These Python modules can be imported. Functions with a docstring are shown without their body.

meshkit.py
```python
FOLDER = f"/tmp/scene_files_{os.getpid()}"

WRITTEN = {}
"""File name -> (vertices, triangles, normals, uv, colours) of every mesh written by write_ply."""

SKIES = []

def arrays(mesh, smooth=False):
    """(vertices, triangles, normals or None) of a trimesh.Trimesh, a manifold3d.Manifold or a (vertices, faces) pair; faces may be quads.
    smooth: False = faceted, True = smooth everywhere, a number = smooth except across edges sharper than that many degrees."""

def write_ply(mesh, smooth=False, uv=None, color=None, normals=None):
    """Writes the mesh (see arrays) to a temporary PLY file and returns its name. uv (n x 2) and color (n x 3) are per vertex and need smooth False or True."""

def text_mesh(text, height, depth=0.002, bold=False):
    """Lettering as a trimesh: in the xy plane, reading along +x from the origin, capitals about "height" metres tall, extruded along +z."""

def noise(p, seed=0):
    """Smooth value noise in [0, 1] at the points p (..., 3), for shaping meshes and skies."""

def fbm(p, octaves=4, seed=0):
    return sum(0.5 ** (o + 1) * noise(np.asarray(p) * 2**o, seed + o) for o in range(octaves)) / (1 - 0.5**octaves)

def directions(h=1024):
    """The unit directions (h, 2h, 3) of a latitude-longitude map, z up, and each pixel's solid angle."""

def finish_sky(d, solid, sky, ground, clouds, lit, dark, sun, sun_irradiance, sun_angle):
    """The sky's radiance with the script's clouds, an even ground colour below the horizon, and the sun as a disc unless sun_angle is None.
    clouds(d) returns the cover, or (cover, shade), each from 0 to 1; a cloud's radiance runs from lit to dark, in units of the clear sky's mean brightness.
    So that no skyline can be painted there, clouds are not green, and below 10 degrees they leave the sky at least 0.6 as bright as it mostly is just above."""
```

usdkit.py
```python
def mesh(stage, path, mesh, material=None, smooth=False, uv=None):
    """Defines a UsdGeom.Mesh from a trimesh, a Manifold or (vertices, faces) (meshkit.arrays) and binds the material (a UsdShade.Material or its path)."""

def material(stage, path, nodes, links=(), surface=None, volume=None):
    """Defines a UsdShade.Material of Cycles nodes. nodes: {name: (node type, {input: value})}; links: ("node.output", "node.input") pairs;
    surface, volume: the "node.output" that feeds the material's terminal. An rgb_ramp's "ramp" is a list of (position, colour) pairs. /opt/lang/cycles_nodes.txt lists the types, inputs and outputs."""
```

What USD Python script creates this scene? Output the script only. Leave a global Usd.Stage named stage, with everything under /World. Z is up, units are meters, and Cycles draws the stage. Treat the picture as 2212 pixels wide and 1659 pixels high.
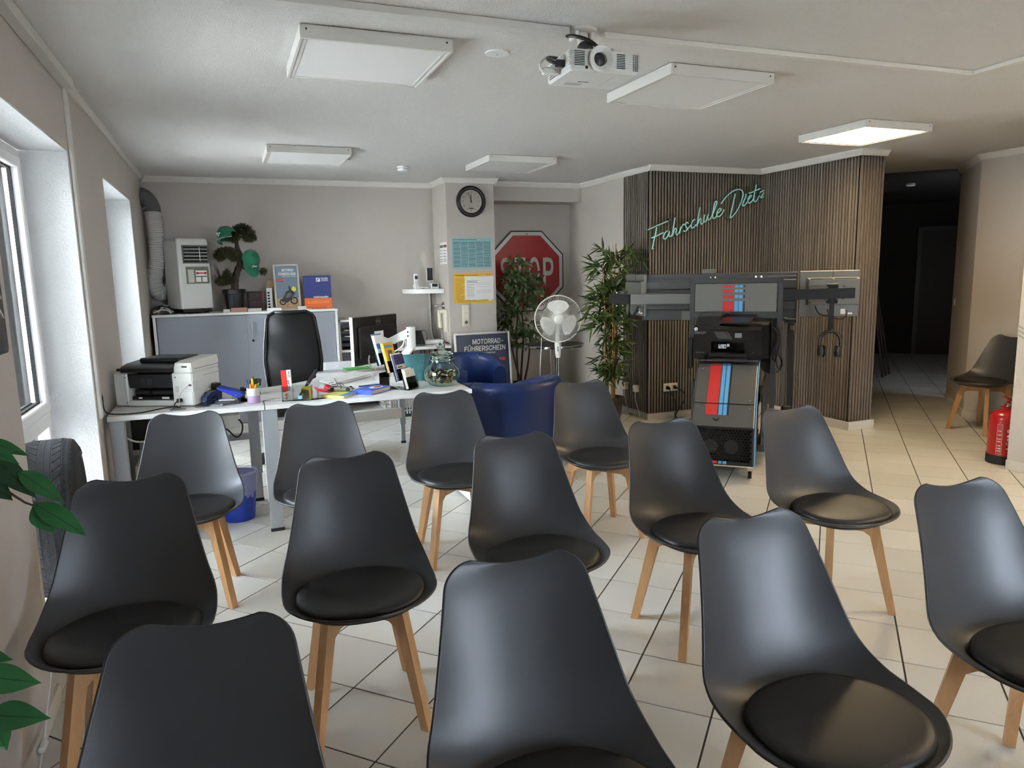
import math, random
import numpy as np
import trimesh, usdkit, meshkit
import shapely
from shapely.geometry import Polygon, box as sbox, LineString, Point
from shapely.ops import unary_union
from pxr import Usd, UsdGeom, UsdLux, UsdShade, Gf, Sdf, Vt

EXPOSURE = 1.15
SKYCOL, SKYI, SUNI, LAMP = (0.78, 0.89, 1.06), 6.0, 18.0, 17.0
random.seed(7)
RNG = np.random.default_rng(7)
stage = Usd.Stage.CreateInMemory()
UsdGeom.SetStageUpAxis(stage, 'Z'); UsdGeom.SetStageMetersPerUnit(stage, 1.0)
UsdGeom.Xform.Define(stage, '/World'); UsdGeom.Scope.Define(stage, '/World/Looks')
stage.SetDefaultPrim(stage.GetPrimAtPath('/World'))

# ---------------------------------------------------------------- camera, sky, sun, exposure
CAM = UsdGeom.Camera.Define(stage, '/World/camera')
CAM.CreateHorizontalApertureAttr(36.0); CAM.CreateVerticalApertureAttr(27.0)
CAM.CreateFocalLengthAttr(36.0 * 1538.9028 / 2212)
CAM.CreateClippingRangeAttr(Gf.Vec2f(0.05, 400.0))
CAM.CreateExposureAttr(EXPOSURE)
_R = np.array([[0.9279, -0.3723, -0.0218], [-0.0771, -0.1345, -0.9879], [0.3649, 0.9183, -0.1535]])
def _cam():
    P, RO, YR = 0.154110466, -0.0220263244, 0.378178651
    cp, sp, cr, sr = math.cos(P), math.sin(P), math.cos(RO), math.sin(RO)
    f = np.array([0, cp, -sp]); r = np.array([1., 0, 0]); u = np.cross(r, f)
    r2, u2 = cr * r + sr * u, -sr * r + cr * u
    c, s = math.cos(YR), math.sin(YR)
    A = np.array([[c, s, 0], [-s, c, 0], [0, 0, 1]])
    return A @ r2, A @ u2, A @ f
_r, _u, _f = _cam()
CAMPOS = np.array([0, 0, 1.463])
UsdGeom.Xformable(CAM).AddTransformOp().Set(Gf.Matrix4d(*_r, 0, *_u, 0, *(-_f), 0, *CAMPOS, 1))

DOME = UsdLux.DomeLight.Define(stage, '/World/sky')
DOME.CreateColorAttr(Gf.Vec3f(*SKYCOL)); DOME.CreateIntensityAttr(SKYI)
SUN = UsdLux.DistantLight.Define(stage, '/World/sun')
SUN.CreateColorAttr(Gf.Vec3f(1.0, 0.96, 0.90)); SUN.CreateIntensityAttr(SUNI); SUN.CreateAngleAttr(0.6)
def _aim(prim, frm):
    z = np.array(frm, float); z /= np.linalg.norm(z)
    x = np.cross([0, 0, 1.], z); x /= np.linalg.norm(x); y = np.cross(z, x)
    UsdGeom.Xformable(prim).AddTransformOp().Set(Gf.Matrix4d(*x, 0, *y, 0, *z, 0, 0, 0, 0, 1))
_aim(SUN, (0.50, 0.35, 0.80))

# ---------------------------------------------------------------- helpers
def lin(c):
    c = np.asarray(c, float) / 255.0
    return tuple(np.where(c <= 0.04045, c / 12.92, ((c + 0.055) / 1.055) ** 2.4))
LOOKS = {}
def mat(name, rgb, rough=0.5, metal=0.0, spec=0.5, bump=None, vary=None, coat=0.0, emit=None, alpha=None, kind=None, speck=None, trans=0.0, ior=1.5, sheen=0.0):
    """A procedural principled look. bump=(scale, distance[, detail]); vary=(scale, amount) a slow tone mottling; speck=(scale, rgb, threshold)."""
    p = '/World/Looks/' + name
    base = lin(rgb)
    nodes = {'p': ('principled_bsdf', dict(base_color=base, roughness=rough, metallic=metal, specular_ior_level=spec, coat_weight=coat, transmission_weight=trans, ior=ior, sheen_weight=sheen))}
    links = []
    col = None
    if vary or bump or speck:
        nodes['tc'] = ('texture_coordinate', {})
    if vary:
        nodes['vn'] = ('noise_texture', {'scale': vary[0], 'detail': 4.0})
        links.append(('tc.object', 'vn.vector'))
        a = vary[1]
        nodes['vr'] = ('rgb_ramp', {'ramp': [(0.25, tuple(x * (1 - a) for x in base)), (0.75, tuple(min(1, x * (1 + a)) for x in base))]})
        links.append(('vn.fac', 'vr.fac')); col = 'vr.color'
    if speck:
        nodes['sn'] = ('noise_texture', {'scale': speck[0], 'detail': 2.0, 'roughness': 0.6})
        links.append(('tc.object', 'sn.vector'))
        nodes['sr'] = ('rgb_ramp', {'ramp': [(speck[2] - 0.03, (0, 0, 0)), (speck[2] + 0.05, (1, 1, 1))]})
        links.append(('sn.fac', 'sr.fac'))
        nodes['sm'] = ('mix', {'color1': base, 'color2': lin(speck[1])})
        links.append(('sr.color', 'sm.fac'))
        if col: links.append((col, 'sm.color1'))
        col = 'sm.color'
    if col: links.append((col, 'p.base_color'))
    if bump:
        nodes['bn'] = ('noise_texture', {'scale': bump[0], 'detail': float(bump[2]) if len(bump) > 2 else 2.0})
        links.append(('tc.object', 'bn.vector'))
        nodes['b'] = ('bump', {'strength': 1.0, 'distance': bump[1]})
        links += [('bn.fac', 'b.height'), ('b.normal', 'p.normal')]
    if emit:
        nodes['p'][1]['emission_color'] = lin(emit[0]); nodes['p'][1]['emission_strength'] = emit[1]
    m = usdkit.material(stage, p, nodes, links, surface='p.BSDF')
    LOOKS[name] = m
    return m

def glass_pane(name, tint=(1, 1, 1), rough=0.0):
    m = usdkit.material(stage, '/World/Looks/' + name, {
        't': ('transparent_bsdf', {'color': tint}), 'g': ('glossy_bsdf', {'color': (1, 1, 1), 'roughness': rough}),
        'f': ('fresnel', {'IOR': 1.45}), 'm': ('mix_closure', {})},
        [('f.fac', 'm.fac'), ('t.BSDF', 'm.closure1'), ('g.BSDF', 'm.closure2')], surface='m.closure')
    LOOKS[name] = m; return m

def leaf_mat(name, rgb, rgb2, tl=0.3, rough=0.4):
    a, b = lin(rgb), lin(rgb2)
    m = usdkit.material(stage, '/World/Looks/' + name, {
        'tc': ('texture_coordinate', {}), 'n': ('noise_texture', {'scale': 9.0, 'detail': 2.0}),
        'r': ('rgb_ramp', {'ramp': [(0.3, a), (0.7, b)]}),
        'p': ('principled_bsdf', {'roughness': rough}), 't': ('translucent_bsdf', {}), 'm': ('mix_closure', {'fac': tl})},
        [('tc.object', 'n.vector'), ('n.fac', 'r.fac'), ('r.color', 'p.base_color'), ('r.color', 't.color'), ('p.BSDF', 'm.closure1'), ('t.BSDF', 'm.closure2')], surface='m.closure')
    LOOKS[name] = m; return m

def wood_mat(name, c1, c2, axis=(2.5, 30, 30), rough=0.45, bumpd=0.0004):
    m = usdkit.material(stage, '/World/Looks/' + name, {
        'tc': ('texture_coordinate', {}), 'mp': ('mapping', {'scale': axis}),
        'n': ('noise_texture', {'scale': 1.0, 'detail': 5.0, 'roughness': 0.6, 'distortion': 0.6}),
        'r': ('rgb_ramp', {'ramp': [(0.3, lin(c1)), (0.7, lin(c2))]}),
        'b': ('bump', {'strength': 0.6, 'distance': bumpd}),
        'p': ('principled_bsdf', {'roughness': rough})},
        [('tc.object', 'mp.vector'), ('mp.vector', 'n.vector'), ('n.fac', 'r.fac'), ('r.color', 'p.base_color'), ('n.fac', 'b.height'), ('b.normal', 'p.normal')], surface='p.BSDF')
    LOOKS[name] = m; return m

# ---- mesh pieces
cat = trimesh.util.concatenate
def T(m, x=0, y=0, z=0):
    m = m.copy(); m.apply_translation([x, y, z]); return m
def RotM(axis, deg, at=(0, 0, 0)):
    return trimesh.transformations.rotation_matrix(math.radians(deg), axis, at)
def Rz(m, d, at=(0, 0, 0)): m = m.copy(); m.apply_transform(RotM([0, 0, 1], d, at)); return m
def Rx(m, d, at=(0, 0, 0)): m = m.copy(); m.apply_transform(RotM([1, 0, 0], d, at)); return m
def Ry(m, d, at=(0, 0, 0)): m = m.copy(); m.apply_transform(RotM([0, 1, 0], d, at)); return m
def bx(x0, x1, y0, y1, z0, z1, b=0.0):
    """A box, its edges chamfered by b."""
    x0, x1 = min(x0, x1), max(x0, x1); y0, y1 = min(y0, y1), max(y0, y1); z0, z1 = min(z0, z1), max(z0, z1)
    if b <= 0:
        return trimesh.creation.box(bounds=[[x0, y0, z0], [x1, y1, z1]])
    b = min(b, (x1 - x0) * .45, (y1 - y0) * .45, (z1 - z0) * .45)
    P = []
    for sx in (0, 1):
        for sy in (0, 1):
            for sz in (0, 1):
                X, Y, Z = (x0, x1)[sx], (y0, y1)[sy], (z0, z1)[sz]
                dx, dy, dz = b * (1 - 2 * sx), b * (1 - 2 * sy), b * (1 - 2 * sz)
                P += [(X, Y + dy, Z + dz), (X + dx, Y, Z + dz), (X + dx, Y + dy, Z)]
    return trimesh.convex.convex_hull(np.array(P))
def rbox(x0, x1, y0, y1, z0, z1, r, seg=4):
    """A box rounded in plan (vertical edges) with a small chamfer top and bottom."""
    p = sbox(x0 + r, y0 + r, x1 - r, y1 - r).buffer(r, quad_segs=seg)
    return ext(p, z0, z1)
def ext(poly, z0, z1):
    return T(trimesh.creation.extrude_polygon(poly, z1 - z0, engine='earcut'), 0, 0, z0)
def extc(poly, z0, z1, b=0.002):
    """Extruded polygon with chamfered top and bottom rims (convex outlines)."""
    P = []
    o = np.array(poly.exterior.coords)[:-1]
    i = np.array(poly.buffer(-b).exterior.coords)[:-1]
    P = np.vstack([np.c_[i, np.full(len(i), z0)], np.c_[o, np.full(len(o), z0 + b)], np.c_[o, np.full(len(o), z1 - b)], np.c_[i, np.full(len(i), z1)]])
    return trimesh.convex.convex_hull(P)
def upright(m, origin, xdir, up=(0, 0, 1)):
    """Puts a mesh drawn in its xy plane (x right, y up, z out) onto a vertical plane: x along xdir, y along up, z along xdir x up."""
    x = np.array(xdir, float); x /= np.linalg.norm(x); y = np.array(up, float); y /= np.linalg.norm(y); z = np.cross(x, y)
    M = np.eye(4); M[:3, 0], M[:3, 1], M[:3, 2], M[:3, 3] = x, y, z, origin
    m = m.copy(); m.apply_transform(M); return m
def cyl(p0, p1, r, n=16, r1=None):
    p0, p1 = np.array(p0, float), np.array(p1, float)
    return tube([p0, p1], [r, r if r1 is None else r1], n)
def tube(pts, r, n=8, caps=True):
    """A swept round tube through pts; r a number or one radius per point."""
    P = np.array(pts, float); k = len(P); r = np.full(k, r) if np.ndim(r) == 0 else np.array(r, float)
    t = np.gradient(P, axis=0); t /= np.maximum(np.linalg.norm(t, axis=1, keepdims=True), 1e-12)
    a = np.array([0, 0, 1.]) if abs(t[0, 2]) < .9 else np.array([1., 0, 0])
    u = np.cross(t[0], a); u /= np.linalg.norm(u); U = [u]
    for i in range(1, k):
        u = U[-1] - t[i] * (U[-1] @ t[i]); u /= max(np.linalg.norm(u), 1e-12); U.append(u)
    U = np.array(U); V = np.cross(t, U)
    th = np.linspace(0, 2 * np.pi, n, endpoint=False)
    v = (P[:, None] + r[:, None, None] * (np.cos(th)[None, :, None] * U[:, None] + np.sin(th)[None, :, None] * V[:, None])).reshape(-1, 3)
    f = []
    for i in range(k - 1):
        for j in range(n):
            a_, b_ = i * n + j, i * n + (j + 1) % n
            f += [(a_, b_, b_ + n), (a_, b_ + n, a_ + n)]
    if caps:
        v = np.vstack([v, P[0], P[-1]]); c0, c1 = len(v) - 2, len(v) - 1
        for j in range(n):
            f += [(c0, (j + 1) % n, j), (c1, (k - 1) * n + j, (k - 1) * n + (j + 1) % n)]
    return trimesh.Trimesh(v, f, process=False)
def spline(pts, n=24):
    from scipy.interpolate import CubicSpline
    P = np.array(pts, float); d = np.r_[0, np.cumsum(np.linalg.norm(np.diff(P, axis=0), axis=1) ** .6)]
    return CubicSpline(d, P)(np.linspace(0, d[-1], n))
def lathe(profile, n=32):
    """Revolves [(r, z), ...] about z."""
    P = np.array(profile, float); th = np.linspace(0, 2 * np.pi, n, endpoint=False); k = len(P)
    v = np.stack([P[:, None, 0] * np.cos(th), P[:, None, 0] * np.sin(th), np.repeat(P[:, 1:2], n, 1)], -1).reshape(-1, 3)
    f = []
    for i in range(k - 1):
        for j in range(n):
            a, b = i * n + j, i * n + (j + 1) % n
            f += [(a, b, b + n), (a, b + n, a + n)]
    m = trimesh.Trimesh(v, f, process=True)
    m.update_faces(m.nondegenerate_faces()); return m
def grid(V, closed_u=False):
    """A quad sheet over V[i, j, 3]."""
    a, b = V.shape[:2]; f = []
    for i in range(a - 1):
        for j in range(b - (0 if closed_u else 1)):
            p, q = i * b + j, i * b + (j + 1) % b
            f += [(p, q, q + b), (p, q + b, p + b)]
    return trimesh.Trimesh(V.reshape(-1, 3), f, process=False)
def text(s, h, depth=0.001, bold=False, italic=0.0, width=None):
    m = meshkit.text_mesh(s, h, depth, bold)
    if italic: m.vertices[:, 0] += italic * m.vertices[:, 1]
    if width: m.vertices[:, 0] *= width / (m.bounds[1, 0] - m.bounds[0, 0])
    m.vertices[:, 0] -= m.bounds[0, 0]
    return m

# ---- prims
USED = {}
def _name(parent, n):
    k = (parent, n); c = USED.get(k, 0); USED[k] = c + 1
    return n if c == 0 else '%s_%03d' % (n, c)
def _tag(prim, label=None, category=None, group=None, kind=None):
    for k, v in (('label', label), ('category', category), ('group', group), ('kind', kind)):
        if v: prim.SetCustomDataByKey(k, v)
def thing(name, label, category, loc=(0, 0, 0), rz=0, group=None, kind=None):
    p = '/World/' + _name('/World', name)
    x = UsdGeom.Xform.Define(stage, p); x.AddTranslateOp().Set(Gf.Vec3d(*map(float, loc)))
    if rz: x.AddRotateZOp().Set(float(rz))
    _tag(x.GetPrim(), label, category, group, kind)
    return p
def part(parent, name, mesh, m, smooth=30, label=None, kind=None):
    if isinstance(mesh, (list, tuple)) and len(mesh) and isinstance(mesh[0], trimesh.Trimesh): mesh = cat(list(mesh))
    p = parent + '/' + _name(parent, name)
    usdkit.mesh(stage, p, mesh, LOOKS[m], smooth=smooth)
    _tag(stage.GetPrimAtPath(p), label, None, None, kind)
    return p
def solo(name, mesh, m, label=None, category=None, group=None, kind=None, smooth=30):
    if isinstance(mesh, (list, tuple)) and len(mesh) and isinstance(mesh[0], trimesh.Trimesh): mesh = cat(list(mesh))
    p = '/World/' + _name('/World', name)
    usdkit.mesh(stage, p, mesh, LOOKS[m], smooth=smooth)
    _tag(stage.GetPrimAtPath(p), label, category, group, kind)
    return p
def struct(name, mesh, m, smooth=30): return solo(name, mesh, m, kind='structure', smooth=smooth)
def dup(src, name, label, category, loc, rz=0, group=None):
    p = '/World/' + _name('/World', name)
    x = UsdGeom.Xform.Define(stage, p)
    x.GetPrim().GetReferences().AddInternalReference(src)
    x.ClearXformOpOrder()
    for a in list(x.GetPrim().GetAuthoredPropertyNames()): pass
    t = x.GetPrim().GetAttribute('xformOp:translate'); 
    x.AddTranslateOp().Set(Gf.Vec3d(*map(float, loc)))
    x.AddRotateZOp().Set(float(rz))
    x.GetPrim().SetInstanceable(True)
    _tag(x.GetPrim(), label, category, group)
    return p

# ================================================================ looks of the room
mat('wall_paint', (188, 180, 172), 0.75, bump=(160, 0.0012, 3), vary=(1.2, 0.03))
mat('wall_white_rough', (206, 206, 206), 0.8, bump=(90, 0.004, 4))
mat('ceiling_paint', (214, 211, 206), 0.7, bump=(190, 0.005, 3), vary=(190, 0.07))
mat('trim_white', (214, 210, 202), 0.5)
mat('floor_tile', (204, 200, 190), 0.32, vary=(2.0, 0.04), speck=(520, (150, 144, 132), 0.60), bump=(300, 0.0002))
mat('floor_tile_b', (208, 204, 195), 0.32, vary=(2.0, 0.04), speck=(500, (152, 146, 134), 0.60), bump=(300, 0.0002))
mat('floor_tile_c', (199, 194, 183), 0.34, vary=(2.0, 0.04), speck=(540, (146, 140, 130), 0.60), bump=(300, 0.0002))
mat('grout', (70, 66, 60), 0.9)
mat('skirting_tile', (200, 194, 184), 0.35, vary=(3, 0.04))
mat('pvc_white', (232, 233, 234), 0.35)
mat('rubber_black', (22, 22, 23), 0.7)
mat('lamp_white', (208, 205, 198), 0.45)
mat('lamp_diffuser', (222, 221, 218), 0.55)
mat('lamp_lit', (255, 250, 238), 0.5, emit=((255, 227, 180), LAMP))
glass_pane('window_glass', (0.98, 0.99, 0.985))
mat('paint_dark', (48, 44, 40), 0.8)  # darkness of the unlit hall, put into the colour
mat('street_paving', (176, 172, 165), 0.9, vary=(1.5, 0.1))
mat('facade_plaster', (226, 220, 206), 0.9)
mat('slat_wood', (126, 110, 92), 0.5)
wood_mat('slat_oak', (92, 85, 77), (120, 111, 101), axis=(60, 60, 4), rough=0.5)
wood_mat('slat_oak_pale', (104, 97, 88), (130, 121, 110), axis=(60, 60, 4), rough=0.5)
mat('felt_black', (12, 12, 12), 0.95)
mat('door_dark', (60, 50, 44), 0.5)

LW, CEIL, YB = -0.655, 2.442, 7.70
# ---- floor: grout bed and single tiles laid at 45.8 degrees
YT = math.radians(45.8); TS = 0.3026
tu = np.array([math.sin(YT), math.cos(YT)]); tv = np.array([math.cos(YT), -math.sin(YT)])
HD = np.array([math.sin(YT), math.cos(YT)]); HN = np.array([HD[1], -HD[0]])      # hall direction and its right
hallL0, hallR0 = np.array([5.42, 4.74]), np.array([6.50, 4.64])
hallR1 = np.array([7.235, 5.375])
hallL1 = hallL0 + HD * 6.2
floor_poly = unary_union([sbox(LW, -3.2, 5.1, YB), Polygon([(5.0, 3.29), (6.5, 3.29), (6.5, 4.64), tuple(hallR1), (8.6, 4.6), (11.6, 7.6), tuple(hallL1), tuple(hallL0), (5.0, 4.7)]), sbox(-0.97, 2.76, LW, 4.15), sbox(-0.97, 5.25, LW, 6.69)])
fl = '/World/' + _name('/World', 'floor'); UsdGeom.Xform.Define(stage, fl); _tag(stage.GetPrimAtPath(fl), kind='structure')
part(fl, 'grout_bed', T(trimesh.creation.extrude_polygon(floor_poly.buffer(0.25, join_style=2), 0.08, engine='earcut'), 0, 0, -0.083), 'grout')
def pix(p):
    q = np.asarray(p, float) - CAMPOS
    w = q @ _f
    return 1106 + 1538.9 * (q @ _r) / w, 829.5 - 1538.9 * (q @ _u) / w, w
tiles = []
room_tiles = floor_poly.difference(unary_union([sbox(-0.97, 2.76, LW, 4.15), sbox(-0.97, 5.25, LW, 6.69)]))
shp = shapely.prepared.prep(room_tiles)
for i in range(-22, 50):
    for j in range(-34, 36):
        o = tu * (i + 0.35) * TS + tv * (j + 0.0) * TS
        g = 0.0034
        q = Polygon([tuple(o + tu * g + tv * g), tuple(o + tu * (TS - g) + tv * g), tuple(o + tu * (TS - g) + tv * (TS - g)), tuple(o + tu * g + tv * (TS - g))])
        if not shp.intersects(q): continue
        q = q if shp.contains(q) else q.intersection(room_tiles)
        if q.is_empty or q.area < 1e-4: continue
        for qq in getattr(q, 'geoms', [q]):
            if qq.geom_type != 'Polygon' or qq.area < 2e-4: continue
            c = np.array(qq.centroid.coords[0])
            px_, py_, w_ = pix((c[0], c[1], 0))
            vis = w_ > 0.4 and -120 < px_ < 2330 and -100 < py_ < 1800
            tiles.append((-(qq.area / w_ ** 3) if vis else 1.0, qq))
tiles.sort(key=lambda t: t[0])
rest = []
for k, (s, q) in enumerate(tiles):
    m = ext(q, -0.006, 0.0)
    if k < 300 and s < 0: part(fl, 'floor_tile', m, ('floor_tile', 'floor_tile_b', 'floor_tile_c')[int(RNG.integers(3))], smooth=False)
    else: rest.append(m)
part(fl, 'far_tiles', rest, 'floor_tile', smooth=False, kind='stuff')

# ---- ceiling
cp = unary_union([floor_poly.buffer(0.35, join_style=2)])
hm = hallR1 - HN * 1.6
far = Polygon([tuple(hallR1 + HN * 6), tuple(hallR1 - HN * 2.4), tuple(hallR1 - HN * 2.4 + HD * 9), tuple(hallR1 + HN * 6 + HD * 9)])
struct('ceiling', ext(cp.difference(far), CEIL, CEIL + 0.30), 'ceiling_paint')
struct('ceiling', ext(cp.intersection(far), CEIL, CEIL + 0.30), 'paint_dark')  # far part of the same ceiling, its shade given as a dark colour

# ---- left wall with its windows (openings: y0, y1, z0, z1)
OPEN = [(2.76, 4.15, 0.16, 2.10), (5.25, 6.69, 0.16, 2.12)]
wl = '/World/' + _name('/World', 'wall_left'); UsdGeom.Xform.Define(stage, wl); _tag(stage.GetPrimAtPath(wl), kind='structure')
ys = [-3.2] + [v for o in OPEN for v in o[:2]] + [YB + 0.2]
WO = LW - 0.225
for k in range(0, len(ys), 2):
    part(wl, 'pier', bx(WO, LW, ys[k], ys[k + 1], 0, CEIL, 0.004), 'wall_paint')
for (a, b, z0, z1) in OPEN:
    part(wl, 'lintel', bx(WO, LW - 0.0005, a, b, z1, CEIL), 'wall_paint')
    part(wl, 'sill', bx(WO, LW - 0.0005, a, b, 0, z0), 'wall_paint')
    part(wl, 'reveal', [bx(WO + .015, LW - .004, a - .001, a + .004, z0, z1), bx(WO + .015, LW - .004, b - .004, b + .001, z0, z1), bx(WO + .015, LW - .004, a, b, z1 - .004, z1 + .001), bx(WO + .015, LW - .004, a, b, z0 - .001, z0 + .004)], 'wall_white_rough')
def window(n, a, b, z0, z1):
    w = '/World/window_%d' % n; UsdGeom.Xform.Define(stage, w); _tag(stage.GetPrimAtPath(w), kind='structure')
    X0, X1 = LW - 0.255, LW - 0.205
    a, b, z0, z1 = a + .006, b - .006, z0 + .006, z1 - .006
    t = 0.050
    zt = 0.80
    fr = [bx(X0, X1, a, a + t, z0, z1, .004), bx(X0, X1, b - t, b, z0, z1, .004), bx(X0, X1, a + t, b - t, z1 - t, z1, .004), bx(X0, X1, a + t, b - t, z0, z0 + t, .004), bx(X0, X1, a + t, b - t, zt - .045, zt + .045, .004)]
    part(w, 'window_frame', fr, 'pvc_white')
    s = .052; A, B, Z0, Z1 = a + t - .012, b - t + .012, zt + .033, z1 - t + .012
    sash = [bx(X0 + .016, X1 + .012, A, A + s, Z0, Z1, .006), bx(X0 + .016, X1 + .012, B - s, B, Z0, Z1, .006), bx(X0 + .016, X1 + .012, A + s, B - s, Z1 - s, Z1, .006), bx(X0 + .016, X1 + .012, A + s, B - s, Z0, Z0 + s, .006)]
    part(w, 'sash', sash, 'pvc_white')
    g = .008
    gk = [bx(X0 + .014, X0 + .030, A + s, A + s + g, Z0 + s, Z1 - s), bx(X0 + .014, X0 + .030, B - s - g, B - s, Z0 + s, Z1 - s), bx(X0 + .014, X0 + .030, A + s, B - s, Z1 - s - g, Z1 - s), bx(X0 + .014, X0 + .030, A + s, B - s, Z0 + s, Z0 + s + g)]
    part(w, 'gasket', gk, 'rubber_black')
    part(w, 'pane', bx(X0 + .010, X0 + .014, A + s, B - s, Z0 + s, Z1 - s), 'window_glass')
    part(w, 'pane', bx(X0 + .010, X0 + .014, a + t, b - t, z0 + t, zt - .045), 'window_glass')
    h = [bx(X1 + .012, X1 + .020, A + s / 2 - .014, A + s / 2 + .014, 1.36, 1.43, .003), bx(X1 + .03, X1 + .06, A + s / 2 - .009, A + s / 2 + .009, 1.385, 1.405, .003), bx(X1 + .05, X1 + .064, A + s / 2 - .01, A + s / 2 + .01, 1.27, 1.405, .004)]
    part(w, 'window_handle', h, 'pvc_white')
for n, o in enumerate(OPEN, 1): window(n, *o)

# ---- other walls
struct('wall_back', bx(LW - .3, 4.2, YB, YB + .2, 0, CEIL), 'wall_paint')
struct('wall_column', bx(2.172, 2.70, 7.195, YB, 0, CEIL, .004), 'wall_paint')
struct('wall_soffit', bx(2.70, 3.83, 7.39, YB, 2.24, CEIL, .003), 'wall_paint')
wc = '/World/' + _name('/World', 'wall_core'); UsdGeom.Xform.Define(stage, wc); _tag(stage.GetPrimAtPath(wc), kind='structure')
part(wc, 'wall_block', bx(3.831, 5.151, 5.981, YB + .2, 0, CEIL), 'wall_paint')
part(wc, 'wall_block', ext(Polygon([(5.151, 4.741), (5.40, 4.741), tuple(hallL0 + np.array([.0, .02])), tuple(hallL1), (hallL1[0] - 1.2, YB + 1.6), (5.151, 6.4)]), 0, CEIL), 'wall_paint')
struct('wall_right', ext(Polygon([(6.5, 3.0), (6.5, 4.64), tuple(hallR1), tuple(hallR1 + np.array([.07, -.07])), (6.9, 4.8), (6.9, 3.0)]), 0, CEIL), 'wall_paint')
struct('wall_pillar', bx(5.10, 6.9, -3.4, 3.29, 0, CEIL, .004), 'wall_paint')
wf = '/World/' + _name('/World', 'wall_front'); UsdGeom.Xform.Define(stage, wf); _tag(stage.GetPrimAtPath(wf), kind='structure')
FX0, FX1 = 2.5, 4.0
part(wf, 'pier', bx(LW - .4, FX0, -3.4, -3.2, 0, CEIL), 'wall_paint'); part(wf, 'pier', bx(FX1, 6.9, -3.4, -3.2, 0, CEIL), 'wall_paint'); part(wf, 'lintel', bx(FX0, FX1, -3.4, -3.2, 2.2, CEIL), 'wall_paint'); part(wf, 'sill', bx(FX0, FX1, -3.4, -3.2, 0, .35), 'wall_paint')
w = '/World/window_3'; UsdGeom.Xform.Define(stage, w); _tag(stage.GetPrimAtPath(w), kind='structure')  # unseen window added behind the camera to bring in daylight
part(w, 'window_frame', [bx(FX0 + k * (FX1 - FX0 - .06) / 3, FX0 + k * (FX1 - FX0 - .06) / 3 + .06, -3.38, -3.32, .35, 2.2, .004) for k in range(4)] + [bx(FX0, FX1, -3.38, -3.32, .35, .41, .004), bx(FX0, FX1, -3.38, -3.32, 2.14, 2.2, .004)], 'pvc_white')
part(w, 'pane', bx(FX0 + .05, FX1 - .05, -3.352, -3.348, .40, 2.15), 'window_glass')
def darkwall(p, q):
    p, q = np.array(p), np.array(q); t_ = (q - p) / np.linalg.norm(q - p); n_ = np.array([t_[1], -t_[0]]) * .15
    struct('wall_hall', ext(Polygon([tuple(p - t_ * .1), tuple(q + t_ * .1), tuple(q + t_ * .1 + n_), tuple(p - t_ * .1 + n_)]), 0, CEIL), 'paint_dark')  # hall walls coloured near black to stand for shade
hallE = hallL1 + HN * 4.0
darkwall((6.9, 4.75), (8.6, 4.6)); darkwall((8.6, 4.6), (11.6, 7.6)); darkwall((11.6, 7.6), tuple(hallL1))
hl = hallL0 + HD * .9 + HN * .004; darkwall(tuple(hallL1), tuple(hl + HD * .1 - 0 * HN))
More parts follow.
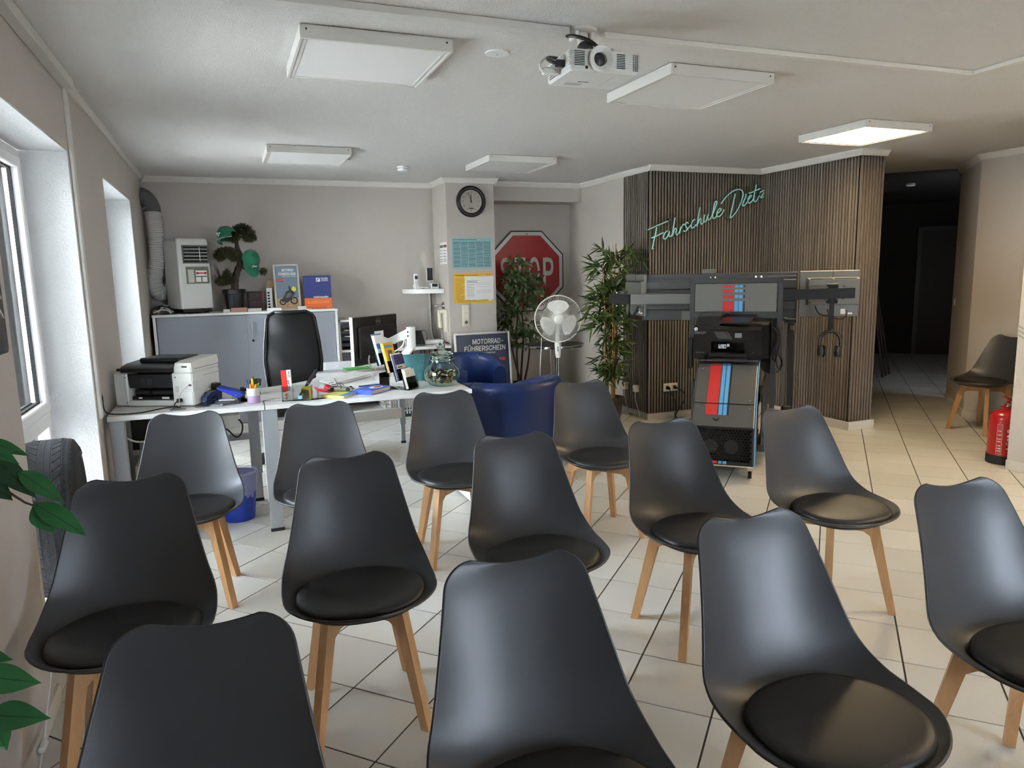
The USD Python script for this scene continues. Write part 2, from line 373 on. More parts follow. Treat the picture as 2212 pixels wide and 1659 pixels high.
# ---- coving along the ceiling (kept off the left wall, which has none)
def coving(name, p, q, side, h=.052, d=.04, ea=0, eb=0):
    p, q = np.array(p, float), np.array(q, float); t = (q - p) / np.linalg.norm(q - p); n = np.array([t[1], -t[0]]) * side
    V = []
    for e, sgn, c in ((p, -1, ea), (q, 1, eb)):
        V.append([np.r_[e, CEIL], np.r_[e + n * d + t * sgn * c * d, CEIL], np.r_[e + n * d + t * sgn * c * d, CEIL - .012], np.r_[e + n * .012 + t * sgn * c * .012, CEIL - h], np.r_[e, CEIL - h]])
    V = np.array(V); m = trimesh.convex.convex_hull(V.reshape(-1, 3))
    struct(name, m, 'trim_white', smooth=False)
CO = [((LW, YB), (2.172, YB), 1, -1, -1), ((2.172, YB), (2.172, 7.195), 1, -1, 1), ((2.172, 7.195), (2.70, 7.195), 1, 1, 1), ((2.70, 7.195), (2.70, 7.39), 1, 1, -1), ((2.70, 7.39), (3.83, 7.39), 1, -1, -1), ((3.83, 7.39), (3.83, 5.95), 1, -1, 0),
      ((3.79, 5.945), (5.12, 5.945), 1, 0, -1), ((5.115, 5.945), (5.115, 4.71), 1, -1, 1), ((5.115, 4.71), (5.40, 4.71), 1, 1, 0), (tuple(hallR1), tuple(hallR0), 1, 0, 0), ((6.5, 4.64), (6.5, 3.2), 1, 0, 0)]
for n, (a, b, s, ea, eb) in enumerate(CO, 1): coving('trim_%d' % n, a, b, s, ea=ea, eb=eb)
coving('trim_20', tuple(LW + 0 * np.array([0, 0]) if False else (LW, 4.19)), (LW, YB), 1, h=.03, d=.03)

# ---- skirting of tiles
def skirting(name, p, q, side, h=.07, d=.011, L=.303):
    b = '/World/' + _name('/World', name); UsdGeom.Xform.Define(stage, b); _tag(stage.GetPrimAtPath(b), kind='structure')
    p, q = np.array(p, float), np.array(q, float); D = np.linalg.norm(q - p); t = (q - p) / D; n = np.array([t[1], -t[0]]) * side
    k = max(1, int(round(D / L)))
    for i in range(k):
        a, c = p + t * (D * i / k + .0015), p + t * (D * (i + 1) / k - .0015)
        part(b, 'skirting_tile', ext(Polygon([tuple(a), tuple(c), tuple(c + n * d), tuple(a + n * d)]), 0.001, h), 'skirting_tile', smooth=False)
skirting('baseboard_left', (LW, .6), (LW, 2.76), 1); skirting('baseboard_left', (LW, 4.15), (LW, 5.25), 1)
skirting('baseboard_back', (LW, YB), (2.172, YB), 1); skirting('baseboard_column', (2.172, 7.195), (2.70, 7.195), 1)
skirting('baseboard_recess', (3.83, YB), (3.83, 6.44), 1); skirting('baseboard_recess', (2.70, YB), (3.83, YB), 1)
skirting('baseboard_core', (3.79, 5.952), (5.115, 5.952), 1, h=.055, d=.03); skirting('baseboard_core', (5.118, 5.945), (5.118, 4.712), 1, h=.075, d=.02); skirting('baseboard_core', (5.098, 4.712), (5.41, 4.712), 1, h=.075, d=.02)
skirting('baseboard_hall', tuple(hallR1), tuple(hallR0), 1); skirting('baseboard_hall', tuple(hallL0), tuple(hallL0 + HD * .8), 1); skirting('baseboard_right', (6.5, 4.64), (6.5, 3.2), 1); skirting('baseboard_pillar', (5.10, 3.29), (5.10, 0.4), 1)

# ---- slat cladding: felt board with single oak slats
def slats(p, q, n_, side, label, z0=.06, z1=2.39, pale=False):
    t_ = thing('slat_panel', label, 'slat wall panel')
    p, q = np.array(p, float), np.array(q, float); D = np.linalg.norm(q - p); t = (q - p) / D; n = np.array([t[1], -t[0]]) * side
    part(t_, 'felt_board', ext(Polygon([tuple(p), tuple(q), tuple(q + n * .010), tuple(p + n * .010)]), z0, z1), 'felt_black')
    pitch = D / n_
    for i in range(n_):
        c = p + t * (pitch * (i + .5)); w = pitch * .58
        a, b = c - t * w / 2 + n * .0098, c + t * w / 2 + n * .0098
        part(t_, 'slat', ext(Polygon([tuple(a), tuple(b), tuple(b + n * .012), tuple(a + n * .012)]), z0, z1 + RNG.uniform(-.002, .002)), 'slat_oak' if RNG.random() < .6 else 'slat_oak_pale', smooth=False)
slats((3.83, 6.44), (3.83, 5.98), 13, 1, 'narrow slat panel on the side wall behind the bamboo')
slats((3.81, 5.98), (5.15, 5.98), 40, 1, 'slat panel that carries the neon lettering', z0=.055)
slats((5.15, 5.96), (5.15, 4.74), 36, 1, 'slat panel angled between the neon wall and the hall corner', z0=.075)
slats((5.12, 4.74), (5.40, 4.74), 8, 1, 'narrow slat panel at the end of the wall beside the dark hall', z0=.075)

# ---- outside
struct('street_ground', bx(-40, LW - .34, -40, 60, -.35, -.15), 'street_paving'); struct('street_ground', bx(LW - .34, 20, -40, -3.41, -.35, -.15), 'street_paving')
bd = thing('street_building', 'pale rendered house front across the street outside the windows', 'building')
part(bd, 'house_wall', bx(-20, -13.0, -30, 50, -.15, 7.5), 'facade_plaster')

# ---- flat ceiling lamps
def ceiling_lamp(cx_, cy_, label, lit=False):
    t = thing('ceiling_lamp', label, 'ceiling lamp', (cx_, cy_, CEIL - .055), group=None)
    a = .31
    fr = [bx(-a, a, -a, -a + .012, 0, .052, .001), bx(-a, a, a - .012, a, 0, .052, .001), bx(-a, -a + .012, -a + .012, a - .012, 0, .052, .001), bx(a - .012, a, -a + .012, a - .012, 0, .052, .001), bx(-a + .01, a - .01, -a + .01, a - .01, .03, .054)]
    part(t, 'lamp_body', fr, 'lamp_white')
    b = a - .012
    ln = [bx(-b, b, -b, -b + .018, .004, .012, .001), bx(-b, b, b - .018, b, .004, .012, .001), bx(-b, -b + .018, -b + .018, b - .018, .004, .012, .001), bx(b - .018, b, -b + .018, b - .018, .004, .012, .001)]
    part(t, 'panel_rim', ln, 'lamp_white')
    c = b - .018
    part(t, 'diffuser', bx(-c, c, -c, c, .007, .012), 'lamp_lit' if lit else 'lamp_diffuser', smooth=False)
    part(t, 'screw', [cyl((sx * .285, -a - .001, .035), (sx * .285, -a + .004, .035), .004, 8) for sx in (-1, 1)], 'rubber_black')
ceiling_lamp(.66, 3.34, 'unlit square ceiling lamp in front, left of the projector')
ceiling_lamp(2.37, 3.35, 'unlit square ceiling lamp just right of and behind the projector')
ceiling_lamp(.68, 6.02, 'unlit square ceiling lamp above the office chair, farthest left')
ceiling_lamp(2.43, 6.05, 'unlit square ceiling lamp in front of the clock column')
ceiling_lamp(4.41, 4.06, 'square ceiling lamp that is switched on, near the dark hall', lit=True)
ceiling_lamp(4.41, 1.2, 'second lit square ceiling lamp, out of view on the right', lit=True)

# ================================================================ visitor chairs
mat('shell_grey', (52, 53, 55), 0.38, spec=0.5, bump=(700, 0.00012))
mat('pad_black', (27, 26, 26), 0.42, spec=0.5, bump=(420, 0.0004))
wood_mat('beech', (168, 124, 80), (198, 154, 108), axis=(26, 26, 3.5), rough=0.42)

def chair_shell():
    C = np.array([  # y, z of the middle line; half width; y, z of the edge
        (-.252, .446, .150, -.240, .453), (-.207, .427, .205, -.192, .453), (-.105, .411, .2365, -.100, .456), (0, .406, .2440, -.008, .461), (.080, .413, .2425, .066, .472),
        (.130, .436, .2350, .112, .496), (.175, .492, .2180, .146, .545), (.208, .566, .2010, .176, .612), (.242, .667, .1825, .214, .694), (.272, .757, .1665, .252, .768), (.296, .822, .1545, .284, .826)])
    from scipy.interpolate import CubicSpline, PchipInterpolator
    d = np.r_[0, np.cumsum(np.hypot(*np.diff(C[:, :2], axis=0).T))]; L = d[-1]
    S1 = CubicSpline(d, C[:, [0, 1, 3, 4]]); S2 = PchipInterpolator(d, C[:, 2])
    th = np.linspace(0, np.pi / 2, 13); sf = .20
    s = np.r_[sf * (1 - np.cos(th)), np.linspace(sf, L - .07, 26)[1:], L - .07 + .07 * np.sin(np.linspace(0, np.pi / 2, 9))[1:]]
    W = S2(s)
    m = s < sf; q = (sf - s[m]) / sf; W[m] = S2(sf) * np.maximum(1 - q ** 2.2, 0) ** (1 / 2.1)
    r = .055; e = L - s; m = e < r; W[m] -= r - np.sqrt(np.maximum(r * r - (r - e[m]) ** 2, 0))
    W[0] = .004
    u = np.sin(np.linspace(-np.pi / 2, np.pi / 2, 29)); u = .55 * u + .45 * np.linspace(-1, 1, 29)
    P = S1(s); b = np.abs(u)[None] ** 2.3
    wr = np.clip(W / S2(s), 0, 1)[:, None]; b = b * wr ** 1.2
    y = P[:, 0:1] + (P[:, 2:3] - P[:, 0:1]) * b; z = P[:, 1:2] + (P[:, 3:4] - P[:, 1:2]) * b
    top = np.clip((s - (L - .10)) / .10, 0, 1)[:, None] ** 2
    z = z - top * .014 * (1 - u[None] ** 2) + 0
    x = W[:, None] * u[None]
    V = np.stack([np.broadcast_to(x, y.shape), y, z], -1)
    n = np.cross(np.gradient(V, axis=0), np.gradient(V, axis=1)); n /= np.maximum(np.linalg.norm(n, axis=2, keepdims=True), 1e-9)
    n = n if n[15, 14, 2] < 0 else -n                # towards the outside (below / behind)
    B = V + n * .0075
    rim = np.vstack([V[0], V[1:, -1], V[-1, -2::-1], V[-2:0:-1, 0]])
    rim2 = np.vstack([B[0], B[1:, -1], B[-1, -2::-1], B[-2:0:-1, 0]])
    k = len(rim); R = np.vstack([rim, rim2]); f = []
    for i in range(k):
        j = (i + 1) % k; f += [(i, j, k + j), (i, k + j, k + i)]
    a, c = grid(V), grid(B); c.invert()
    mid = (rim + rim2) / 2; keep = [0]
    for i in range(1, k):
        if np.linalg.norm(mid[i] - mid[keep[-1]]) > .006: keep.append(i)
    mm = np.vstack([mid[keep], mid[keep[0]], mid[keep[1]]])
    rt = tube(mm, .0040, 8, caps=False)
    out = cat([a, c, trimesh.Trimesh(R, f, process=False), rt])
    return out
def chair_pad():
    th = np.linspace(0, 2 * np.pi, 56, endpoint=False)
    def ring(k, z, dz=0):
        cx_, sy_ = np.cos(th), np.sin(th)
        e = 2 / 2.35
        x = np.sign(cx_) * np.abs(cx_) ** e * .206 * k; y = np.sign(sy_) * np.abs(sy_) ** e * np.where(sy_ > 0, .168, .172) * k
        yy = y - .052
        return np.stack([x, yy, z + .020 * np.clip((yy - .02) / .10, 0, 1) ** 2 + .012 * (np.abs(x) / .206) ** 3 + dz], 1)
    R = [ring(.93, .412), ring(.985, .420), ring(1.0, .430), ring(.988, .441), ring(.95, .449), ring(.87, .4545), ring(.7, .4585), ring(.45, .461), ring(.2, .462), ring(.01, .4622)]
    return grid(np.array(R), closed_u=True)
def diag(poly, ang, thick):
    """Extrudes a polygon drawn in (r, z) into a wooden piece standing in the vertical plane at angle ang."""
    m = trimesh.creation.extrude_polygon(poly, thick, engine='earcut'); m = T(m, 0, 0, -thick / 2)
    return upright(m, (0, 0, 0), (math.cos(ang), math.sin(ang), 0))
def make_chair(name, label, cat_, loc, rz, group):
    t = thing(name, label, cat_, loc, rz, group)
    part(t, 'shell', chair_shell(), 'shell_grey', smooth=60)
    part(t, 'seat_pad', chair_pad(), 'pad_black', smooth=60)
    A = [math.atan2(.187, .175), math.atan2(.187, -.175), math.atan2(-.187, -.175), math.atan2(-.187, .175)]
    legp = Polygon([(.240, 0), (.270, 0), (.183, .405), (.128, .405), (.128, .352), (.155, .335)])
    for a in A:
        lg = diag(legp.buffer(-.003).buffer(.003), a, .030)
        part(t, 'leg', lg, 'beech', smooth=25)
    br = [diag(Polygon([(-.130, .352), (.130, .352), (.130, .4045), (-.130, .4045)]), A[0], .026), diag(Polygon([(-.130, .351), (.130, .351), (.130, .404), (-.130, .404)]), A[1], .026)]
    part(t, 'cross_frame', br, 'beech', smooth=25)
    part(t, 'mount_plate', bx(-.10, .10, -.10, .10, .4035, .4085), 'rubber_black')
    return t
CH = [  # x, y (middle of the feet), yaw, label
    ('front row chair at far left, beside the leaning tyre and plant', -.135, 1.115, -10, 0),
    ('front row chair in the middle, its seat pad cut by the bottom of the photo', .535, 1.15, -6, 0),
    ('front row chair third from the left, its black seat pad fully shown', 1.215, 1.155, -3, 0),
    ('front row chair at the right edge of the photo, partly cut off', 1.935, 1.125, -6, 0),
    ('second row chair at far left, in front of the tyre', -.345, 2.30, -2, 0),
    ('second row chair second from the left, showing its whole black pad and three legs', .345, 2.285, -4, 0),
    ('second row chair in the middle, behind the front middle chair', 1.01, 2.31, -4, 0),
    ('second row chair fourth from the left, in front of the black rig', 1.685, 2.27, -3, 0),
    ('second row chair at far right, lit by the lamp', 2.36, 2.24, -3, 0),
    ('back row chair in front of the printer desk beside the blue waste bin', -.235, 3.48, -3, 0),
    ('back row chair in front of the pen cup, seat mostly hidden', .39, 3.44, -3, 0),
    ('back row chair in front of the glass jar and blue armchair', 1.05, 3.47, -5, 0),
    ('back row chair in front of the potted bamboo', 1.89, 3.44, -4, 0),
    ('dark chair against the right wall behind the fire extinguisher', 6.12, 4.19, -92, 0),
    ('chair mostly hidden behind the pillar at right edge, only its seat tip showing', 6.14, 3.55, -92, 0)]
SRC = None
for lab, x_, y_, rz_, _ in CH:
    if SRC is None: SRC = make_chair('visitor_chair', lab, 'chair', (x_, y_, 0), rz_, 'grey shell chairs with wooden legs')
    else: dup(SRC, 'visitor_chair', lab, 'chair', (x_, y_, 0), rz_, 'grey shell chairs with wooden legs')

# ================================================================ along the back wall
mat('cabinet_grey', (136, 139, 148), 0.5, vary=(3, .02))
mat('cabinet_white', (214, 213, 208), 0.45)
mat('metal_grey', (150, 150, 150), 0.35, metal=0.9)
mat('chrome', (205, 205, 205), 0.12, metal=1.0)
mat('plastic_white', (226, 226, 222), 0.35)
mat('plastic_ivory', (214, 206, 186), 0.4)
mat('plastic_black', (18, 18, 19), 0.4)
mat('plastic_dark', (42, 43, 45), 0.45)
mat('dark_void', (6, 6, 6), 0.9)
mat('ac_white', (206, 206, 202), 0.35)
mat('hose_white', (196, 195, 190), 0.5)
mat('hose_cap', (92, 92, 94), 0.6)
mat('paper_white', (228, 227, 224), 0.7)
mat('paper_grey', (190, 188, 184), 0.7)
mat('ink_black', (24, 24, 26), 0.6)
mat('ink_grey', (96, 98, 100), 0.7)
mat('ink_red', (178, 30, 34), 0.5)
mat('ink_white', (222, 222, 220), 0.5)
mat('cap_green', (14, 104, 72), 0.85, bump=(900, .0003), sheen=.2)
mat('pot_black', (30, 31, 33), 0.55)
mat('bark', (70, 58, 48), 0.9, bump=(60, .006, 4), vary=(30, .3))
leaf_mat('needles', (58, 62, 42), (96, 94, 64), .2, .7)
mat('poster_sky', (104, 118, 132), 0.35)
mat('poster_dusk', (46, 66, 92), 0.35, vary=(5, .2))
mat('poster_navy', (34, 42, 62), 0.3)
mat('frame_silver', (176, 172, 164), 0.35, metal=.6)
mat('frame_pale', (198, 190, 174), 0.5)
mat('book_navy', (28, 40, 108), 0.4)
mat('book_orange', (222, 104, 32), 0.4)
mat('text_orange', (238, 158, 96), 0.5)
mat('carton_black', (24, 20, 28), 0.5)
mat('carton_red', (170, 40, 48), 0.5)
mat('board_brown', (168, 138, 104), 0.8)
mat('salmon_paper', (176, 128, 112), 0.7)
mat('notice_blue', (136, 190, 196), 0.5)
mat('notice_yellow', (226, 178, 36), 0.45)
mat('clock_face', (206, 200, 190), 0.45)
mat('clear_plastic', (235, 240, 240), 0.08, alpha=None, trans=0.0)
glass_pane('clear_acrylic', (0.95, 0.97, 0.97), 0.02)
usdkit.material(stage, '/World/Looks/thin_film', {'t': ('transparent_bsdf', {}), 'g': ('glossy_bsdf', {'color': (1, 1, 1), 'roughness': .02}), 'f': ('fresnel', {'IOR': 1.22}), 'm': ('mix_closure', {})}, [('f.fac', 'm.fac'), ('t.BSDF', 'm.closure1'), ('g.BSDF', 'm.closure2')], surface='m.closure')
LOOKS['thin_film'] = UsdShade.Material.Get(stage, '/World/Looks/thin_film')
mat('traffic_red', (158, 22, 26), 0.35)
mat('traffic_white', (196, 196, 192), 0.4)
mat('vent_dark', (14, 15, 17), 0.6)
mat('photo_green', (104, 110, 90), 0.4, vary=(60, .5))

# ---- sliding door cabinet
CX0, CX1, CY0, CY1, CZ = -.622, 1.022, 7.20, 7.66, 1.157
t = thing('sliding_door_cabinet', 'low grey sliding-door office cabinet with white carcass on the back wall', 'cabinet')
part(t, 'carcass', [bx(CX0, CX0 + .024, CY0, CY1, .06, CZ - .022, .001), bx(CX1 - .024, CX1, CY0, CY1, .06, CZ - .022, .001), bx(CX0 + .02, CX1 - .02, CY1 - .02, CY1, .06, CZ - .02), bx(CX0 + .02, CX1 - .02, CY0 + .01, CY1, .06, .09), bx(CX0 + .03, CX1 - .03, CY0 + .02, CY1, .0, .062)], 'cabinet_white')
part(t, 'top_board', bx(CX0 - .004, CX1 + .004, CY0 - .006, CY1, CZ - .022, CZ, .002), 'cabinet_white')
part(t, 'sliding_door', bx(CX0 + .03, .20, CY0 + .028, CY0 + .044, .095, CZ - .026, .001), 'cabinet_grey')
d2 = part(t, 'sliding_door', bx(.176, CX1 - .028, CY0 + .008, CY0 + .024, .095, CZ - .026, .001), 'cabinet_grey')
part(d2, 'door_handle', [tube([(.222, CY0 + .008, .92), (.222, CY0 - .018, .92), (.222, CY0 - .018, 1.06), (.222, CY0 + .008, 1.06)], .006, 8)], 'metal_grey')
part(d2, 'lock', cyl((.222, CY0 + .009, .885), (.222, CY0 - .004, .885), .010, 16), 'chrome')

# ---- mobile air conditioner and its hose
t = thing('air_conditioner', 'white mobile air conditioner with dark louvre standing on the cabinet', 'air conditioner', (-.37, 7.225, CZ), 25)
w, dp = .30, .33
bp = sbox(.02, .02, w - .02, dp - .02).buffer(.02, quad_segs=5)
def ac_ring(k, z, sh=0): 
    o = np.array(bp.exterior.coords)[:-1]; c = np.array([w / 2, dp / 2]); q = (o - c) * k + c; q[:, 1] += sh
    return np.c_[q, np.full(len(q), z)]
bd = grid(np.array([ac_ring(.97, .045), ac_ring(1, .055), ac_ring(1, .2), ac_ring(.985, .45), ac_ring(.97, .655, .004), ac_ring(.95, .675, .006), ac_ring(.90, .688, .01), ac_ring(.5, .693, .02), ac_ring(.01, .695, .02)]), closed_u=True)
part(t, 'housing', bd, 'ac_white', smooth=50)
part(t, 'foot_tray', [bx(.015, w - .015, .02, dp - .02, .012, .05, .004)], 'plastic_black')
part(t, 'caster', [cyl((x - .012, y, .013), (x + .012, y, .013), .013, 12) for x in (.05, w - .05) for y in (.05, dp - .05)], 'plastic_black')
gx0, gx1, gz0, gz1 = .045, .285, .46, .625
lv = part(t, 'louvre_frame', [bx(gx0, gx1, -.004, .02, gz1 - .012, gz1, .003), bx(gx0, gx1, -.004, .02, gz0, gz0 + .012, .003), bx(gx0, gx0 + .012, -.004, .02, gz0, gz1, .003), bx(gx1 - .012, gx1, -.004, .02, gz0, gz1, .003)], 'hose_cap')
part(lv, 'vent_cavity', bx(gx0 + .008, gx1 - .008, .0005, .004, gz0 + .008, gz1 - .008), 'vent_dark')
for k in range(4): part(lv, 'louvre', Rx(bx(gx0 + .012, gx1 - .012, -.006, .004, -.0015, .0015), 25, (0, 0, 0)).apply_translation([0, -.002, gz0 + .036 + k * .0315]), 'plastic_white')
part(lv, 'louvre_lever', bx(gx0 + .155, gx0 + .160, -.006, -.002, gz0 + .02, gz1 - .015), 'plastic_white')
stk = part(t, 'picture_label', bx(.065, .275, -.0045, .004, .275, .43, .0005), 'photo_green')
part(stk, 'printed_unit', [bx(.08, .135, -.006, -.004, .285, .405, .001)], 'paper_grey')
part(stk, 'printed_badge', [bx(.150, .255, -.006, -.004, .345, .395, .001), bx(.150, .197, -.006, -.004, .29, .335, .001), bx(.208, .255, -.006, -.004, .29, .335, .001)], 'paper_white')
part(stk, 'printed_wrench', [bx(.165, .24, -.0075, -.0055, .366, .376), cyl((.165, -.0055, .371), (.165, -.0075, .371), .012, 12), cyl((.24, -.0055, .371), (.24, -.0075, .371), .012, 12)], 'ink_red')
hs = spline([(-.50, 7.62, 1.37), (-.585, 7.60, 1.36), (-.600, 7.57, 1.48), (-.565, 7.56, 1.65), (-.555, 7.56, 1.9), (-.56, 7.57, 2.06), (-.585, 7.57, 2.16)], 150)
rr = .068 + .0035 * np.sin(np.arange(150) * 2 * np.pi / 3.0)
t = thing('exhaust_hose', 'white ribbed exhaust hose rising from the air conditioner to a grey wall elbow', 'hose')
part(t, 'hose', tube(hs, rr, 20), 'hose_white', smooth=40)
el = spline([(-.565, 7.565, 2.10), (-.585, 7.57, 2.19), (-.625, 7.57, 2.24), (-.652, 7.57, 2.25)], 12)
part(t, 'wall_elbow', tube(el, .073, 20), 'hose_cap', smooth=60)
part(t, 'hose_collar', tube([(-.50, 7.62, 1.37), (-.42, 7.60, 1.38)], .075, 20), 'hose_white')

# ---- bundle of black and white straps behind the air conditioner
st_ = []
for k in range(14):
    a = RNG.uniform(-.03, .03, 3); y0 = 7.27 + .02 * k
    st_.append(tube(spline([(-.60 + a[0], y0, CZ + .01 + abs(a[1])), (-.53, y0 + .02, CZ + .04 + .04 * RNG.random()), (-.45 + a[2], y0 - .02, CZ + .012)], 10), .007, 6))
t = thing('strap_bundle', 'heap of black and white striped straps left of the air conditioner', 'straps')
for k, s in enumerate(st_): part(t, 'strap', s, 'plastic_white' if k % 2 else 'plastic_black')

# ---- bonsai with two green caps
PB = np.array([.088, 7.43])
t = thing('bonsai', 'artificial pine bonsai with a bent trunk in a black pot on the cabinet', 'bonsai', (PB[0], PB[1], CZ))
part(t, 'pot', lathe([(.001, 0), (.074, 0), (.078, .004), (.092, .165), (.104, .168), (.106, .21), (.099, .213), (.093, .205), (.001, .195)], 32), 'pot_black', smooth=35)
trunk = spline([(0, 0, .19), (.012, 0, .24), (.025, 0, .33), (.060, 0, .42), (.085, -.005, .50), (.066, 0, .58), (.056, .01, .66), (.07, .01, .72), (.10, 0, .77)], 40)
rad = np.interp(np.linspace(0, 1, 40), [0, .1, .4, .6, .8, 1], [.044, .033, .030, .026, .015, .008]) * (1 + .09 * np.sin(np.arange(40) * 1.9))
part(t, 'trunk', tube(trunk, rad, 12), 'bark', smooth=60)
for pts, r0 in (([(.06, 0, .42), (.12, -.02, .40), (.19, -.02, .385), (.27, -.03, .375)], .012), ([(.01, 0, .25), (-.03, -.01, .31), (-.075, -.02, .30), (-.11, -.02, .28)], .014), ([(.075, 0, .52), (.03, -.02, .54), (-.04, -.03, .53), (-.09, -.03, .55)], .012), ([(.06, 0, .66), (.0, 0, .68), (-.04, 0, .66)], .008), ([(.07, 0, .71), (.13, 0, .70), (.19, -.01, .66)], .007), ([(.085, 0, .5), (.12, -.05, .53), (.16, -.06, .56)], .012)):
    part(t, 'branch', tube(spline(pts, 12), np.linspace(r0, r0 * .45, 12), 8), 'bark', smooth=60)
def needles(cx_, cz_, rx, ry, rz_, n, y0=0):
    v, f = [], []
    for _ in range(n):
        d = RNG.normal(size=3); d /= np.linalg.norm(d); o = np.array([cx_, y0, cz_]) + d * np.array([rx, ry, rz_]) * RNG.uniform(.2, 1) ** .5
        for _k in range(7):
            e = d + RNG.normal(size=3) * .8 + np.array([0, 0, .35]); e /= np.linalg.norm(e); L = RNG.uniform(.018, .032); s = np.cross(e, RNG.normal(size=3)); s = s / np.linalg.norm(s) * .0022
            i = len(v); v += [o - s, o + s, o + e * L]; f.append((i, i + 1, i + 2))
    return trimesh.Trimesh(np.array(v), f, process=False)
for (a, b, rx, ry, rz_, n, y0) in ((.115, .775, .075, .06, .035, 330, 0), (.175, .70, .06, .05, .028, 220, -.01), (.03, .70, .06, .05, .03, 200, 0), (.17, .745, .05, .05, .022, 150, 0), (-.04, .56, .085, .06, .035, 320, -.03), (.035, .52, .06, .05, .032, 240, -.04), (-.10, .53, .05, .04, .035, 160, -.03), (-.06, .305, .06, .05, .035, 220, -.02), (-.10, .285, .055, .04, .025, 150, -.02), (-.05, .35, .03, .03, .035, 90, -.02), (.28, .375, .025, .03, .022, 70, -.03)):
    part(t, 'needle_pad', needles(a, b, rx * 1.12, ry * 1.1, rz_ * 1.35, int(n * 1.25), y0), 'needles', smooth=False, kind='stuff')
def ball_cap(label, loc, rots, logo):
    t = thing('baseball_cap', label, 'cap', loc, group='green baseball caps on the bonsai')
    M = np.eye(4)
    for ax, dg in rots: M = RotM(ax, dg) @ M
    th = np.linspace(0, 2 * np.pi, 48, endpoint=False); R = []
    for k, ph in enumerate(np.linspace(0, np.pi / 2, 14)):
        r = math.cos(ph); seam = 1 - .012 * np.abs(np.cos(th * 3)) ** 12
        R.append(np.stack([.082 * r * np.cos(th) * seam, .096 * r * np.sin(th) * seam, np.full(48, .105 * math.sin(ph) ** .9)], 1))
    cr = grid(np.array(R), closed_u=True); inn = cr.copy(); inn.vertices *= .965; inn.invert(); cr = cat([cr, inn]); cr.apply_transform(M)
    part(t, 'crown', cr, 'cap_green', smooth=50)
    u = np.linspace(-1, 1, 21); V = []
    for s in np.linspace(0, 1, 9):
        x = .080 * u * (1 - .10 * s); yy = -np.sqrt(np.maximum(1 - (u * .97) ** 2, 0)) * .094 - s * .075 * np.sqrt(np.maximum(1 - u ** 2 * .9, 0)); zz = -.03 * u ** 2 * s - .012 * s
        V.append(np.stack([x, yy, zz], 1))
    V = np.array(V); a = grid(V); b = grid(V - np.array([0, 0, .004])); b.invert(); br = cat([a, b]); br.apply_transform(M)
    part(t, 'brim', br, 'cap_green', smooth=50)
    bt = trimesh.creation.icosphere(2, .008); bt.apply_translation([0, 0, .106]); bt.apply_transform(M); part(t, 'top_button', bt, 'cap_green')
    ed = tube(V[-1][:, :] + [0, 0, -.002], .0022, 6); ed.apply_transform(M); part(t, 'brim_edge', ed, 'ink_white' if logo else 'cap_green')
    # slanted open-triangle emblem on the front of the crown
    P = [(-.012, .016), (.018, .004), (-.010, -.010), (-.006, -.003), (.006, .003), (-.006, .008), (-.008, -.017), (-.014, -.017)]
    tri = LineString([(-.012, -.016), (-.012, .013), (.017, -.002), (-.017, -.017)]).buffer(.0032, cap_style=2, join_style=2)
    lg = trimesh.creation.extrude_polygon(tri, .03, engine='earcut'); lg.vertices[:, 2] -= .015
    lg.vertices[:, 1] *= 1.0
    lg.apply_transform(np.array([[1.15, 0, 0, 0], [0, 0, 1, -.087], [0, 1.15, 0, .046], [0, 0, 0, 1]], float) @ np.diag([1, 1, .35, 1.])); lg.fix_normals()
    lg.apply_transform(M); part(t, 'emblem', lg, 'ink_white', smooth=False)
ball_cap('green baseball cap tipped sideways on the bonsai top, white-edged brim', (.072, 7.36, 1.865), [([0, 1, 0], -35), ([1, 0, 0], 10), ([0, 0, 1], -40)], True)
ball_cap('green baseball cap hanging brim down on the bonsai middle', (.262, 7.395, 1.645), [([1, 0, 0], 68), ([0, 1, 0], -4), ([0, 0, 1], 14)], False)

# ---- things standing on the cabinet
def printed_poster(parent, W_, H_, title1, title2, face, tmat='ink_white', th=None):
    """Printed motorcycle poster in local x (width), z (height), front at y = 0 looking to -y; all lettering is thin geometry."""
    def put(m, x, z, e=.0012): return upright(m, (x, -e, z), (1, 0, 0))
    a = text(title1, H_ * .062, .0008, True, .15, W_ * .60); b = text(title2, H_ * .062, .0008, True, .15, W_ * .80)
    part(parent, 'title_line', put(a, W_ * .98 - a.bounds[1, 0] - W_ * .08, H_ * .875), tmat, smooth=False)
    part(parent, 'title_line', put(b, W_ * .98 - b.bounds[1, 0] - W_ * .04, H_ * .785), tmat, smooth=False)
    part(parent, 'subtitle', put(text('Nicht warten! Machen!', H_ * .022, .0006, False, .15), W_ * .30, H_ * .745), tmat, smooth=False)
    return put
mat('moto_dark', (38, 38, 36), 0.4); mat('moto_grey', (92, 90, 82), 0.4); mat('moto_yellow', (196, 190, 50), 0.45)
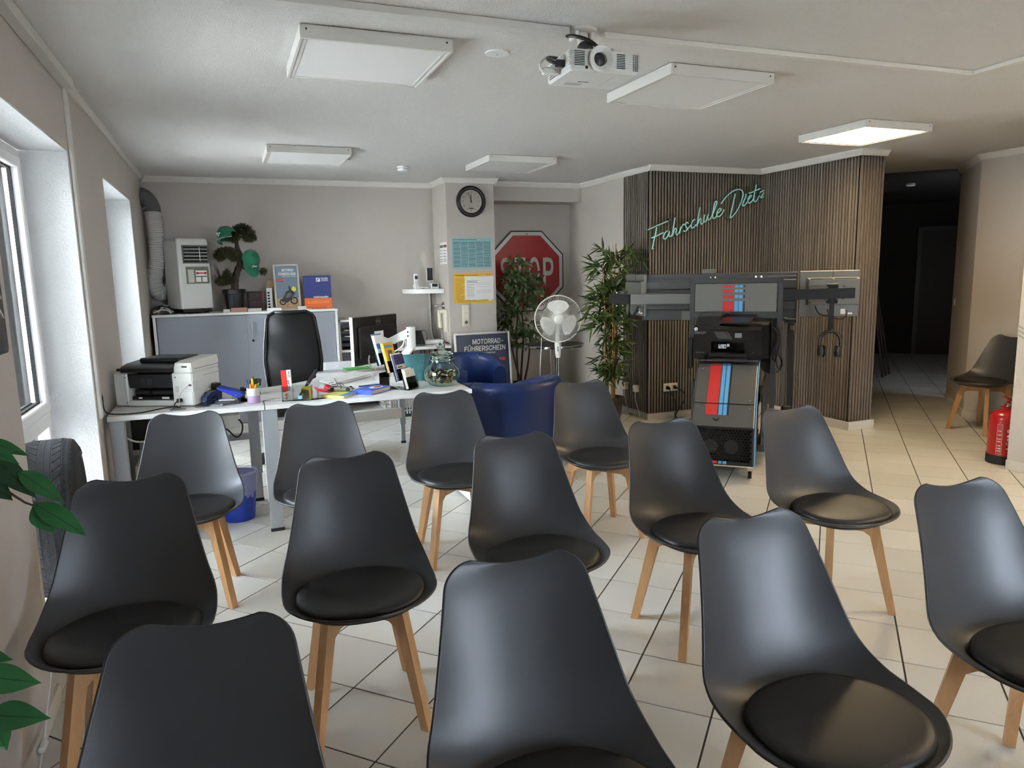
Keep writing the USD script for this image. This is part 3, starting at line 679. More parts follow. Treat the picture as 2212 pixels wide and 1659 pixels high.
def motorcycle(parent, put, x, z, s):
    ring = lambda cx_, cy_, r0, r1, k=1: Point(cx_, cy_).buffer(r0).difference(Point(cx_, cy_).buffer(r1))
    e = lambda g: [trimesh.creation.extrude_polygon(q, .0008, engine='earcut') for q in getattr(g, 'geoms', [g])]
    sh = unary_union([ring(.22, .16, .17, .10), ring(.80, .22, .20, .12), Polygon([(.15, .2), (.42, .72), (.70, .80), (.86, .60), (.72, .35), (.45, .12)]), Polygon([(.58, .75), (.55, 1.0), (.63, .98), (.68, .76)])])
    m = cat(e(sh)); m.apply_scale([s, s, 1]); part(parent, 'motorcycle_print', put(m, x, z, .001), 'moto_dark', smooth=False)
    g = unary_union([Polygon([(.35, .35), (.48, .62), (.66, .66), (.62, .42)]), LineString([(.78, .22), (.66, .62)]).buffer(.02), Polygon([(.2, .45), (.34, .62), (.4, .58), (.28, .42)]), Point(.22, .16).buffer(.035), Point(.8, .22).buffer(.035)])
    m = cat(e(g)); m.apply_scale([s, s, 1]); part(parent, 'engine_print', put(m, x, z, .0019), 'moto_grey', smooth=False)
    y = Polygon([(.68, .80), (.78, .98), (.92, .92), (.93, .74), (.82, .70)]); m = cat(e(y)); m.apply_scale([s, s, 1]); part(parent, 'rider_print', put(m, x, z, .0019), 'moto_yellow', smooth=False)
def framed(name, label, category, loc, rz, W_, H_, fr, lean, frame_mat, depth=.03):
    t = thing(name, label, category, loc, rz); 
    M = RotM([1, 0, 0], -lean)
    def P(nm, m, mt, sm=30):
        m = cat(m) if isinstance(m, list) else m; m = m.copy(); m.apply_transform(M); return part(t, nm, m, mt, smooth=sm)
    P('frame', [bx(-fr, 0, -.006, depth, -fr, H_ + fr, .002), bx(W_, W_ + fr, -.006, depth, -fr, H_ + fr, .002), bx(0, W_, -.006, depth, -fr, 0, .002), bx(0, W_, -.006, depth, H_, H_ + fr, .002)], frame_mat)
    return t, M
class Tilt:
    """part() for pieces that share one tilt."""
    def __init__(s, M): s.M = M
t, M = framed('picture_frame', 'silver framed motorcycle licence poster standing on the cabinet', 'picture frame', (.475, 7.36, CZ + .012), 0, .205, .415, .018, 7, 'frame_silver')
_pp = part
def tilted(Mx):
    def p(parent, name, mesh, m, smooth=30, label=None, kind=None):
        mesh = cat(list(mesh)) if isinstance(mesh, (list, tuple)) else mesh.copy(); mesh.apply_transform(Mx); return _pp(parent, name, mesh, m, smooth, label, kind)
    return p
part = tilted(M)
pr = part(t, 'poster', bx(0, .205, 0, .012, .10, .415), 'poster_sky'); part(t, 'poster_ground', bx(0, .205, -.0002, .012, 0, .10), 'board_brown')
put = printed_poster(pr, .205, .415, 'MOTORRAD-', 'FÜHRERSCHEIN', 'poster_sky')
part(pr, 'print_tag', put(ext(sbox(0, 0, .062, .026), 0, .0008), .012, .265), 'ink_red'); part(pr, 'print_tag', put(ext(sbox(0, 0, .034, .02), 0, .0008), .085, .016, .002), 'ink_red')
part(pr, 'tag_text', put(text('FÜHRERSCHEIN', .006, .0005), .018, .276, .0022), 'ink_white', smooth=False)
part(pr, 'tag_text', put(text('LOUIS', .009, .0005, True), .088, .021, .003), 'ink_white', smooth=False)
motorcycle(pr, put, .012, .035, .185)
part = _pp
part(t, 'easel_back', bx(.06, .14, .05, .058, -.012, .2), 'board_brown')
t = thing('brochure_box', 'upright navy and orange training plan box beside the framed poster', 'box', (.735, 7.37, CZ), -2)
part(t, 'upper_panel', bx(0, .262, 0, .05, .105, .325, .001), 'book_navy'); part(t, 'lower_panel', bx(0, .262, -.0005, .05, 0, .105, .001), 'book_orange')
put = lambda m, x, z, e=.0012: upright(m, (x, -e, z), (1, 0, 0))
part(t, 'brand_lettering', [put(text('FAHREN', .017, .0008, True, 0, .07), .165, .288), put(text('LERNEN', .017, .0008, False, 0, .07), .165, .268)], 'ink_white', smooth=False)
part(t, 'brand_mark', put(trimesh.creation.extrude_polygon(sbox(0, 0, .038, .038).difference(LineString([(.008, .008), (.012, .022), (.026, .03)]).buffer(.004)), .0008, engine='earcut'), .12, .266), 'ink_white', smooth=False)
part(t, 'title', put(text('Ausbildungspläne', .017, .0008, True, .1, .145), .085, .108), 'ink_white', smooth=False)
part(t, 'title_large', put(text('AUSBILDUNG', .026, .0008, False, 0, .212), .022, .052, .0016), 'text_orange', smooth=False)
part(t, 'publisher_mark', put(text('vogel', .007, .0006, True, 0, .03), .205, .012, .0016), 'ink_white', smooth=False)
t = thing('gift_carton', 'small black carton with red line drawing beside the bonsai pot', 'box', (.205, 7.46, CZ), -6)
part(t, 'carton', bx(0, .142, 0, .08, 0, .185, .001), 'carton_black')
ln = [LineString([(.012, .01), (.02, .06), (.012, .12), (.022, .15), (.07, .168)]), LineString([(.13, .01), (.122, .06), (.13, .12), (.12, .15), (.078, .168)]), LineString([(.035, .125), (.052, .15), (.03, .16)]), LineString([(.105, .125), (.09, .15), (.112, .16)])]
part(t, 'line_drawing', [put(trimesh.creation.extrude_polygon(l.buffer(.0012), .0008, engine='earcut'), 0, 0) for l in ln], 'carton_red', smooth=False)
part(t, 'lettering', [put(text('polo.de', .016, .0008, True, .2, .075), .035, .072), put(text('motorradbekleidung', .007, .0006, False, 0, .085), .03, .052)], 'carton_red', smooth=False)
part(t, 'side_stripe', bx(.140, .1425, -.0008, .08, 0, .185), 'carton_red')
solo('fibreboard', Rx(bx(.40, .56, 7.50, 7.508, CZ, CZ + .30), -5, (0, 7.5, CZ)), 'board_brown', 'plain brown fibreboard leaning behind the framed poster', 'board')
t = thing('info_card', 'white printed card edge standing left of the framed poster', 'card'); part(t, 'card', Rx(bx(.385, .44, 7.47, 7.474, CZ, CZ + .215), -4, (0, 7.47, CZ)), 'paper_white')
part(t, 'printed_bars', [Rx(bx(.395, .415, 7.468, 7.4705, CZ + .02 + k * .028, CZ + .02 + k * .028 + .017), -4, (0, 7.47, CZ)) for k in range(6)], 'ink_black')
def stack(name, label, category, x0, x1, y0, y1, n, h, mts, rz=0, z=CZ, group=None):
    t = thing(name, label, category, ((x0 + x1) / 2, (y0 + y1) / 2, z), rz, group)
    for k in range(n):
        a, b = RNG.uniform(-.004, .004, 2)
        part(t, 'sheet', bx(-(x1 - x0) / 2 + a, (x1 - x0) / 2 + a, -(y1 - y0) / 2 + b, (y1 - y0) / 2 + b, k * h, (k + 1) * h - .0006), mts[k % len(mts)])
    return t
stack('leaflet_pile', 'pile of salmon pink leaflets in front of the bonsai pot', 'leaflets', .045, .185, 7.23, 7.31, 5, .008, ['salmon_paper'])
stack('leaflet_pile', 'small pile of white slips left of the pink leaflets', 'leaflets', -.02, .04, 7.235, 7.30, 4, .007, ['paper_grey', 'paper_white'])
stack('booklet_pile', 'grey and cream booklets in front of the black carton', 'booklets', .195, .32, 7.23, 7.33, 3, .010, ['frame_pale', 'paper_grey', 'paper_grey'])
stack('card_box', 'flat white card stack under the framed poster', 'cards', .37, .50, 7.22, 7.30, 3, .009, ['paper_white'])
stack('card_box', 'flat white card stack at the foot of the navy box', 'cards', .66, .735, 7.25, 7.32, 3, .011, ['paper_white', 'paper_grey'])
solo('note_block', bx(.72, .78, 7.215, 7.245, CZ, CZ + .008), 'paper_white', 'thin white pad lying before the orange box foot', 'pad')

# ---- clock
t = thing('wall_clock', 'round black-rimmed wall clock showing almost twelve on the column', 'clock', (2.443, 7.195, 2.207))
rim = lathe([(.115, .0), (.158, .0), (.160, .008), (.156, .024), (.146, .034), (.132, .036), (.122, .030), (.119, .016), (.115, .010)], 64)
cl = lambda m: Rx(m, 90)
part(t, 'clock_rim', cl(rim), 'plastic_black', smooth=45)
part(t, 'dial', cl(T(trimesh.creation.cylinder(.121, .004, sections=64), 0, 0, .010)), 'clock_face')
nm = []
for k in range(1, 13):
    a = math.radians(90 - 30 * k); s = text(str(k), .017, .0008); c = (s.bounds[0] + s.bounds[1]) / 2
    nm.append(upright(s, (.090 * math.cos(a) - c[0], -.0125, .090 * math.sin(a) - c[1]), (1, 0, 0)))
part(t, 'numerals', nm, 'ink_black', smooth=False)
part(t, 'minute_marks', [upright(ext(Polygon([(-.0008, 0), (.0008, 0), (.0008, .006), (-.0008, .006)]).buffer(0), 0, .0006), (.108 * math.sin(math.radians(30 * k)), -.0125, .108 * math.cos(math.radians(30 * k)) - .003), (1, 0, 0)) for k in range(12)], 'ink_grey')
part(t, 'date_window', bx(-.024, .024, -.0135, -.012, -.078, -.064), 'ink_grey')
part(t, 'maker_line', upright(text('FUNKUHR', .005, .0006), (-.014, -.0125, -.052), (1, 0, 0)), 'ink_grey', smooth=False)
part(t, 'minute_hand', Ry(bx(-.002, .002, -.020, -.018, -.015, .098), -19), 'ink_black'); part(t, 'hour_hand', Ry(bx(-.003, .003, -.017, -.015, -.012, .072), -2), 'ink_black')
part(t, 'hand_cap', cyl((0, -.012, 0), (0, -.022, 0), .006, 16), 'ink_black')
part(t, 'cover_glass', cl(T(trimesh.creation.cylinder(.120, .0015, sections=64), 0, 0, .028)), 'thin_film')

# ---- notices on the column
def lines(x0, x1, z0, n, dz, h, jit=.25):
    r = []
    for k in range(n):
        r.append(bx(x0, x1 - (RNG.random() ** 3) * jit * (x1 - x0), -.0016, -.0005, z0 - k * dz - h, z0 - k * dz))
    return r
t = thing('notice_sheet', 'pale blue terms and conditions notice on the column', 'notice', (2.222, 7.195, 1.523))
W_, H_ = .436, .312
part(t, 'sheet', bx(0, W_, -.0008, .0005, 0, H_), 'notice_blue')
part(t, 'heading', upright(text('Allg. Geschäftsbedingungen für Fahrschulen', .0095, .0006, True, 0, .26), (.014, -.001, H_ - .020), (1, 0, 0)), 'ink_black', smooth=False)
L_ = []
for c in range(5):
    x0 = .014 + c * .0835; z = H_ - .036
    while z > .014:
        n = int(RNG.integers(3, 12)); n = min(n, max(1, int((z - .012) / .0042)))
        L_ += lines(x0, x0 + .076, z, n, .0042, .0021, .3 if n < 4 else .02); z -= n * .0042 + .005
part(t, 'printed_lines', L_, 'ink_grey', smooth=False, kind='stuff')
t = thing('notice_sheet', 'yellow price notice below the blue one on the column', 'notice', (2.230, 7.195, 1.160))
H_ = .318
part(t, 'sheet', bx(0, W_, -.0008, .0005, 0, H_), 'notice_yellow')
part(t, 'heading', [upright(text('Preisaushang', .0125, .0006, True, 0, .10), (.016, -.001, H_ - .030), (1, 0, 0)), upright(text('nach § 32 des Fahrlehrergesetzes', .009, .0006, False, 0, .15), (.121, -.001, H_ - .030), (1, 0, 0)), upright(text('DEGENER', .007, .0006, True, 0, .05), (.365, -.001, H_ - .026), (1, 0, 0))], 'ink_black', smooth=False)
part(t, 'printed_lines', lines(.018, .118, H_ - .062, 14, .0165, .0022, .5) + lines(.03, .38, .028, 2, .012, .0022, .4), 'ink_black', smooth=False, kind='stuff')
part(t, 'white_field', [bx(.168, .198, -.0014, -.0006, .03, .040), bx(.24, .27, -.0014, -.0006, .03, .040), bx(.385, .416, -.0014, -.0006, .018, .044)], 'paper_white')
t = thing('price_sheet', 'white price list in a clear sleeve pinned over the yellow notice', 'sheet', (2.345, 7.192, 1.197), 0)
part(t, 'sheet', Ry(bx(0, .322, -.0008, .0005, 0, .236), 1.0), 'paper_white')
part(t, 'printed_lines', lines(.03, .15, .20, 3, .01, .003) + lines(.03, .11, .16, 12, .0115, .002, .4) + [bx(.135 + c * .021, .145 + c * .021, -.0016, -.0005, z, z + .002) for c in range(8) for z in (.170, .155, .135, .098, .086, .075, .066)], 'ink_grey', smooth=False, kind='stuff')
part(t, 'sleeve_edge', [Ry(bx(-.006, .325, -.003, -.0010, .236, .246), 1.0)], 'paper_white')  # glint along the top of the clear sleeve, modelled as a white strip

# ---- switches and socket strip on the column
t = thing('switch_plate', 'ivory triple switch and socket plate below the yellow notice', 'switch plate', (2.351, 7.195, 1.033))
part(t, 'cover_frame', bx(-.041, .041, -.010, .001, -.112, .112, .004), 'plastic_ivory')
for z in (.071, 0): part(t, 'rocker', bx(-.027, .027, -.015, -.009, z - .027, z + .027, .002), 'plastic_ivory')
part(t, 'socket_insert', [bx(-.027, .027, -.0125, -.009, -.098, -.044, .002)], 'plastic_ivory'); part(t, 'socket_well', cyl((0, -.0128, -.071), (0, -.0118, -.071), .019, 24), 'ink_grey')
part(t, 'pin_hole', cyl((-.009, -.0132, -.071), (-.009, -.0126, -.071), .003, 8), 'ink_black'); part(t, 'pin_hole', cyl((.009, -.0132, -.071), (.009, -.0126, -.071), .003, 8), 'ink_black')

# ---- large poster leaning at the column
t, M = framed('poster_frame', 'large framed dark blue motorcycle licence poster leaning on the column', 'poster', (2.215, 7.055, .03), 0, .585, .805, .022, 6, 'frame_silver')
part = tilted(M)
pr = part(t, 'poster', bx(0, .585, 0, .012, 0, .805), 'poster_navy')
put = printed_poster(pr, .585, .805, 'MOTORRAD-', 'FÜHRERSCHEIN', 'poster_navy', 'frame_pale')
part(pr, 'print_tag', put(ext(sbox(0, 0, .07, .035), 0, .0008), .47, .515), 'ink_red')
motorcycle(pr, put, .05, .04, .48)
part = _pp

# ---- side face of the column: sheet, hook, house phone
t = thing('key_sheet', 'small white sheet with a red and a green header beside the blue notice', 'sheet')
part(t, 'sheet', bx(2.171, 2.1725, 7.21, 7.46, 1.575, 1.80), 'paper_white')
part(t, 'green_header', bx(2.170, 2.172, 7.345, 7.455, 1.745, 1.772), 'cap_green'); part(t, 'red_header', bx(2.170, 2.172, 7.215, 7.325, 1.745, 1.772), 'ink_red')
part(t, 'printed_lines', [bx(2.170, 2.172, y, y + .02, z, z + .008) for y in (7.23, 7.27, 7.30, 7.36, 7.40, 7.43) for z in (1.60, 1.62, 1.65, 1.68, 1.71)], 'ink_grey', kind='stuff')
t = thing('wall_spot', 'small chrome wall spot on the column side above the house phone', 'lamp')
part(t, 'rosette', T(Ry(lathe([(.001, .0), (.042, .0), (.040, .010), (.02, .022), (.001, .026)], 28), -90), 2.172, 7.40, 1.135), 'chrome'); part(t, 'arm', cyl((2.15, 7.40, 1.135), (2.11, 7.40, 1.135), .010, 14), 'chrome')
part(t, 'shade', T(Ry(lathe([(.012, 0), (.018, .0), (.026, .05), (.022, .05)], 24), -90), 2.115, 7.40, 1.135), 'chrome')
t = thing('house_phone', 'ivory wall intercom handset hanging on the column side', 'intercom')
part(t, 'base', bx(2.14, 2.172, 7.25, 7.33, .86, 1.10, .006), 'plastic_ivory'); part(t, 'handset', [bx(2.095, 2.135, 7.345, 7.395, .90, 1.10, .01), bx(2.10, 2.172, 7.30, 7.36, 1.06, 1.10, .008)], 'plastic_ivory')
part(t, 'coiled_cord', tube([(2.125 + .008 * math.cos(k * 1.1), 7.37 - .0006 * k + .008 * math.sin(k * 1.1), .90 - k * .0022) for k in range(90)], .0025, 6), 'plastic_ivory')
part(t, 'lead', tube(spline([(2.16, 7.27, .86), (2.165, 7.24, .80), (2.165, 7.28, .72), (2.165, 7.36, .705), (2.165, 7.42, .77)], 24), .003, 6), 'plastic_ivory')

# ---- corner shelf with phones
t = thing('corner_shelf', 'small white corner shelf between back wall and column', 'shelf')
part(t, 'board', ext(Polygon([(2.17, YB), (1.80, YB), (1.80, 7.60)] + [(2.17 - .37 * math.cos(a), 7.60 - .26 * math.sin(a)) for a in np.linspace(.15, 1.45, 14)] + [(2.17, 7.34)]), 1.272, 1.318), 'plastic_white')
t = thing('cordless_phone', 'white cordless handset in its charging base at the shelf left', 'phone', (1.93, 7.50, 1.318), 4)
part(t, 'charging_base', [bx(-.05, .10, -.045, .045, 0, .022, .006), bx(-.05, -.005, -.04, .04, .02, .05, .006)], 'plastic_white')
part(t, 'handset', bx(-.048, -.004, -.012, .012, .012, .165, .006), 'plastic_white'); part(t, 'display', bx(-.041, -.011, -.014, -.011, .105, .14), 'plastic_dark')
part(t, 'keypad', [bx(-.040 + c * .0105, -.032 + c * .0105, -.0135, -.0115, .04 + r * .012, .046 + r * .012) for c in range(3) for r in range(4)], 'paper_grey')
part(t, 'base_button', bx(.02, .05, -.046, -.043, .008, .012), 'plastic_dark')
t = thing('smartphone_on_stand', 'upright black-screened smartphone on a white stand on the corner shelf', 'smartphone', (2.06, 7.50, 1.318), 5)
part(t, 'body', bx(-.036, .036, .0, .009, .085, .225, .004), 'plastic_white'); part(t, 'screen', bx(-.032, .032, -.0012, .0005, .089, .221, .001), 'plastic_black')
part(t, 'stand', [cyl((0, .01, .002), (0, .01, .085), .005, 12), bx(-.036, -.01, -.012, .016, .078, .086, .002), bx(.01, .036, -.012, .016, .078, .086, .002), cyl((0, .01, 0), (0, .01, .006), .035, 24)], 'plastic_white')
t = thing('display_unit', 'small white thermostat box with dark display at the shelf right', 'thermostat', (2.105, 7.46, 1.318), 4)
part(t, 'housing', Rx(bx(-.045, .042, 0, .03, 0, .062, .005), -8), 'plastic_white'); part(t, 'display', Rx(bx(-.033, .028, -.0015, .001, .022, .054), -8), 'plastic_black')
t = thing('shelf_cables', 'white and black cables hanging from the corner shelf', 'cables')
for k, (dx, c) in enumerate(((0, 'plastic_white'), (.012, 'plastic_white'), (.022, 'plastic_black'))):
    part(t, 'cable', tube(spline([(2.09 + dx, 7.68, 1.272), (2.09 + dx, 7.685, 1.1), (2.095 + dx * .7, 7.68, .95), (2.10 + dx, 7.67, .80), (2.12 + dx, 7.60, .74)], 24), .005, 6), c)

# ---- side table at the back with letter trays, router and tablet
t = thing('open_shelf_unit', 'low white open shelf unit with letter trays beside the cabinet', 'shelf unit')
part(t, 'side_panel', bx(1.03, 1.05, 7.24, 7.68, 0, 1.04, .001), 'cabinet_white'); part(t, 'side_panel', bx(1.50, 1.52, 7.24, 7.68, 0, 1.04, .001), 'cabinet_white')
for z in (.10, .40, .735): part(t, 'shelf_board', bx(1.05, 1.50, 7.24, 7.68, z - .022, z, .001), 'cabinet_white')
part(t, 'top_board', bx(1.03, 1.52, 7.24, 7.68, 1.018, 1.040, .001), 'cabinet_white'); part(t, 'back_panel', bx(1.05, 1.50, 7.665, 7.68, .1, 1.02), 'cabinet_grey')
t = thing('letter_tray_set', 'stack of black letter trays inside the white shelf unit', 'letter trays', (1.06, 7.27, .737))
for k in range(4):
    z = k * .062; part(t, 'tray', [bx(0, .40, 0, .32, z, z + .004), bx(0, .004, 0, .32, z, z + .05), bx(.396, .40, 0, .32, z, z + .05), bx(0, .40, .316, .32, z, z + .05)], 'plastic_black')
    if k in (2, 3): part(t, 'paper', bx(.03, .35, .0, .3, z + .005, z + .012), 'paper_white')
t = thing('side_table', 'white wall-side table top below the corner shelf', 'table')
part(t, 'tabletop', bx(1.53, 2.165, 7.14, 7.68, .705, .735, .002), 'cabinet_white')
for x, y in ((2.13, 7.18), (2.13, 7.64)): part(t, 'leg', bx(x - .02, x + .02, y - .02, y + .02, 0, .705), 'plastic_black')
t = thing('router', 'white router box on the wall-side table', 'router', (2.03, 7.38, .735)); part(t, 'housing', [bx(-.10, .10, -.07, .07, .006, .045, .004)], 'plastic_white'); part(t, 'foot', bx(-.095, .095, -.065, .065, 0, .008), 'plastic_black')
part(t, 'lamp', [bx(.03 + k * .015, .036 + k * .015, -.0712, -.069, .022, .026) for k in range(3)], 'ink_grey')
t = thing('tilted_terminal', 'black tilted desk terminal left of the router', 'terminal', (1.85, 7.32, .735)); part(t, 'housing', trimesh.convex.convex_hull(np.array([(x, y, z) for x in (-.11, .06) for y, z in ((-.08, 0), (-.08, .02), (.06, .15), (.09, .15), (.09, 0))]) + np.array([0, 0, 0])), 'plastic_black', smooth=False)
part(t, 'cable', tube(spline([(.05, .08, .10), (.10, .08, .15), (.12, .06, .10), (.10, .05, .04)], 16), .003, 6), 'plastic_black')
t = thing('key_bunch', 'blue and red key fobs at the right end of the wall-side table', 'keys', (2.135, 7.24, .735)); part(t, 'blue_fob', bx(-.03, .02, -.02, .02, .004, .026, .005), 'book_navy'); part(t, 'red_fob', bx(-.02, .01, -.045, -.02, 0, .014, .003), 'ink_red')
t = thing('under_table_cables', 'tangle of black and grey cables under the wall-side table', 'cables')
for k in range(7):
    q = RNG.uniform(-1, 1, (5, 3)); part(t, 'cable', tube(spline([(1.68 + .06 * k + .03 * q[i, 0], 7.35 + .06 * q[i, 1], [.70, .58, .48, .56, .66][i] + .04 * q[i, 2]) for i in range(5)], 24), .004, 6), 'plastic_black' if k % 3 else 'paper_grey')
part(t, 'power_brick', bx(1.72, 1.80, 7.4, 7.45, .52, .68, .005), 'plastic_black')

# ---- stop sign in the recess
t = thing('stop_sign', 'large red octagonal stop sign hanging in the wall recess', 'road sign', (3.27, 7.685, 1.480))
def octo(r): return Polygon([(r / math.cos(math.pi / 8) * math.cos(math.pi / 8 + k * math.pi / 4), r / math.cos(math.pi / 8) * math.sin(math.pi / 8 + k * math.pi / 4)) for k in range(8)]).buffer(-.02).buffer(.02)
sg = lambda m, e: upright(m, (0, -e, 0), (1, 0, 0))
part(t, 'sign_rim', sg(ext(octo(.462), -.012, .010), 0), 'plastic_black'); part(t, 'white_border', sg(ext(octo(.448), 0, .002), .0095), 'traffic_white'); part(t, 'red_field', sg(ext(octo(.408), 0, .002), .011), 'traffic_red')
x = -.335
for ch in 'STOP':
    m = text(ch, .30, .002, True, 0, .135); part(t, 'letter', sg(T(m, x, -.15, 0), .0125), 'traffic_white', smooth=False, label='white letter ' + ch); x += .178
part(t, 'mounting_bolt', [sg(cyl((0, .425, 0), (0, .425, .008), .012, 12), .012)], 'metal_grey')

# ================================================================ desks and what lies on them
mat('desk_white', (216, 216, 214), 0.35)
mat('desk_edge', (206, 205, 200), 0.5)
mat('desk_metal', (172, 178, 184), 0.4, metal=.35)
mat('printer_white', (214, 214, 208), 0.4)
mat('printer_black', (26, 27, 30), 0.35)
mat('mesh_black', (20, 20, 22), 0.6, bump=(1500, .0006))
mat('blue_plastic', (28, 52, 168), 0.35)
mat('navy_plastic', (32, 48, 92), 0.3)
mat('grey_metal_dark', (110, 112, 116), 0.35, metal=.7)
mat('pen_orange', (236, 130, 40), 0.4); mat('pen_yellow', (226, 196, 30), 0.4); mat('pen_green', (70, 180, 70), 0.4); mat('pen_blue', (30, 70, 150), 0.4)
mat('tin_white', (216, 212, 204), 0.5, vary=(30, .06)); mat('tin_lilac', (176, 150, 186), 0.5)
mat('box_red', (204, 44, 36), 0.45); mat('box_orange', (232, 140, 60), 0.5); mat('sticky_blue', (130, 196, 226), 0.6)
mat('card_yellow', (196, 190, 40), 0.5, vary=(40, .4)); mat('photo_brown', (96, 78, 62), 0.5, vary=(50, .5))
mat('book_yellow', (214, 214, 112), 0.5); mat('book_blue', (64, 92, 196), 0.45)
mat('toy_red', (206, 32, 52), 0.45)
mat('teal_felt', (84, 142, 152), 0.85, vary=(26, .22), bump=(300, .0006)); mat('teal_felt_dark', (56, 92, 88), 0.85, vary=(26, .15))
mat('leaflet_blue', (88, 140, 188), 0.5); mat('leaflet_yellow', (222, 172, 40), 0.5); mat('leaflet_navy', (44, 40, 92), 0.5); mat('leaflet_cream', (216, 206, 188), 0.5); mat('leaflet_red', (150, 50, 48), 0.5)
mat('jar_glass', (226, 244, 236), 0.03, trans=1.0, ior=1.45)
mat('jar_scrap_dark', (46, 40, 34), 0.6); mat('jar_scrap_cork', (190, 142, 92), 0.7); mat('jar_scrap_pale', (206, 206, 180), 0.5); mat('jar_scrap_gold', (170, 130, 60), 0.3, metal=.8)
mat('leather_blue', (22, 44, 96), 0.38, vary=(5, .10), bump=(260, .0006)); mat('leather_seam', (20, 44, 100), 0.5)
mat('monitor_black', (28, 24, 22), 0.45); mat('bin_blue', (24, 60, 168), 0.4); mat('aid_green', (28, 128, 120), 0.5)
usdkit.material(stage, '/World/Looks/bag_film', {'t': ('transparent_bsdf', {}), 'g': ('principled_bsdf', {'base_color': (.85, .88, .95), 'roughness': .15}), 'm': ('mix_closure', {'fac': .28})}, [('t.BSDF', 'm.closure1'), ('g.BSDF', 'm.closure2')], surface='m.closure')
LOOKS['bag_film'] = UsdShade.Material.Get(stage, '/World/Looks/bag_film')

DZ = .752
def desk_leg(t, x, y, w=.07, d=.035, split=.19, top=.725, mt='desk_metal'):
    part(t, 'leg', bx(x - w / 2, x + w / 2, y - d / 2, y + d / 2, split, top, .003), mt)
    part(t, 'leg_extension', bx(x - w / 2 + .006, x + w / 2 - .006, y - d / 2 + .005, y + d / 2 - .005, .018, split + .02, .002), mt)
    part(t, 'foot_cap', bx(x - w / 2 + .004, x + w / 2 - .004, y - d / 2 + .003, y + d / 2 - .003, 0, .02, .002), 'plastic_black')
# the straight desk along the window
t = thing('desk', 'straight white desk by the window that carries the white printer', 'desk')
tp1 = Polygon([(-.632, 4.262), (.1605, 4.222), (.1605, 4.93), (-.632, 4.97)])
g1 = [Point(-.300, 4.335), Point(-.185, 4.365)]
part(t, 'tabletop', ext(tp1, DZ - .026, DZ), 'desk_white', smooth=False)
part(t, 'cable_grommet', [ext(Point(-.29, 4.33).buffer(.042), DZ - .001, DZ + .0025)], 'metal_grey'); part(t, 'cable_grommet', [ext(Point(-.165, 4.365).buffer(.042), DZ - .001, DZ + .0025)], 'metal_grey')
desk_leg(t, -.592, 4.285); desk_leg(t, -.592, 4.90); desk_leg(t, .112, 4.90)
part(t, 'rail', bx(-.55, .09, 4.88, 4.91, .66, .71, .002), 'desk_metal'); part(t, 'rail', [bx(-.605, -.58, 4.30, 4.89, .67, .722)], 'desk_metal')
part(t, 'cable_box', bx(-.16, .03, 4.70, 4.82, .545, .63, .004), 'plastic_white')
part(t, 'cross_bar', bx(-.56, .10, 4.86, 4.885, .43, .47, .002), 'desk_metal')
# corner desk
t = thing('desk', 'white corner desk with wing that carries the monitor and glass jar', 'desk')
pp = [(.1665, 4.222), (1.392, 4.185), (1.425, 6.16), (.668, 6.16), (.575, 5.25)]
arc = [(.575 - .05 - .33 * math.sin(a) * .9, 5.02 + .0) for a in (0,)]
inner = spline([(.575, 5.32), (.545, 5.20), (.45, 5.08), (.30, 4.98), (.1665, 4.925)], 14)
tp2 = Polygon([(.1665, 4.222), (1.392, 4.185), (1.425, 6.16), (.668, 6.16)] + [tuple(p) for p in inner])
part(t, 'tabletop', ext(tp2, DZ - .026, DZ), 'desk_white', smooth=False)
desk_leg(t, .186, 4.243, w=.085); desk_leg(t, 1.372, 6.09, w=.05, split=.17); desk_leg(t, .72, 6.10, w=.05)
part(t, 'side_panel', bx(1.365, 1.385, 4.205, 4.95, .02, .724, .002), 'cabinet_white')
part(t, 'cable_tray', [bx(.68, 1.345, 6.03, 6.05, .60, .705, .002), bx(.68, 1.345, 6.05, 6.10, .60, .604)], 'desk_metal')
part(t, 'modesty_rail', bx(.66, 1.345, 5.98, 6.02, .245, .335, .003), 'desk_edge')
t = thing('desk_cables', 'tangled white and black cables hanging below the corner desk', 'cables')
for k in range(9):
    q = RNG.uniform(-1, 1, (5, 3)); x0 = .55 + .085 * k
    part(t, 'cable', tube(spline([(x0 - .12 + .04 * q[0, 0], 5.6, .70), (x0 - .05, 5.62 + .05 * q[1, 1], .655 + .02 * q[1, 2]), (x0, 5.6, .665 + .02 * q[2, 2]), (x0 + .08, 5.62, .65 + .02 * q[3, 2]), (x0 + .16, 5.6, .69)], 20), .005, 6), ('plastic_white', 'plastic_black', 'paper_grey')[k % 3])
t = thing('desk_cables', 'loose black and green cables under the printer desk', 'cables')
for k in range(6):
    q = RNG.uniform(-1, 1, (5, 3)); part(t, 'cable', tube(spline([(-.56 + .02 * k, 4.80, .30 + .02 * q[0, 2]), (-.52 + .015 * k, 4.66, .42), (-.47 + .02 * q[2, 0], 4.60, .52), (-.40 + .02 * k, 4.62, .58), (-.30 + .02 * k, 4.70, .66)], 24), .0045, 6), ('plastic_black', 'aid_green', 'plastic_black')[k % 3])
part(t, 'white_lead', tube(spline([(-.57, 4.42, .60), (-.50, 4.44, .565), (-.42, 4.46, .575), (-.30, 4.5, .62), (-.1, 4.6, .66), (.1, 4.5, .69)], 24), .006, 6), 'plastic_white')
part(t, 'black_lead', tube(spline([(.02, 4.69, .60), (.035, 4.68, .52), (.005, 4.68, .49), (-.03, 4.69, .52), (-.06, 4.7, .545)], 20), .005, 6), 'plastic_black')
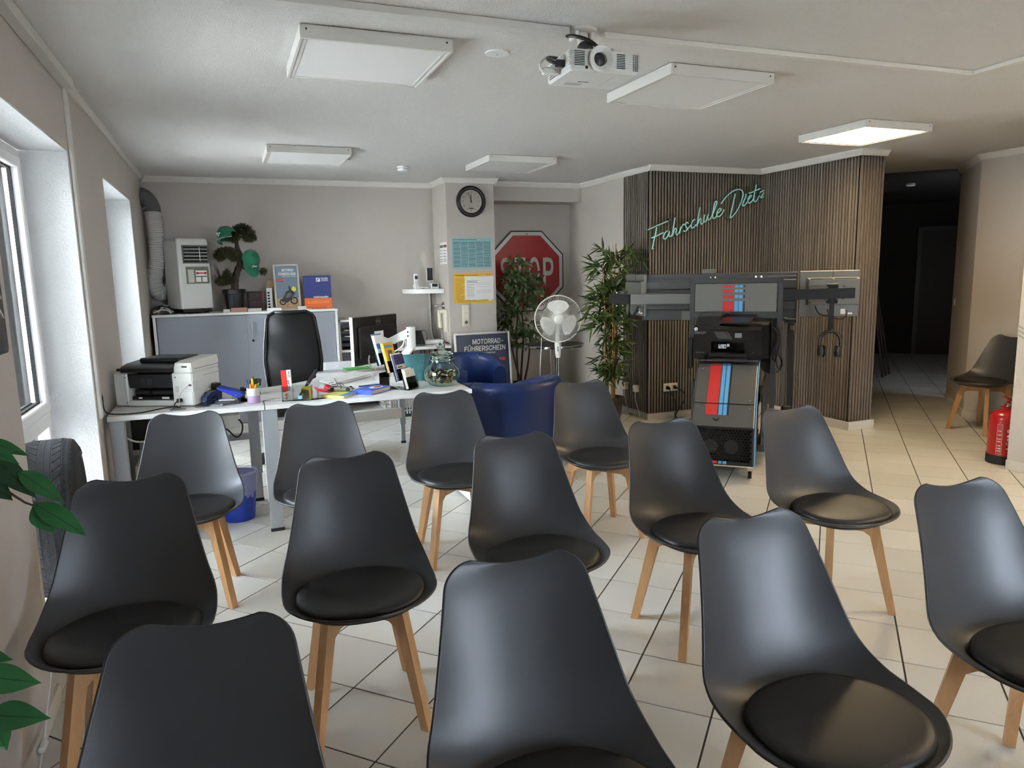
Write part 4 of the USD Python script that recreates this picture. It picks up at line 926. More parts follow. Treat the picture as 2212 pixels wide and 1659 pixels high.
# pedestal with clothes and the first aid case
t = thing('drawer_pedestal', 'white drawer pedestal under the printer desk', 'pedestal'); part(t, 'carcass', bx(-.56, -.14, 4.55, 4.95, .03, .40, .002), 'cabinet_white'); part(t, 'drawer', bx(-.545, -.155, 4.535, 4.552, .05, .21, .002), 'cabinet_white'); part(t, 'drawer', bx(-.545, -.155, 4.535, 4.552, .22, .375, .002), 'cabinet_white'); part(t, 'caster', bx(-.53, -.49, 4.58, 4.62, 0, .03), 'plastic_black'); part(t, 'caster', bx(-.2, -.16, 4.58, 4.62, 0, .03), 'plastic_black')
V = []
for i in range(14):
    V.append([(-.53 + .36 * i / 13, 4.58 + .28 * j / 9, .402 + .045 * meshkit.noise(np.array([i * .45, j * .5, 0.]), 3) * (1 - abs(i - 6.5) / 8)) for j in range(10)])
V = np.array(V); b_ = V.copy(); b_[:, :, 2] = .4005; fo = grid(V); bo = grid(b_); bo.invert()
t = thing('folded_shirt', 'crumpled white printed shirt lying on the drawer pedestal', 'shirt'); part(t, 'cloth', [fo, bo], 'paper_white', smooth=60); part(t, 'print', upright(text('S', .035, .001, True), (-.385, 4.575, .402), (1, 0, 0)), 'ink_black', smooth=False)
t = thing('first_aid_case', 'green first aid case with white cross under the printer desk', 'case', (-.50, 4.88, .43)); part(t, 'case', bx(-.0, .26, 0, .05, .0, .20, .006), 'aid_green'); part(t, 'cross', [bx(.045, .085, -.002, .001, .12, .135), bx(.0575, .0725, -.002, .001, .107, .148)], 'paper_white'); part(t, 'shelf_bracket', bx(-.1, 0, .0, .05, -.03, .2, .002), 'plastic_black')
part(t, 'support_shelf', bx(-.1, .30, -.02, .06, -.03, -.0005), 'desk_edge')
part(t, 'support_stile', bx(-.1, -.085, .03, .06, -.43, -.03), 'desk_edge'); part(t, 'support_stile', bx(.285, .30, .03, .06, -.43, -.03), 'desk_edge')

# ---- white multifunction printer seen from behind
t = thing('multifunction_printer', 'white multifunction printer with black rear tray on the window desk', 'printer', (-.628, 4.60, DZ), -28)
Wp, Dp = .478, .30
part(t, 'body', [bx(0, .082, 0, Dp, .006, .195, .006), bx(.352, Wp, 0, Dp, .006, .195, .008), bx(.082, .352, 0, Dp, .006, .036, .001), bx(.082, .352, .10, Dp, .03, .195), bx(.36, Wp, .0, Dp, .19, .232, .008)], 'printer_white')
part(t, 'scanner_side', trimesh.convex.convex_hull(np.array([(x, y, z) for x, y, z in [(.375, .0, .225), (Wp, .0, .225), (Wp, .0, .25), (.375, .01, .25), (Wp, Dp, .225), (.375, Dp, .225), (Wp - .006, Dp, .268), (.375, Dp, .268), (Wp - .006, .06, .258), (.375, .06, .258)]])), 'printer_white')
part(t, 'rear_opening', [bx(.084, .350, .0995, .101, .036, .19)], 'dark_void')
part(t, 'duplex_cover', Rx(bx(.084, .350, .012, .025, .105, .190, .004), 6, (0, .01, .105)), 'printer_black'); part(t, 'cover_emboss', [Rx(bx(.16, .19, .0105, .0125, .125, .165, .001), 6, (0, .01, .105)), Rx(bx(.20, .235, .0105, .0125, .125, .165, .001), 6, (0, .01, .105))], 'plastic_dark')
part(t, 'feed_roller', [cyl((.10, .06, .075), (.185, .06, .075), .018, 16), cyl((.20, .06, .075), (.345, .06, .075), .018, 16)], 'plastic_dark'); part(t, 'lower_bar', bx(.084, .35, .03, .08, .036, .055, .002), 'printer_black')
part(t, 'warning_label', bx(.125, .147, .0275, .0305, .042, .052), 'paper_white'); part(t, 'warning_label', bx(.268, .312, .0275, .0305, .041, .053), 'paper_white')
part(t, 'scanner_lid', [trimesh.convex.convex_hull(np.array([(x, y, z) for x in (.055, .372) for y, z in ((-.012, .20), (-.016, .222), (.0, .232), (.05, .245), (Dp, .262), (Dp, .20), (.02, .196))]))], 'printer_black')
part(t, 'document_feeder', [bx(.12, .37, .07, Dp - .02, .245, .272, .008)], 'printer_black'); part(t, 'hinge_peg', bx(.028, .062, -.008, .02, .207, .222, .002), 'plastic_black')
part(t, 'side_seam', [bx(Wp - .0005, Wp + .0012, .03, Dp - .01, .213, .2155), bx(Wp - .0005, Wp + .0012, .12, Dp - .01, .165, .1665)], 'ink_grey')
part(t, 'connector_recess', bx(.405, Wp + .001, -.0008, .06, .085, .145), 'desk_edge'); part(t, 'usb_port', bx(.455, .47, -.003, .001, .12, .13), 'plastic_black'); part(t, 'rating_plate', bx(.372, .392, -.0012, .001, .085, .12), 'paper_grey')
part(t, 'lid_latch', bx(.42, .452, -.004, .01, .226, .234, .002), 'plastic_black')
part(t, 'screw', cyl((.073, .001, .17), (.073, -.0015, .17), .004, 8), 'ink_grey'); part(t, 'screw', cyl((.073, .001, .025), (.073, -.0015, .025), .004, 8), 'ink_grey'); part(t, 'screw', cyl((.376, .001, .17), (.376, -.0015, .17), .004, 8), 'ink_grey'); part(t, 'screw', cyl((.376, .001, .025), (.376, -.0015, .025), .004, 8), 'ink_grey')
part(t, 'power_plug', bx(.385, .41, -.025, .002, .028, .05, .004), 'plastic_black')
part(t, 'usb_lead', tube(spline([(.455, -.004, .125), (.43, -.02, .10), (.41, -.03, .06), (.405, -.03, .02), (.40, -.035, .006)], 18), .0022, 6), 'frame_pale')
part(t, 'power_lead', tube(spline([(.392, -.025, .036), (.38, -.035, .02), (.382, -.045, .006), (.39, -.07, .004)], 14), .0035, 6), 'plastic_black')
t = thing('usb_cable', 'black usb cable curling over the left edge of the printer desk', 'cable')
part(t, 'lead', tube(spline([(-.640, 4.235, .845), (-.638, 4.238, .815), (-.63, 4.27, .775), (-.58, 4.30, .7575), (-.48, 4.298, .756), (-.40, 4.36, .757), (-.32, 4.40, .757), (-.28, 4.36, .756)], 40), .0036, 8), 'plastic_black')
part(t, 'plug', [tube([(-.640, 4.235, .842), (-.641, 4.232, .875)], .007, 8)], 'plastic_dark'); part(t, 'plug_shell', tube([(-.641, 4.232, .874), (-.642, 4.230, .892)], .0055, 4), 'metal_grey')

# ---- small things on the printer desk
t = thing('tape_dispenser', 'black desktop tape dispenser right of the white printer', 'tape dispenser', (-.17, 4.50, DZ), 35)
part(t, 'base', bx(0, .075, -.03, .03, 0, .062, .004), 'plastic_dark'); part(t, 'head', trimesh.convex.convex_hull(np.array([(x, y, z) for y in (-.025, .025) for x, z in ((.055, .05), (.115, .0), (.12, .055), (.115, .105), (.075, .105))])), 'plastic_black'); part(t, 'tape_roll', cyl((.05, -.012, .055), (.05, .012, .055), .028, 24), 'frame_pale')
t = thing('stapler', 'navy blue stapler in front of the tape dispenser', 'stapler', (-.155, 4.40, DZ), 52)
part(t, 'base_rail', bx(0, .13, -.014, .014, .002, .014, .003), 'navy_plastic')
part(t, 'arm', trimesh.convex.convex_hull(np.array([(x, y, z) for y in (-.016, .016) for x, z in ((.0, .022), (.005, .045), (.05, .068), (.12, .078), (.14, .072), (.13, .058), (.05, .035))])), 'navy_plastic'); part(t, 'hinge', bx(.10, .13, -.013, .013, .01, .06, .003), 'navy_plastic'); part(t, 'staple_rail', bx(-.002, .09, -.010, .010, .018, .028), 'chrome')
t = thing('hole_punch', 'bright blue hole punch left of the pen cup', 'hole punch', (-.015, 4.43, DZ), -15)
part(t, 'base', bx(-.075, .06, -.05, .05, 0, .018, .003), 'grey_metal_dark'); part(t, 'white_insert', bx(-.055, .035, -.045, .0, .018, .024, .002), 'paper_white')
part(t, 'lever', trimesh.convex.convex_hull(np.array([(x, y, z) for y in (-.045, .045) for x, z in ((-.06, .098), (.075, .062), (.08, .040), (.05, .032), (-.055, .085))])), 'blue_plastic'); part(t, 'post', [bx(.02, .05, -.04, -.015, .015, .05), bx(.02, .05, .015, .04, .015, .05)], 'grey_metal_dark')
part(t, 'rivet', [cyl((.045, -.0455, .05), (.045, -.048, .05), .005, 10), cyl((.065, -.0455, .045), (.065, -.048, .045), .005, 10)], 'chrome')
t = thing('letter_scale_tool', 'small grey metal tool in front of the hole punch', 'tool', (-.02, 4.345, DZ), 20); part(t, 'bar', bx(-.04, .06, -.006, .006, .002, .010, .002), 'grey_metal_dark'); part(t, 'knob', cyl((-.045, 0, 0), (-.045, 0, .014), .012, 16), 'metal_grey')
t = thing('black_stand', 'small black clip stand between punch and pen cup', 'stand', (.055, 4.43, DZ)); part(t, 'post', bx(-.012, .012, -.01, .01, 0, .085, .002), 'plastic_black'); part(t, 'foot', bx(-.025, .03, -.025, .025, 0, .012, .002), 'plastic_black'); part(t, 'arm', bx(-.012, .03, -.008, .008, .06, .078, .002), 'plastic_black')
t = thing('pen_cup', 'white and lilac tin full of pens at the desk joint', 'pen cup', (.112, 4.352, DZ))
part(t, 'upper_tin', lathe([(.034, .042), (.0365, .044), (.0355, .060), (.0368, .063), (.0355, .072), (.0368, .078), (.0368, .088), (.0345, .088), (.0340, .045)], 32), 'tin_white'); part(t, 'lower_tin', lathe([(.001, 0), (.035, 0), (.0368, .003), (.0355, .012), (.0368, .018), (.0355, .028), (.0366, .034), (.036, .044), (.001, .044)], 32), 'tin_lilac')
for k, (a, r, L, mt, rad_, tip) in enumerate([(200, .024, .14, 'pen_blue', .0045, 'pen_blue'), (170, .02, .135, 'pen_blue', .004, 'metal_grey'), (240, .022, .115, 'pen_orange', .008, 'pen_orange'), (265, .012, .145, 'pen_yellow', .0075, 'pen_yellow'), (300, .022, .11, 'pen_orange', .0075, 'pen_orange'), (330, .022, .112, 'pen_green', .008, 'pen_green'), (355, .026, .115, 'pen_green', .006, 'pen_yellow'), (80, .02, .15, 'plastic_black', .005, 'plastic_black'), (40, .018, .14, 'plastic_black', .0055, 'plastic_black'), (120, .018, .16, 'navy_plastic', .0035, 'metal_grey')]):
    c = np.array([math.cos(math.radians(a)), math.sin(math.radians(a)), 0]); p0 = np.array([.112, 4.352, DZ + .046]) + c * r * .6; p1 = p0 + c * .018 + np.array([0, 0, L - .046])
    tt = thing('pen', ['thin blue ballpoint leaning left in the pen cup', 'dark blue pen at the left of the pen cup', 'left orange highlighter in the pen cup', 'tall yellow highlighter in the pen cup', 'right orange highlighter in the pen cup', 'green highlighter in the pen cup', 'lime yellow marker at the right of the pen cup', 'black pen at the back of the pen cup', 'thick black marker at the back of the pen cup', 'tallest thin navy pen in the pen cup'][k], 'pen', tuple(p0))
    part(tt, 'barrel', cyl((0, 0, 0), (p1 - p0) * .75, rad_, 10), mt); part(tt, 'cap', cyl((p1 - p0) * .75, p1 - p0, rad_ * 1.02, 10, rad_ * .7), tip)
t = thing('paper_sheet', 'loose white sheets lying behind the pen cup', 'papers', (.25, 4.50, DZ), 8); part(t, 'sheet', bx(-.13, .14, -.10, .10, 0, .0015), 'paper_white'); part(t, 'sheet', Rz(bx(-.10, .10, -.14, .14, .0016, .003), 12), 'paper_white'); part(t, 'note', Rz(bx(-.17, -.12, -.02, .03, .0016, .004), 5), 'salmon_paper')
# organizer with card box, marker and card
t = thing('desk_organizer', 'clear acrylic three-part desk organizer right of the pen cup', 'organizer', (.352, 4.30, DZ), -16)
ow, oh, od = .172, .09, .04
for x in (0, .062, .114, ow - .003): part(t, 'divider', bx(x - ow / 2, x - ow / 2 + .003, -od / 2, od / 2, .003, oh - (.02 if 0 < x < .16 else 0)), 'clear_acrylic', smooth=False)
part(t, 'base', bx(-ow / 2, ow / 2, -od / 2, od / 2, 0, .003), 'clear_acrylic', smooth=False); part(t, 'front', bx(-ow / 2, ow / 2, -od / 2, -od / 2 + .003, .003, oh), 'clear_acrylic', smooth=False); part(t, 'back', bx(-ow / 2, ow / 2, od / 2 - .003, od / 2, .003, oh), 'clear_acrylic', smooth=False)
t = thing('card_game_box', 'tall red and white narrow carton standing in the organizer', 'carton', (.303, 4.317, DZ + .004), -14)
part(t, 'carton', Ry(bx(-.027, .027, -.010, .010, 0, .178, .001), -2), 'paper_white'); part(t, 'red_panel', Ry(bx(-.0275, .004, -.0106, .0103, .055, .1785), -2), 'box_red'); part(t, 'red_panel', Ry(bx(-.0275, -.006, -.0108, .0105, .05, .14), -2), 'box_red')
part(t, 'lettering', [Ry(upright(Rz(text('RADAR', .013, .0006, True), 90), (.017, -.0112, .06), (1, 0, 0)), -2), Ry(upright(Rz(text('METER', .008, .0006, True), 90), (.022, -.0112, .135), (1, 0, 0)), -2)], 'ink_black', smooth=False); part(t, 'orange_diamond', Ry(upright(Rz(ext(sbox(-.009, -.009, .009, .009), 0, .0006), 40), (-.008, -.0112, .034), (1, 0, 0)), -2), 'box_orange', smooth=False); part(t, 'ring_mark', Ry(upright(trimesh.creation.extrude_polygon(Point(0, 0).buffer(.007).difference(Point(0, 0).buffer(.004)), .0006, engine='earcut'), (-.010, -.0112, .013), (1, 0, 0)), -2), 'ink_red', smooth=False)
t = thing('marker_pen', 'thick grey black marker leaning out of the organizer', 'marker', (.365, 4.30, DZ + .006)); part(t, 'barrel', cyl((0, 0, .02), (.055, .045, .085), .0065, 14, .0085), 'plastic_dark'); part(t, 'cap', cyl((.055, .045, .085), (.115, .095, .155), .0105, 14), 'plastic_dark'); part(t, 'band', cyl((.052, .0425, .0815), (.059, .0483, .0897), .0098, 14), 'metal_grey')
solo('sticky_note', bx(.352, .374, 4.272, 4.2735, DZ + .012, DZ + .033), 'sticky_blue', 'small light blue sticky note inside the organizer', 'note')
t = thing('photo_card', 'yellow photo card standing in the right organizer slot', 'card', (.405, 4.285, DZ + .004), -16); part(t, 'card', bx(-.024, .024, -.001, .001, 0, .078), 'card_yellow'); part(t, 'printed_figure', bx(-.020, .012, -.0018, -.0008, .004, .058), 'photo_brown')
solo('black_card', Rz(bx(-.04, .04, -.022, .022, DZ, DZ + .0015), 12).apply_translation([.47, 4.30, 0]), 'ink_black', 'black business card lying at the organizer foot', 'card')
t = thing('toy_figure', 'red toy shape lying left of the chrome toy car', 'toy', (.545, 4.52, DZ), -20)
part(t, 'tail', tube(spline([(-.07, 0, .035), (-.05, 0, .02), (-.02, 0, .014), (.02, 0, .014)], 14), np.linspace(.004, .014, 14), 10), 'toy_red'); part(t, 'body', [T(trimesh.creation.icosphere(2, .022), .02, 0, .022), T(trimesh.creation.icosphere(2, .018), .0, .02, .03), T(trimesh.creation.icosphere(2, .016), .045, 0, .016)], 'toy_red')
# chrome toy car
t = thing('toy_car', 'small chrome convertible toy car on the yellow booklet', 'toy car', (.625, 4.43, DZ + .017), -26)
bp_ = np.array([(-.075, .010), (-.072, .024), (-.045, .030), (-.015, .030), (.02, .028), (.055, .024), (.075, .016), (.077, .010)])
R = []
for k, w in ((0, .45), (.25, .85), (.5, 1), (.75, .85), (1, .45)): R.append([(x, (k - .5) * .062, .008 + (z - .008) * w) for x, z in bp_] + [(.077, (k - .5) * .062, .006), (-.075, (k - .5) * .062, .006)])
part(t, 'car_body', trimesh.convex.convex_hull(np.array(R).reshape(-1, 3)), 'chrome', smooth=40)
for x in (-.048, .05):
    for y in (-.029, .029): part(t, 'wheel', [cyl((x, y - .005, .0125), (x, y + .005, .0125), .0125, 18)], 'plastic_black')
part(t, 'windscreen_frame', tube([(.01, -.024, .028), (-.002, -.022, .045), (-.002, .022, .045), (.01, .024, .028)], .0022, 6), 'chrome')
for k, (x, y, a) in enumerate(((-.035, -.012, 20), (-.05, .012, -25), (-.02, .01, 40), (-.06, -.005, 60))): part(t, 'clip', Rz(bx(-.018, .018, -.003, .003, .03 + k * .006, .035 + k * .006, .001), a).apply_translation([x, y, 0]), 'metal_grey')
part(t, 'pen_rod', tube([(-.02, 0, .03), (-.05, .03, .075)], .003, 8), 'chrome')
t = thing('yellow_booklet', 'pale yellow booklet lying under the chrome toy car', 'book', (.61, 4.355, DZ), -38); part(t, 'cover', bx(-.075, .075, -.10, .10, .0, .016, .002), 'book_yellow'); part(t, 'pages', bx(.072, .0765, -.096, .098, .002, .0135), 'frame_pale'); part(t, 'blue_flap', bx(.04, .0755, -.10, .101, .015, .0168), 'leaflet_blue')
t = thing('blue_book', 'thick blue paperback with a white oval lying on the desk', 'book', (.81, 4.385, DZ), -46); part(t, 'cover', [bx(-.065, .065, -.10, .10, .026, .029), bx(-.065, .065, -.10, .10, 0, .003), bx(-.067, -.063, -.10, .10, 0, .029, .001)], 'book_blue'); part(t, 'pages', bx(-.063, .062, -.098, .098, .003, .026), 'frame_pale')
part(t, 'front_spine', bx(-.067, .066, -.102, -.0985, 0, .029), 'book_blue'); part(t, 'oval_print', T(ext(shapely.affinity.scale(Point(0, 0).buffer(.038), 1.0, 1.35), 0, .0007), .012, .02, .029), 'paper_white'); part(t, 'oval_print', T(ext(shapely.affinity.scale(Point(0, 0).buffer(.02), 1.0, 1.5), 0, .0007), .018, .025, .0297), 'ink_red'); part(t, 'spine_text', Rz(text('FAHREN', .009, .0006, True), 0).apply_translation([-.05, -.07, .0291]), 'leaflet_blue', smooth=False)
t = thing('paper_pile', 'spread white papers in front of the keyboard', 'papers', (.76, 4.66, DZ), -20)
for k, (x, y, a) in enumerate(((0, 0, 0), (.12, .05, 25), (-.06, -.04, -15), (.2, .22, 10))): part(t, 'sheet', Rz(bx(-.105, .105, -.148, .148, .0008 * k, .0008 * k + .0007), a).apply_translation([x, y, 0]), 'paper_white')
part(t, 'pen', tube([(.02, -.05, .008), (.14, .03, .008)], .0045, 8), 'pen_blue')
t = thing('green_folder', 'thin green folder and clear sheet under the monitor', 'folder', (.93, 5.60, DZ), 6); part(t, 'cover', bx(-.11, .10, -.08, .06, 0, .004), 'pen_green'); part(t, 'sheet', bx(-.16, .25, -.25, -.09, 0, .0015), 'paper_grey')
# keyboard propped up at its back
t = thing('keyboard', 'white keyboard tilted up on its feet beside the papers', 'keyboard', (.74, 4.98, DZ), 48)
Kt = RotM([1, 0, 0], 0) 
part = tilted(RotM([1, 0, 0], 7))
part(t, 'body', bx(-.22, .22, -.07, .075, .006, .022, .006), 'plastic_white')
ks = [bx(-.212 + c * .0193 + (r % 2) * .003, -.212 + c * .0193 + .0168 + (r % 2) * .003, -.062 + r * .0215, -.062 + r * .0215 + .018, .0215, .0285, .002) for r in range(6) for c in range(22)]
for k in ks: part(t, 'key', k, 'plastic_white', smooth=False)
part = _pp
part(t, 'foot', bx(-.19, -.17, .05, .062, 0, .022), 'plastic_white'); part(t, 'foot', bx(.17, .19, .05, .062, 0, .022), 'plastic_white')

# ---- monitor on its white arm
t = thing('computer_monitor', 'black computer monitor seen from behind on a white arm', 'monitor', (1.075, 5.60, .965), 40)
part(t, 'back_shell', [bx(-.27, .27, -.012, .010, -.175, .195, .004), bx(-.22, .22, -.03, -.010, -.13, .12, .012)], 'monitor_black')
part(t, 'bezel', [bx(-.275, -.268, -.014, .018, -.178, .198, .002), bx(.268, .275, -.014, .018, -.178, .198, .002), bx(-.27, .27, -.012, .018, .192, .198), bx(-.27, .27, -.012, .018, -.178, -.172)], 'frame_silver'); part(t, 'screen', bx(-.262, .262, .0095, .012, -.17, .19), 'plastic_black')
part(t, 'brand_ring', T(upright(trimesh.creation.extrude_polygon(Point(0, 0).buffer(.026, quad_segs=16).difference(Point(0, 0).buffer(.0235, quad_segs=16)), .0012, engine='earcut'), (0, 0, 0), (1, 0, 0)), .03, -.0125, .148), 'frame_silver'); part(t, 'brand_lettering', upright(text('DELL', .012, .0012, True, 0, .036), (.012, -.0125, .143), (1, 0, 0)), 'frame_silver', smooth=False)
t = thing('swivel_stand', 'white articulated monitor stand arm clamped to the corner desk', 'monitor arm')
mc = np.array([1.075, 5.60, .965]); nx = np.array([math.sin(math.radians(40)), -math.cos(math.radians(40)), 0]); tx = np.array([math.cos(math.radians(40)), math.sin(math.radians(40)), 0])
vp = Rz(bx(-.055, .055, -.042, -.033, -.075, .075, .002), 40); vp.apply_translation(mc); part(t, 'mount_plate', vp, 'plastic_white')
hub = mc + nx * .085; part(t, 'ball_joint', [T(trimesh.creation.icosphere(3, .030), *hub), cyl(mc + nx * .04, hub, .02, 20)], 'plastic_white', smooth=60)
e1 = np.array([1.285, 5.28, 1.035]); e2 = np.array([1.285, 5.28, .92]); e3 = np.array([1.19, 5.36, .79])
h0 = hub + np.array([.05, -.05, .0])
def arm(a, b, w, h0_, h1_):
    a, b = np.array(a), np.array(b); d = (b - a) / np.linalg.norm(b - a); s = np.cross(d, [0, 0, 1]); s /= np.linalg.norm(s); u = np.cross(s, d)
    P = [a + s * i * w + u * j * h0_ for i in (-1, 1) for j in (-1, 1)] + [b + s * i * w + u * j * h1_ for i in (-1, 1) for j in (-1, 1)] + [a - d * .008 + s * i * w * .6 + u * j * h0_ * .6 for i in (-1, 1) for j in (-1, 1)] + [b + d * .008 + s * i * w * .6 + u * j * h1_ * .6 for i in (-1, 1) for j in (-1, 1)]
    return trimesh.convex.convex_hull(np.array(P))
part(t, 'upper_arm', arm(h0, e1, .022, .024, .036), 'plastic_white'); part(t, 'tilt_head', arm(hub, h0 + np.array([.02, -.02, 0]), .016, .018, .024), 'plastic_white')
part(t, 'elbow', [cyl(e1 + [0, 0, .045], e2, .034, 24)], 'plastic_white'); part(t, 'lower_arm', arm(e2 + [0, 0, .01], e3, .020, .026, .022), 'plastic_white')
part(t, 'base_post', [cyl((e3[0], e3[1], DZ), (e3[0], e3[1], .80), .024, 20), cyl((e3[0], e3[1], DZ), (e3[0], e3[1], DZ + .01), .05, 24)], 'plastic_white')
for k in range(2): part(t, 'arm_cable', tube(spline([e1 + np.array([-.05, .05, -.03]), e1 + np.array([-.06 + .03 * k, .05, -.10]), np.array([1.13 + .1 * k, 5.42, .86]), np.array([1.07 + .12 * k, 5.46, .77])], 20), .006, 8), 'plastic_white')
part(t, 'pivot_screw', [cyl(e1 + np.array([-.03, -.028, .01]), e1 + np.array([-.034, -.034, .01]), .006, 8), cyl(e1 + np.array([-.03, -.028, -.02]), e1 + np.array([-.034, -.034, -.02]), .006, 8)], 'plastic_black')
t = thing('monitor_cable', 'ribbed white power lead dangling behind the monitor', 'cable'); part(t, 'lead', tube(spline([(1.0, 5.48, .86), (.99, 5.46, .82), (1.0, 5.45, .78), (1.04, 5.45, .757)], 30), .006 + .0015 * np.sin(np.arange(30) * 1.5), 8), 'plastic_white')

# ---- brochure rack
t = thing('brochure_rack', 'clear acrylic tiered brochure rack near the desk corner', 'brochure rack', (.985, 4.46, DZ), 40)
for k in range(4):
    y, z = -.10 + k * .07 - .03, .01 + k * .048
    M = RotM([1, 0, 0], -16, (0, y, z)) 
    b1 = bx(-.055, .055, y, y + .002, z, z + .075); b2 = bx(-.055, .055, y + .03, y + .032, z, z + .11); b3 = bx(-.055, .055, y, y + .032, z, z + .002); sd = [bx(-.056, -.054, y, y + .032, z, z + .08), bx(.054, .056, y, y + .032, z, z + .08)]
    for nm, m in (('pocket_front', b1), ('pocket_back', b2), ('pocket_floor', b3), ('pocket_side', sd[0]), ('pocket_side', sd[1])): m.apply_transform(M); part(t, nm, m, 'clear_acrylic', smooth=False)
part(t, 'foot_panel', bx(-.055, .055, .10, .102, 0, .10), 'clear_acrylic', smooth=False); part(t, 'foot_panel', bx(-.055, .055, -.13, .102, 0, .002), 'clear_acrylic', smooth=False)
for k, (lab, mt, m2, h) in enumerate((('cream leaflets with a dark red base in the lowest rack pocket', 'leaflet_cream', 'leaflet_red', .12), ('navy leaflets with a cream panel in the second rack pocket', 'leaflet_navy', 'leaflet_cream', .165), ('yellow leaflets with a bird picture in the third rack pocket', 'leaflet_yellow', 'photo_brown', .19), ('white and blue leaflets in the rearmost rack pocket', 'paper_white', 'leaflet_blue', .19))):
    tt = thing('leaflet_stack', lab, 'leaflets', (.985, 4.46, DZ), 40)
    y, z = -.10 + k * .07 - .03, .013 + k * .048; M = RotM([1, 0, 0], -16, (0, y, z - .003))
    def q(nm, m, mt_, sm=30):
        m = cat(m) if isinstance(m, list) else m; m.apply_transform(M); part(tt, nm, m, mt_, smooth=sm)
    q('leaflet', bx(-.048, .048, y + .004, y + .022, z, z + h), mt); q('back_leaflet', bx(-.046, .047, y + .022, y + .028, z, z + h + .012), 'paper_white' if k != 3 else 'leaflet_blue')
    if k == 0: q('base_print', bx(-.0485, .0485, y + .003, y + .0042, z, z + .028), m2); q('lettering', [bx(.0, .004, y + .003, y + .0042, z + .05, z + .075), bx(-.02, -.017, y + .003, y + .0042, z + .09, z + .098)], 'ink_black')
    if k == 1: q('cream_panel', bx(-.046, .046, y + .003, y + .0042, z + .02, z + .10), m2); q('lettering', [bx(-.035, .01, y + .0024, y + .0032, z + .04 + i * .02, z + .046 + i * .02) for i in range(3)] + [bx(-.03, .02, y + .0024, y + .0032, z + .125 + i * .015, z + .129 + i * .015) for i in range(2)], 'ink_black')
    if k == 2: q('bird_print', bx(-.02, .02, y + .003, y + .0042, z + .08, z + .14), m2); q('title_band', bx(-.04, .035, y + .003, y + .0042, z + .158, z + .175), 'leaflet_blue')
    if k == 3: q('blue_wedge', bx(-.048, .048, y + .003, y + .0042, z + .10, z + .135), m2)
# ---- teal felt holder
t = thing('felt_box', 'teal felt standing file holder between rack and glass jar', 'file holder', (1.155, 4.70, DZ), -6)
part(t, 'front_panel', trimesh.convex.convex_hull(np.array([(x, y, z) for y in (-.006, .006) for x, z in ((-.065, 0), (.055, 0), (.075, .185), (-.095, .185))])), 'teal_felt', smooth=False)
part(t, 'side_panel', trimesh.convex.convex_hull(np.array([(.055, -.005, 0), (.10, .06, 0), (.115, .06, .17), (.075, -.005, .185), (.06, .005, 0), (.08, .005, .18), (.105, .065, 0), (.118, .066, .165)])), 'teal_felt', smooth=False)
for x, s in ((.066, -1), (.10, 1)): part(t, 'foot_flap', trimesh.convex.convex_hull(np.array([(.083 + (x - .083) * 1.0, -.03, 0), (.083, -.02, .09), (.083 + (x - .083) * .2, -.028, 0), (.083 + (x - .083), -.024, 0), (.083, -.014, .09)])), 'teal_felt_dark', smooth=False)

# ---- glass jar full of bits
t = thing('glass_jar', 'bulbous greenish glass jar with knob lid at the desk corner', 'jar', (1.272, 4.43, DZ))
ou = [(.001, 0), (.055, .001), (.085, .012), (.112, .045), (.119, .075), (.110, .108), (.088, .132), (.072, .148), (.069, .165), (.078, .170), (.078, .176), (.070, .180), (.078, .186), (.076, .193), (.066, .196)]
inr = [(.0625, .195), (.065, .165), (.068, .147), (.084, .130), (.105, .106), (.114, .075), (.107, .047), (.082, .017), (.055, .006), (.001, .005)]
part(t, 'bowl', lathe(ou + inr, 48), 'jar_glass', smooth=60)
part(t, 'lid', lathe([(.001, .197), (.060, .197), (.076, .199), (.079, .207), (.070, .215), (.040, .222), (.022, .230), (.018, .238), (.030, .250), (.033, .262), (.024, .274), (.001, .279)], 48), 'jar_glass', smooth=60)
sc_ = {'jar_scrap_dark': 110, 'jar_scrap_cork': 38, 'jar_scrap_pale': 20, 'jar_scrap_gold': 22}
for mt, n in sc_.items():
    ms = []
    for k in range(n):
        z = RNG.uniform(.022, .098); rm = np.interp(z, [.01, .03, .075, .105], [.05, .08, .092, .075]) * math.sqrt(RNG.random())
        a = RNG.uniform(0, 2 * np.pi); m = bx(-.014, .014, -.005, .005, -.004, .004, .002); m.apply_scale(RNG.uniform(.6, 1.3)); m.apply_transform(trimesh.transformations.random_rotation_matrix(RNG.random(3))); m.apply_translation([rm * math.cos(a) * .94, rm * math.sin(a) * .94, z]); ms.append(m)
    part(t, {'jar_scrap_dark': 'dark_filling', 'jar_scrap_cork': 'cork_filling', 'jar_scrap_pale': 'pale_filling', 'jar_scrap_gold': 'gold_filling'}[mt], ms, mt, smooth=False, kind='stuff')

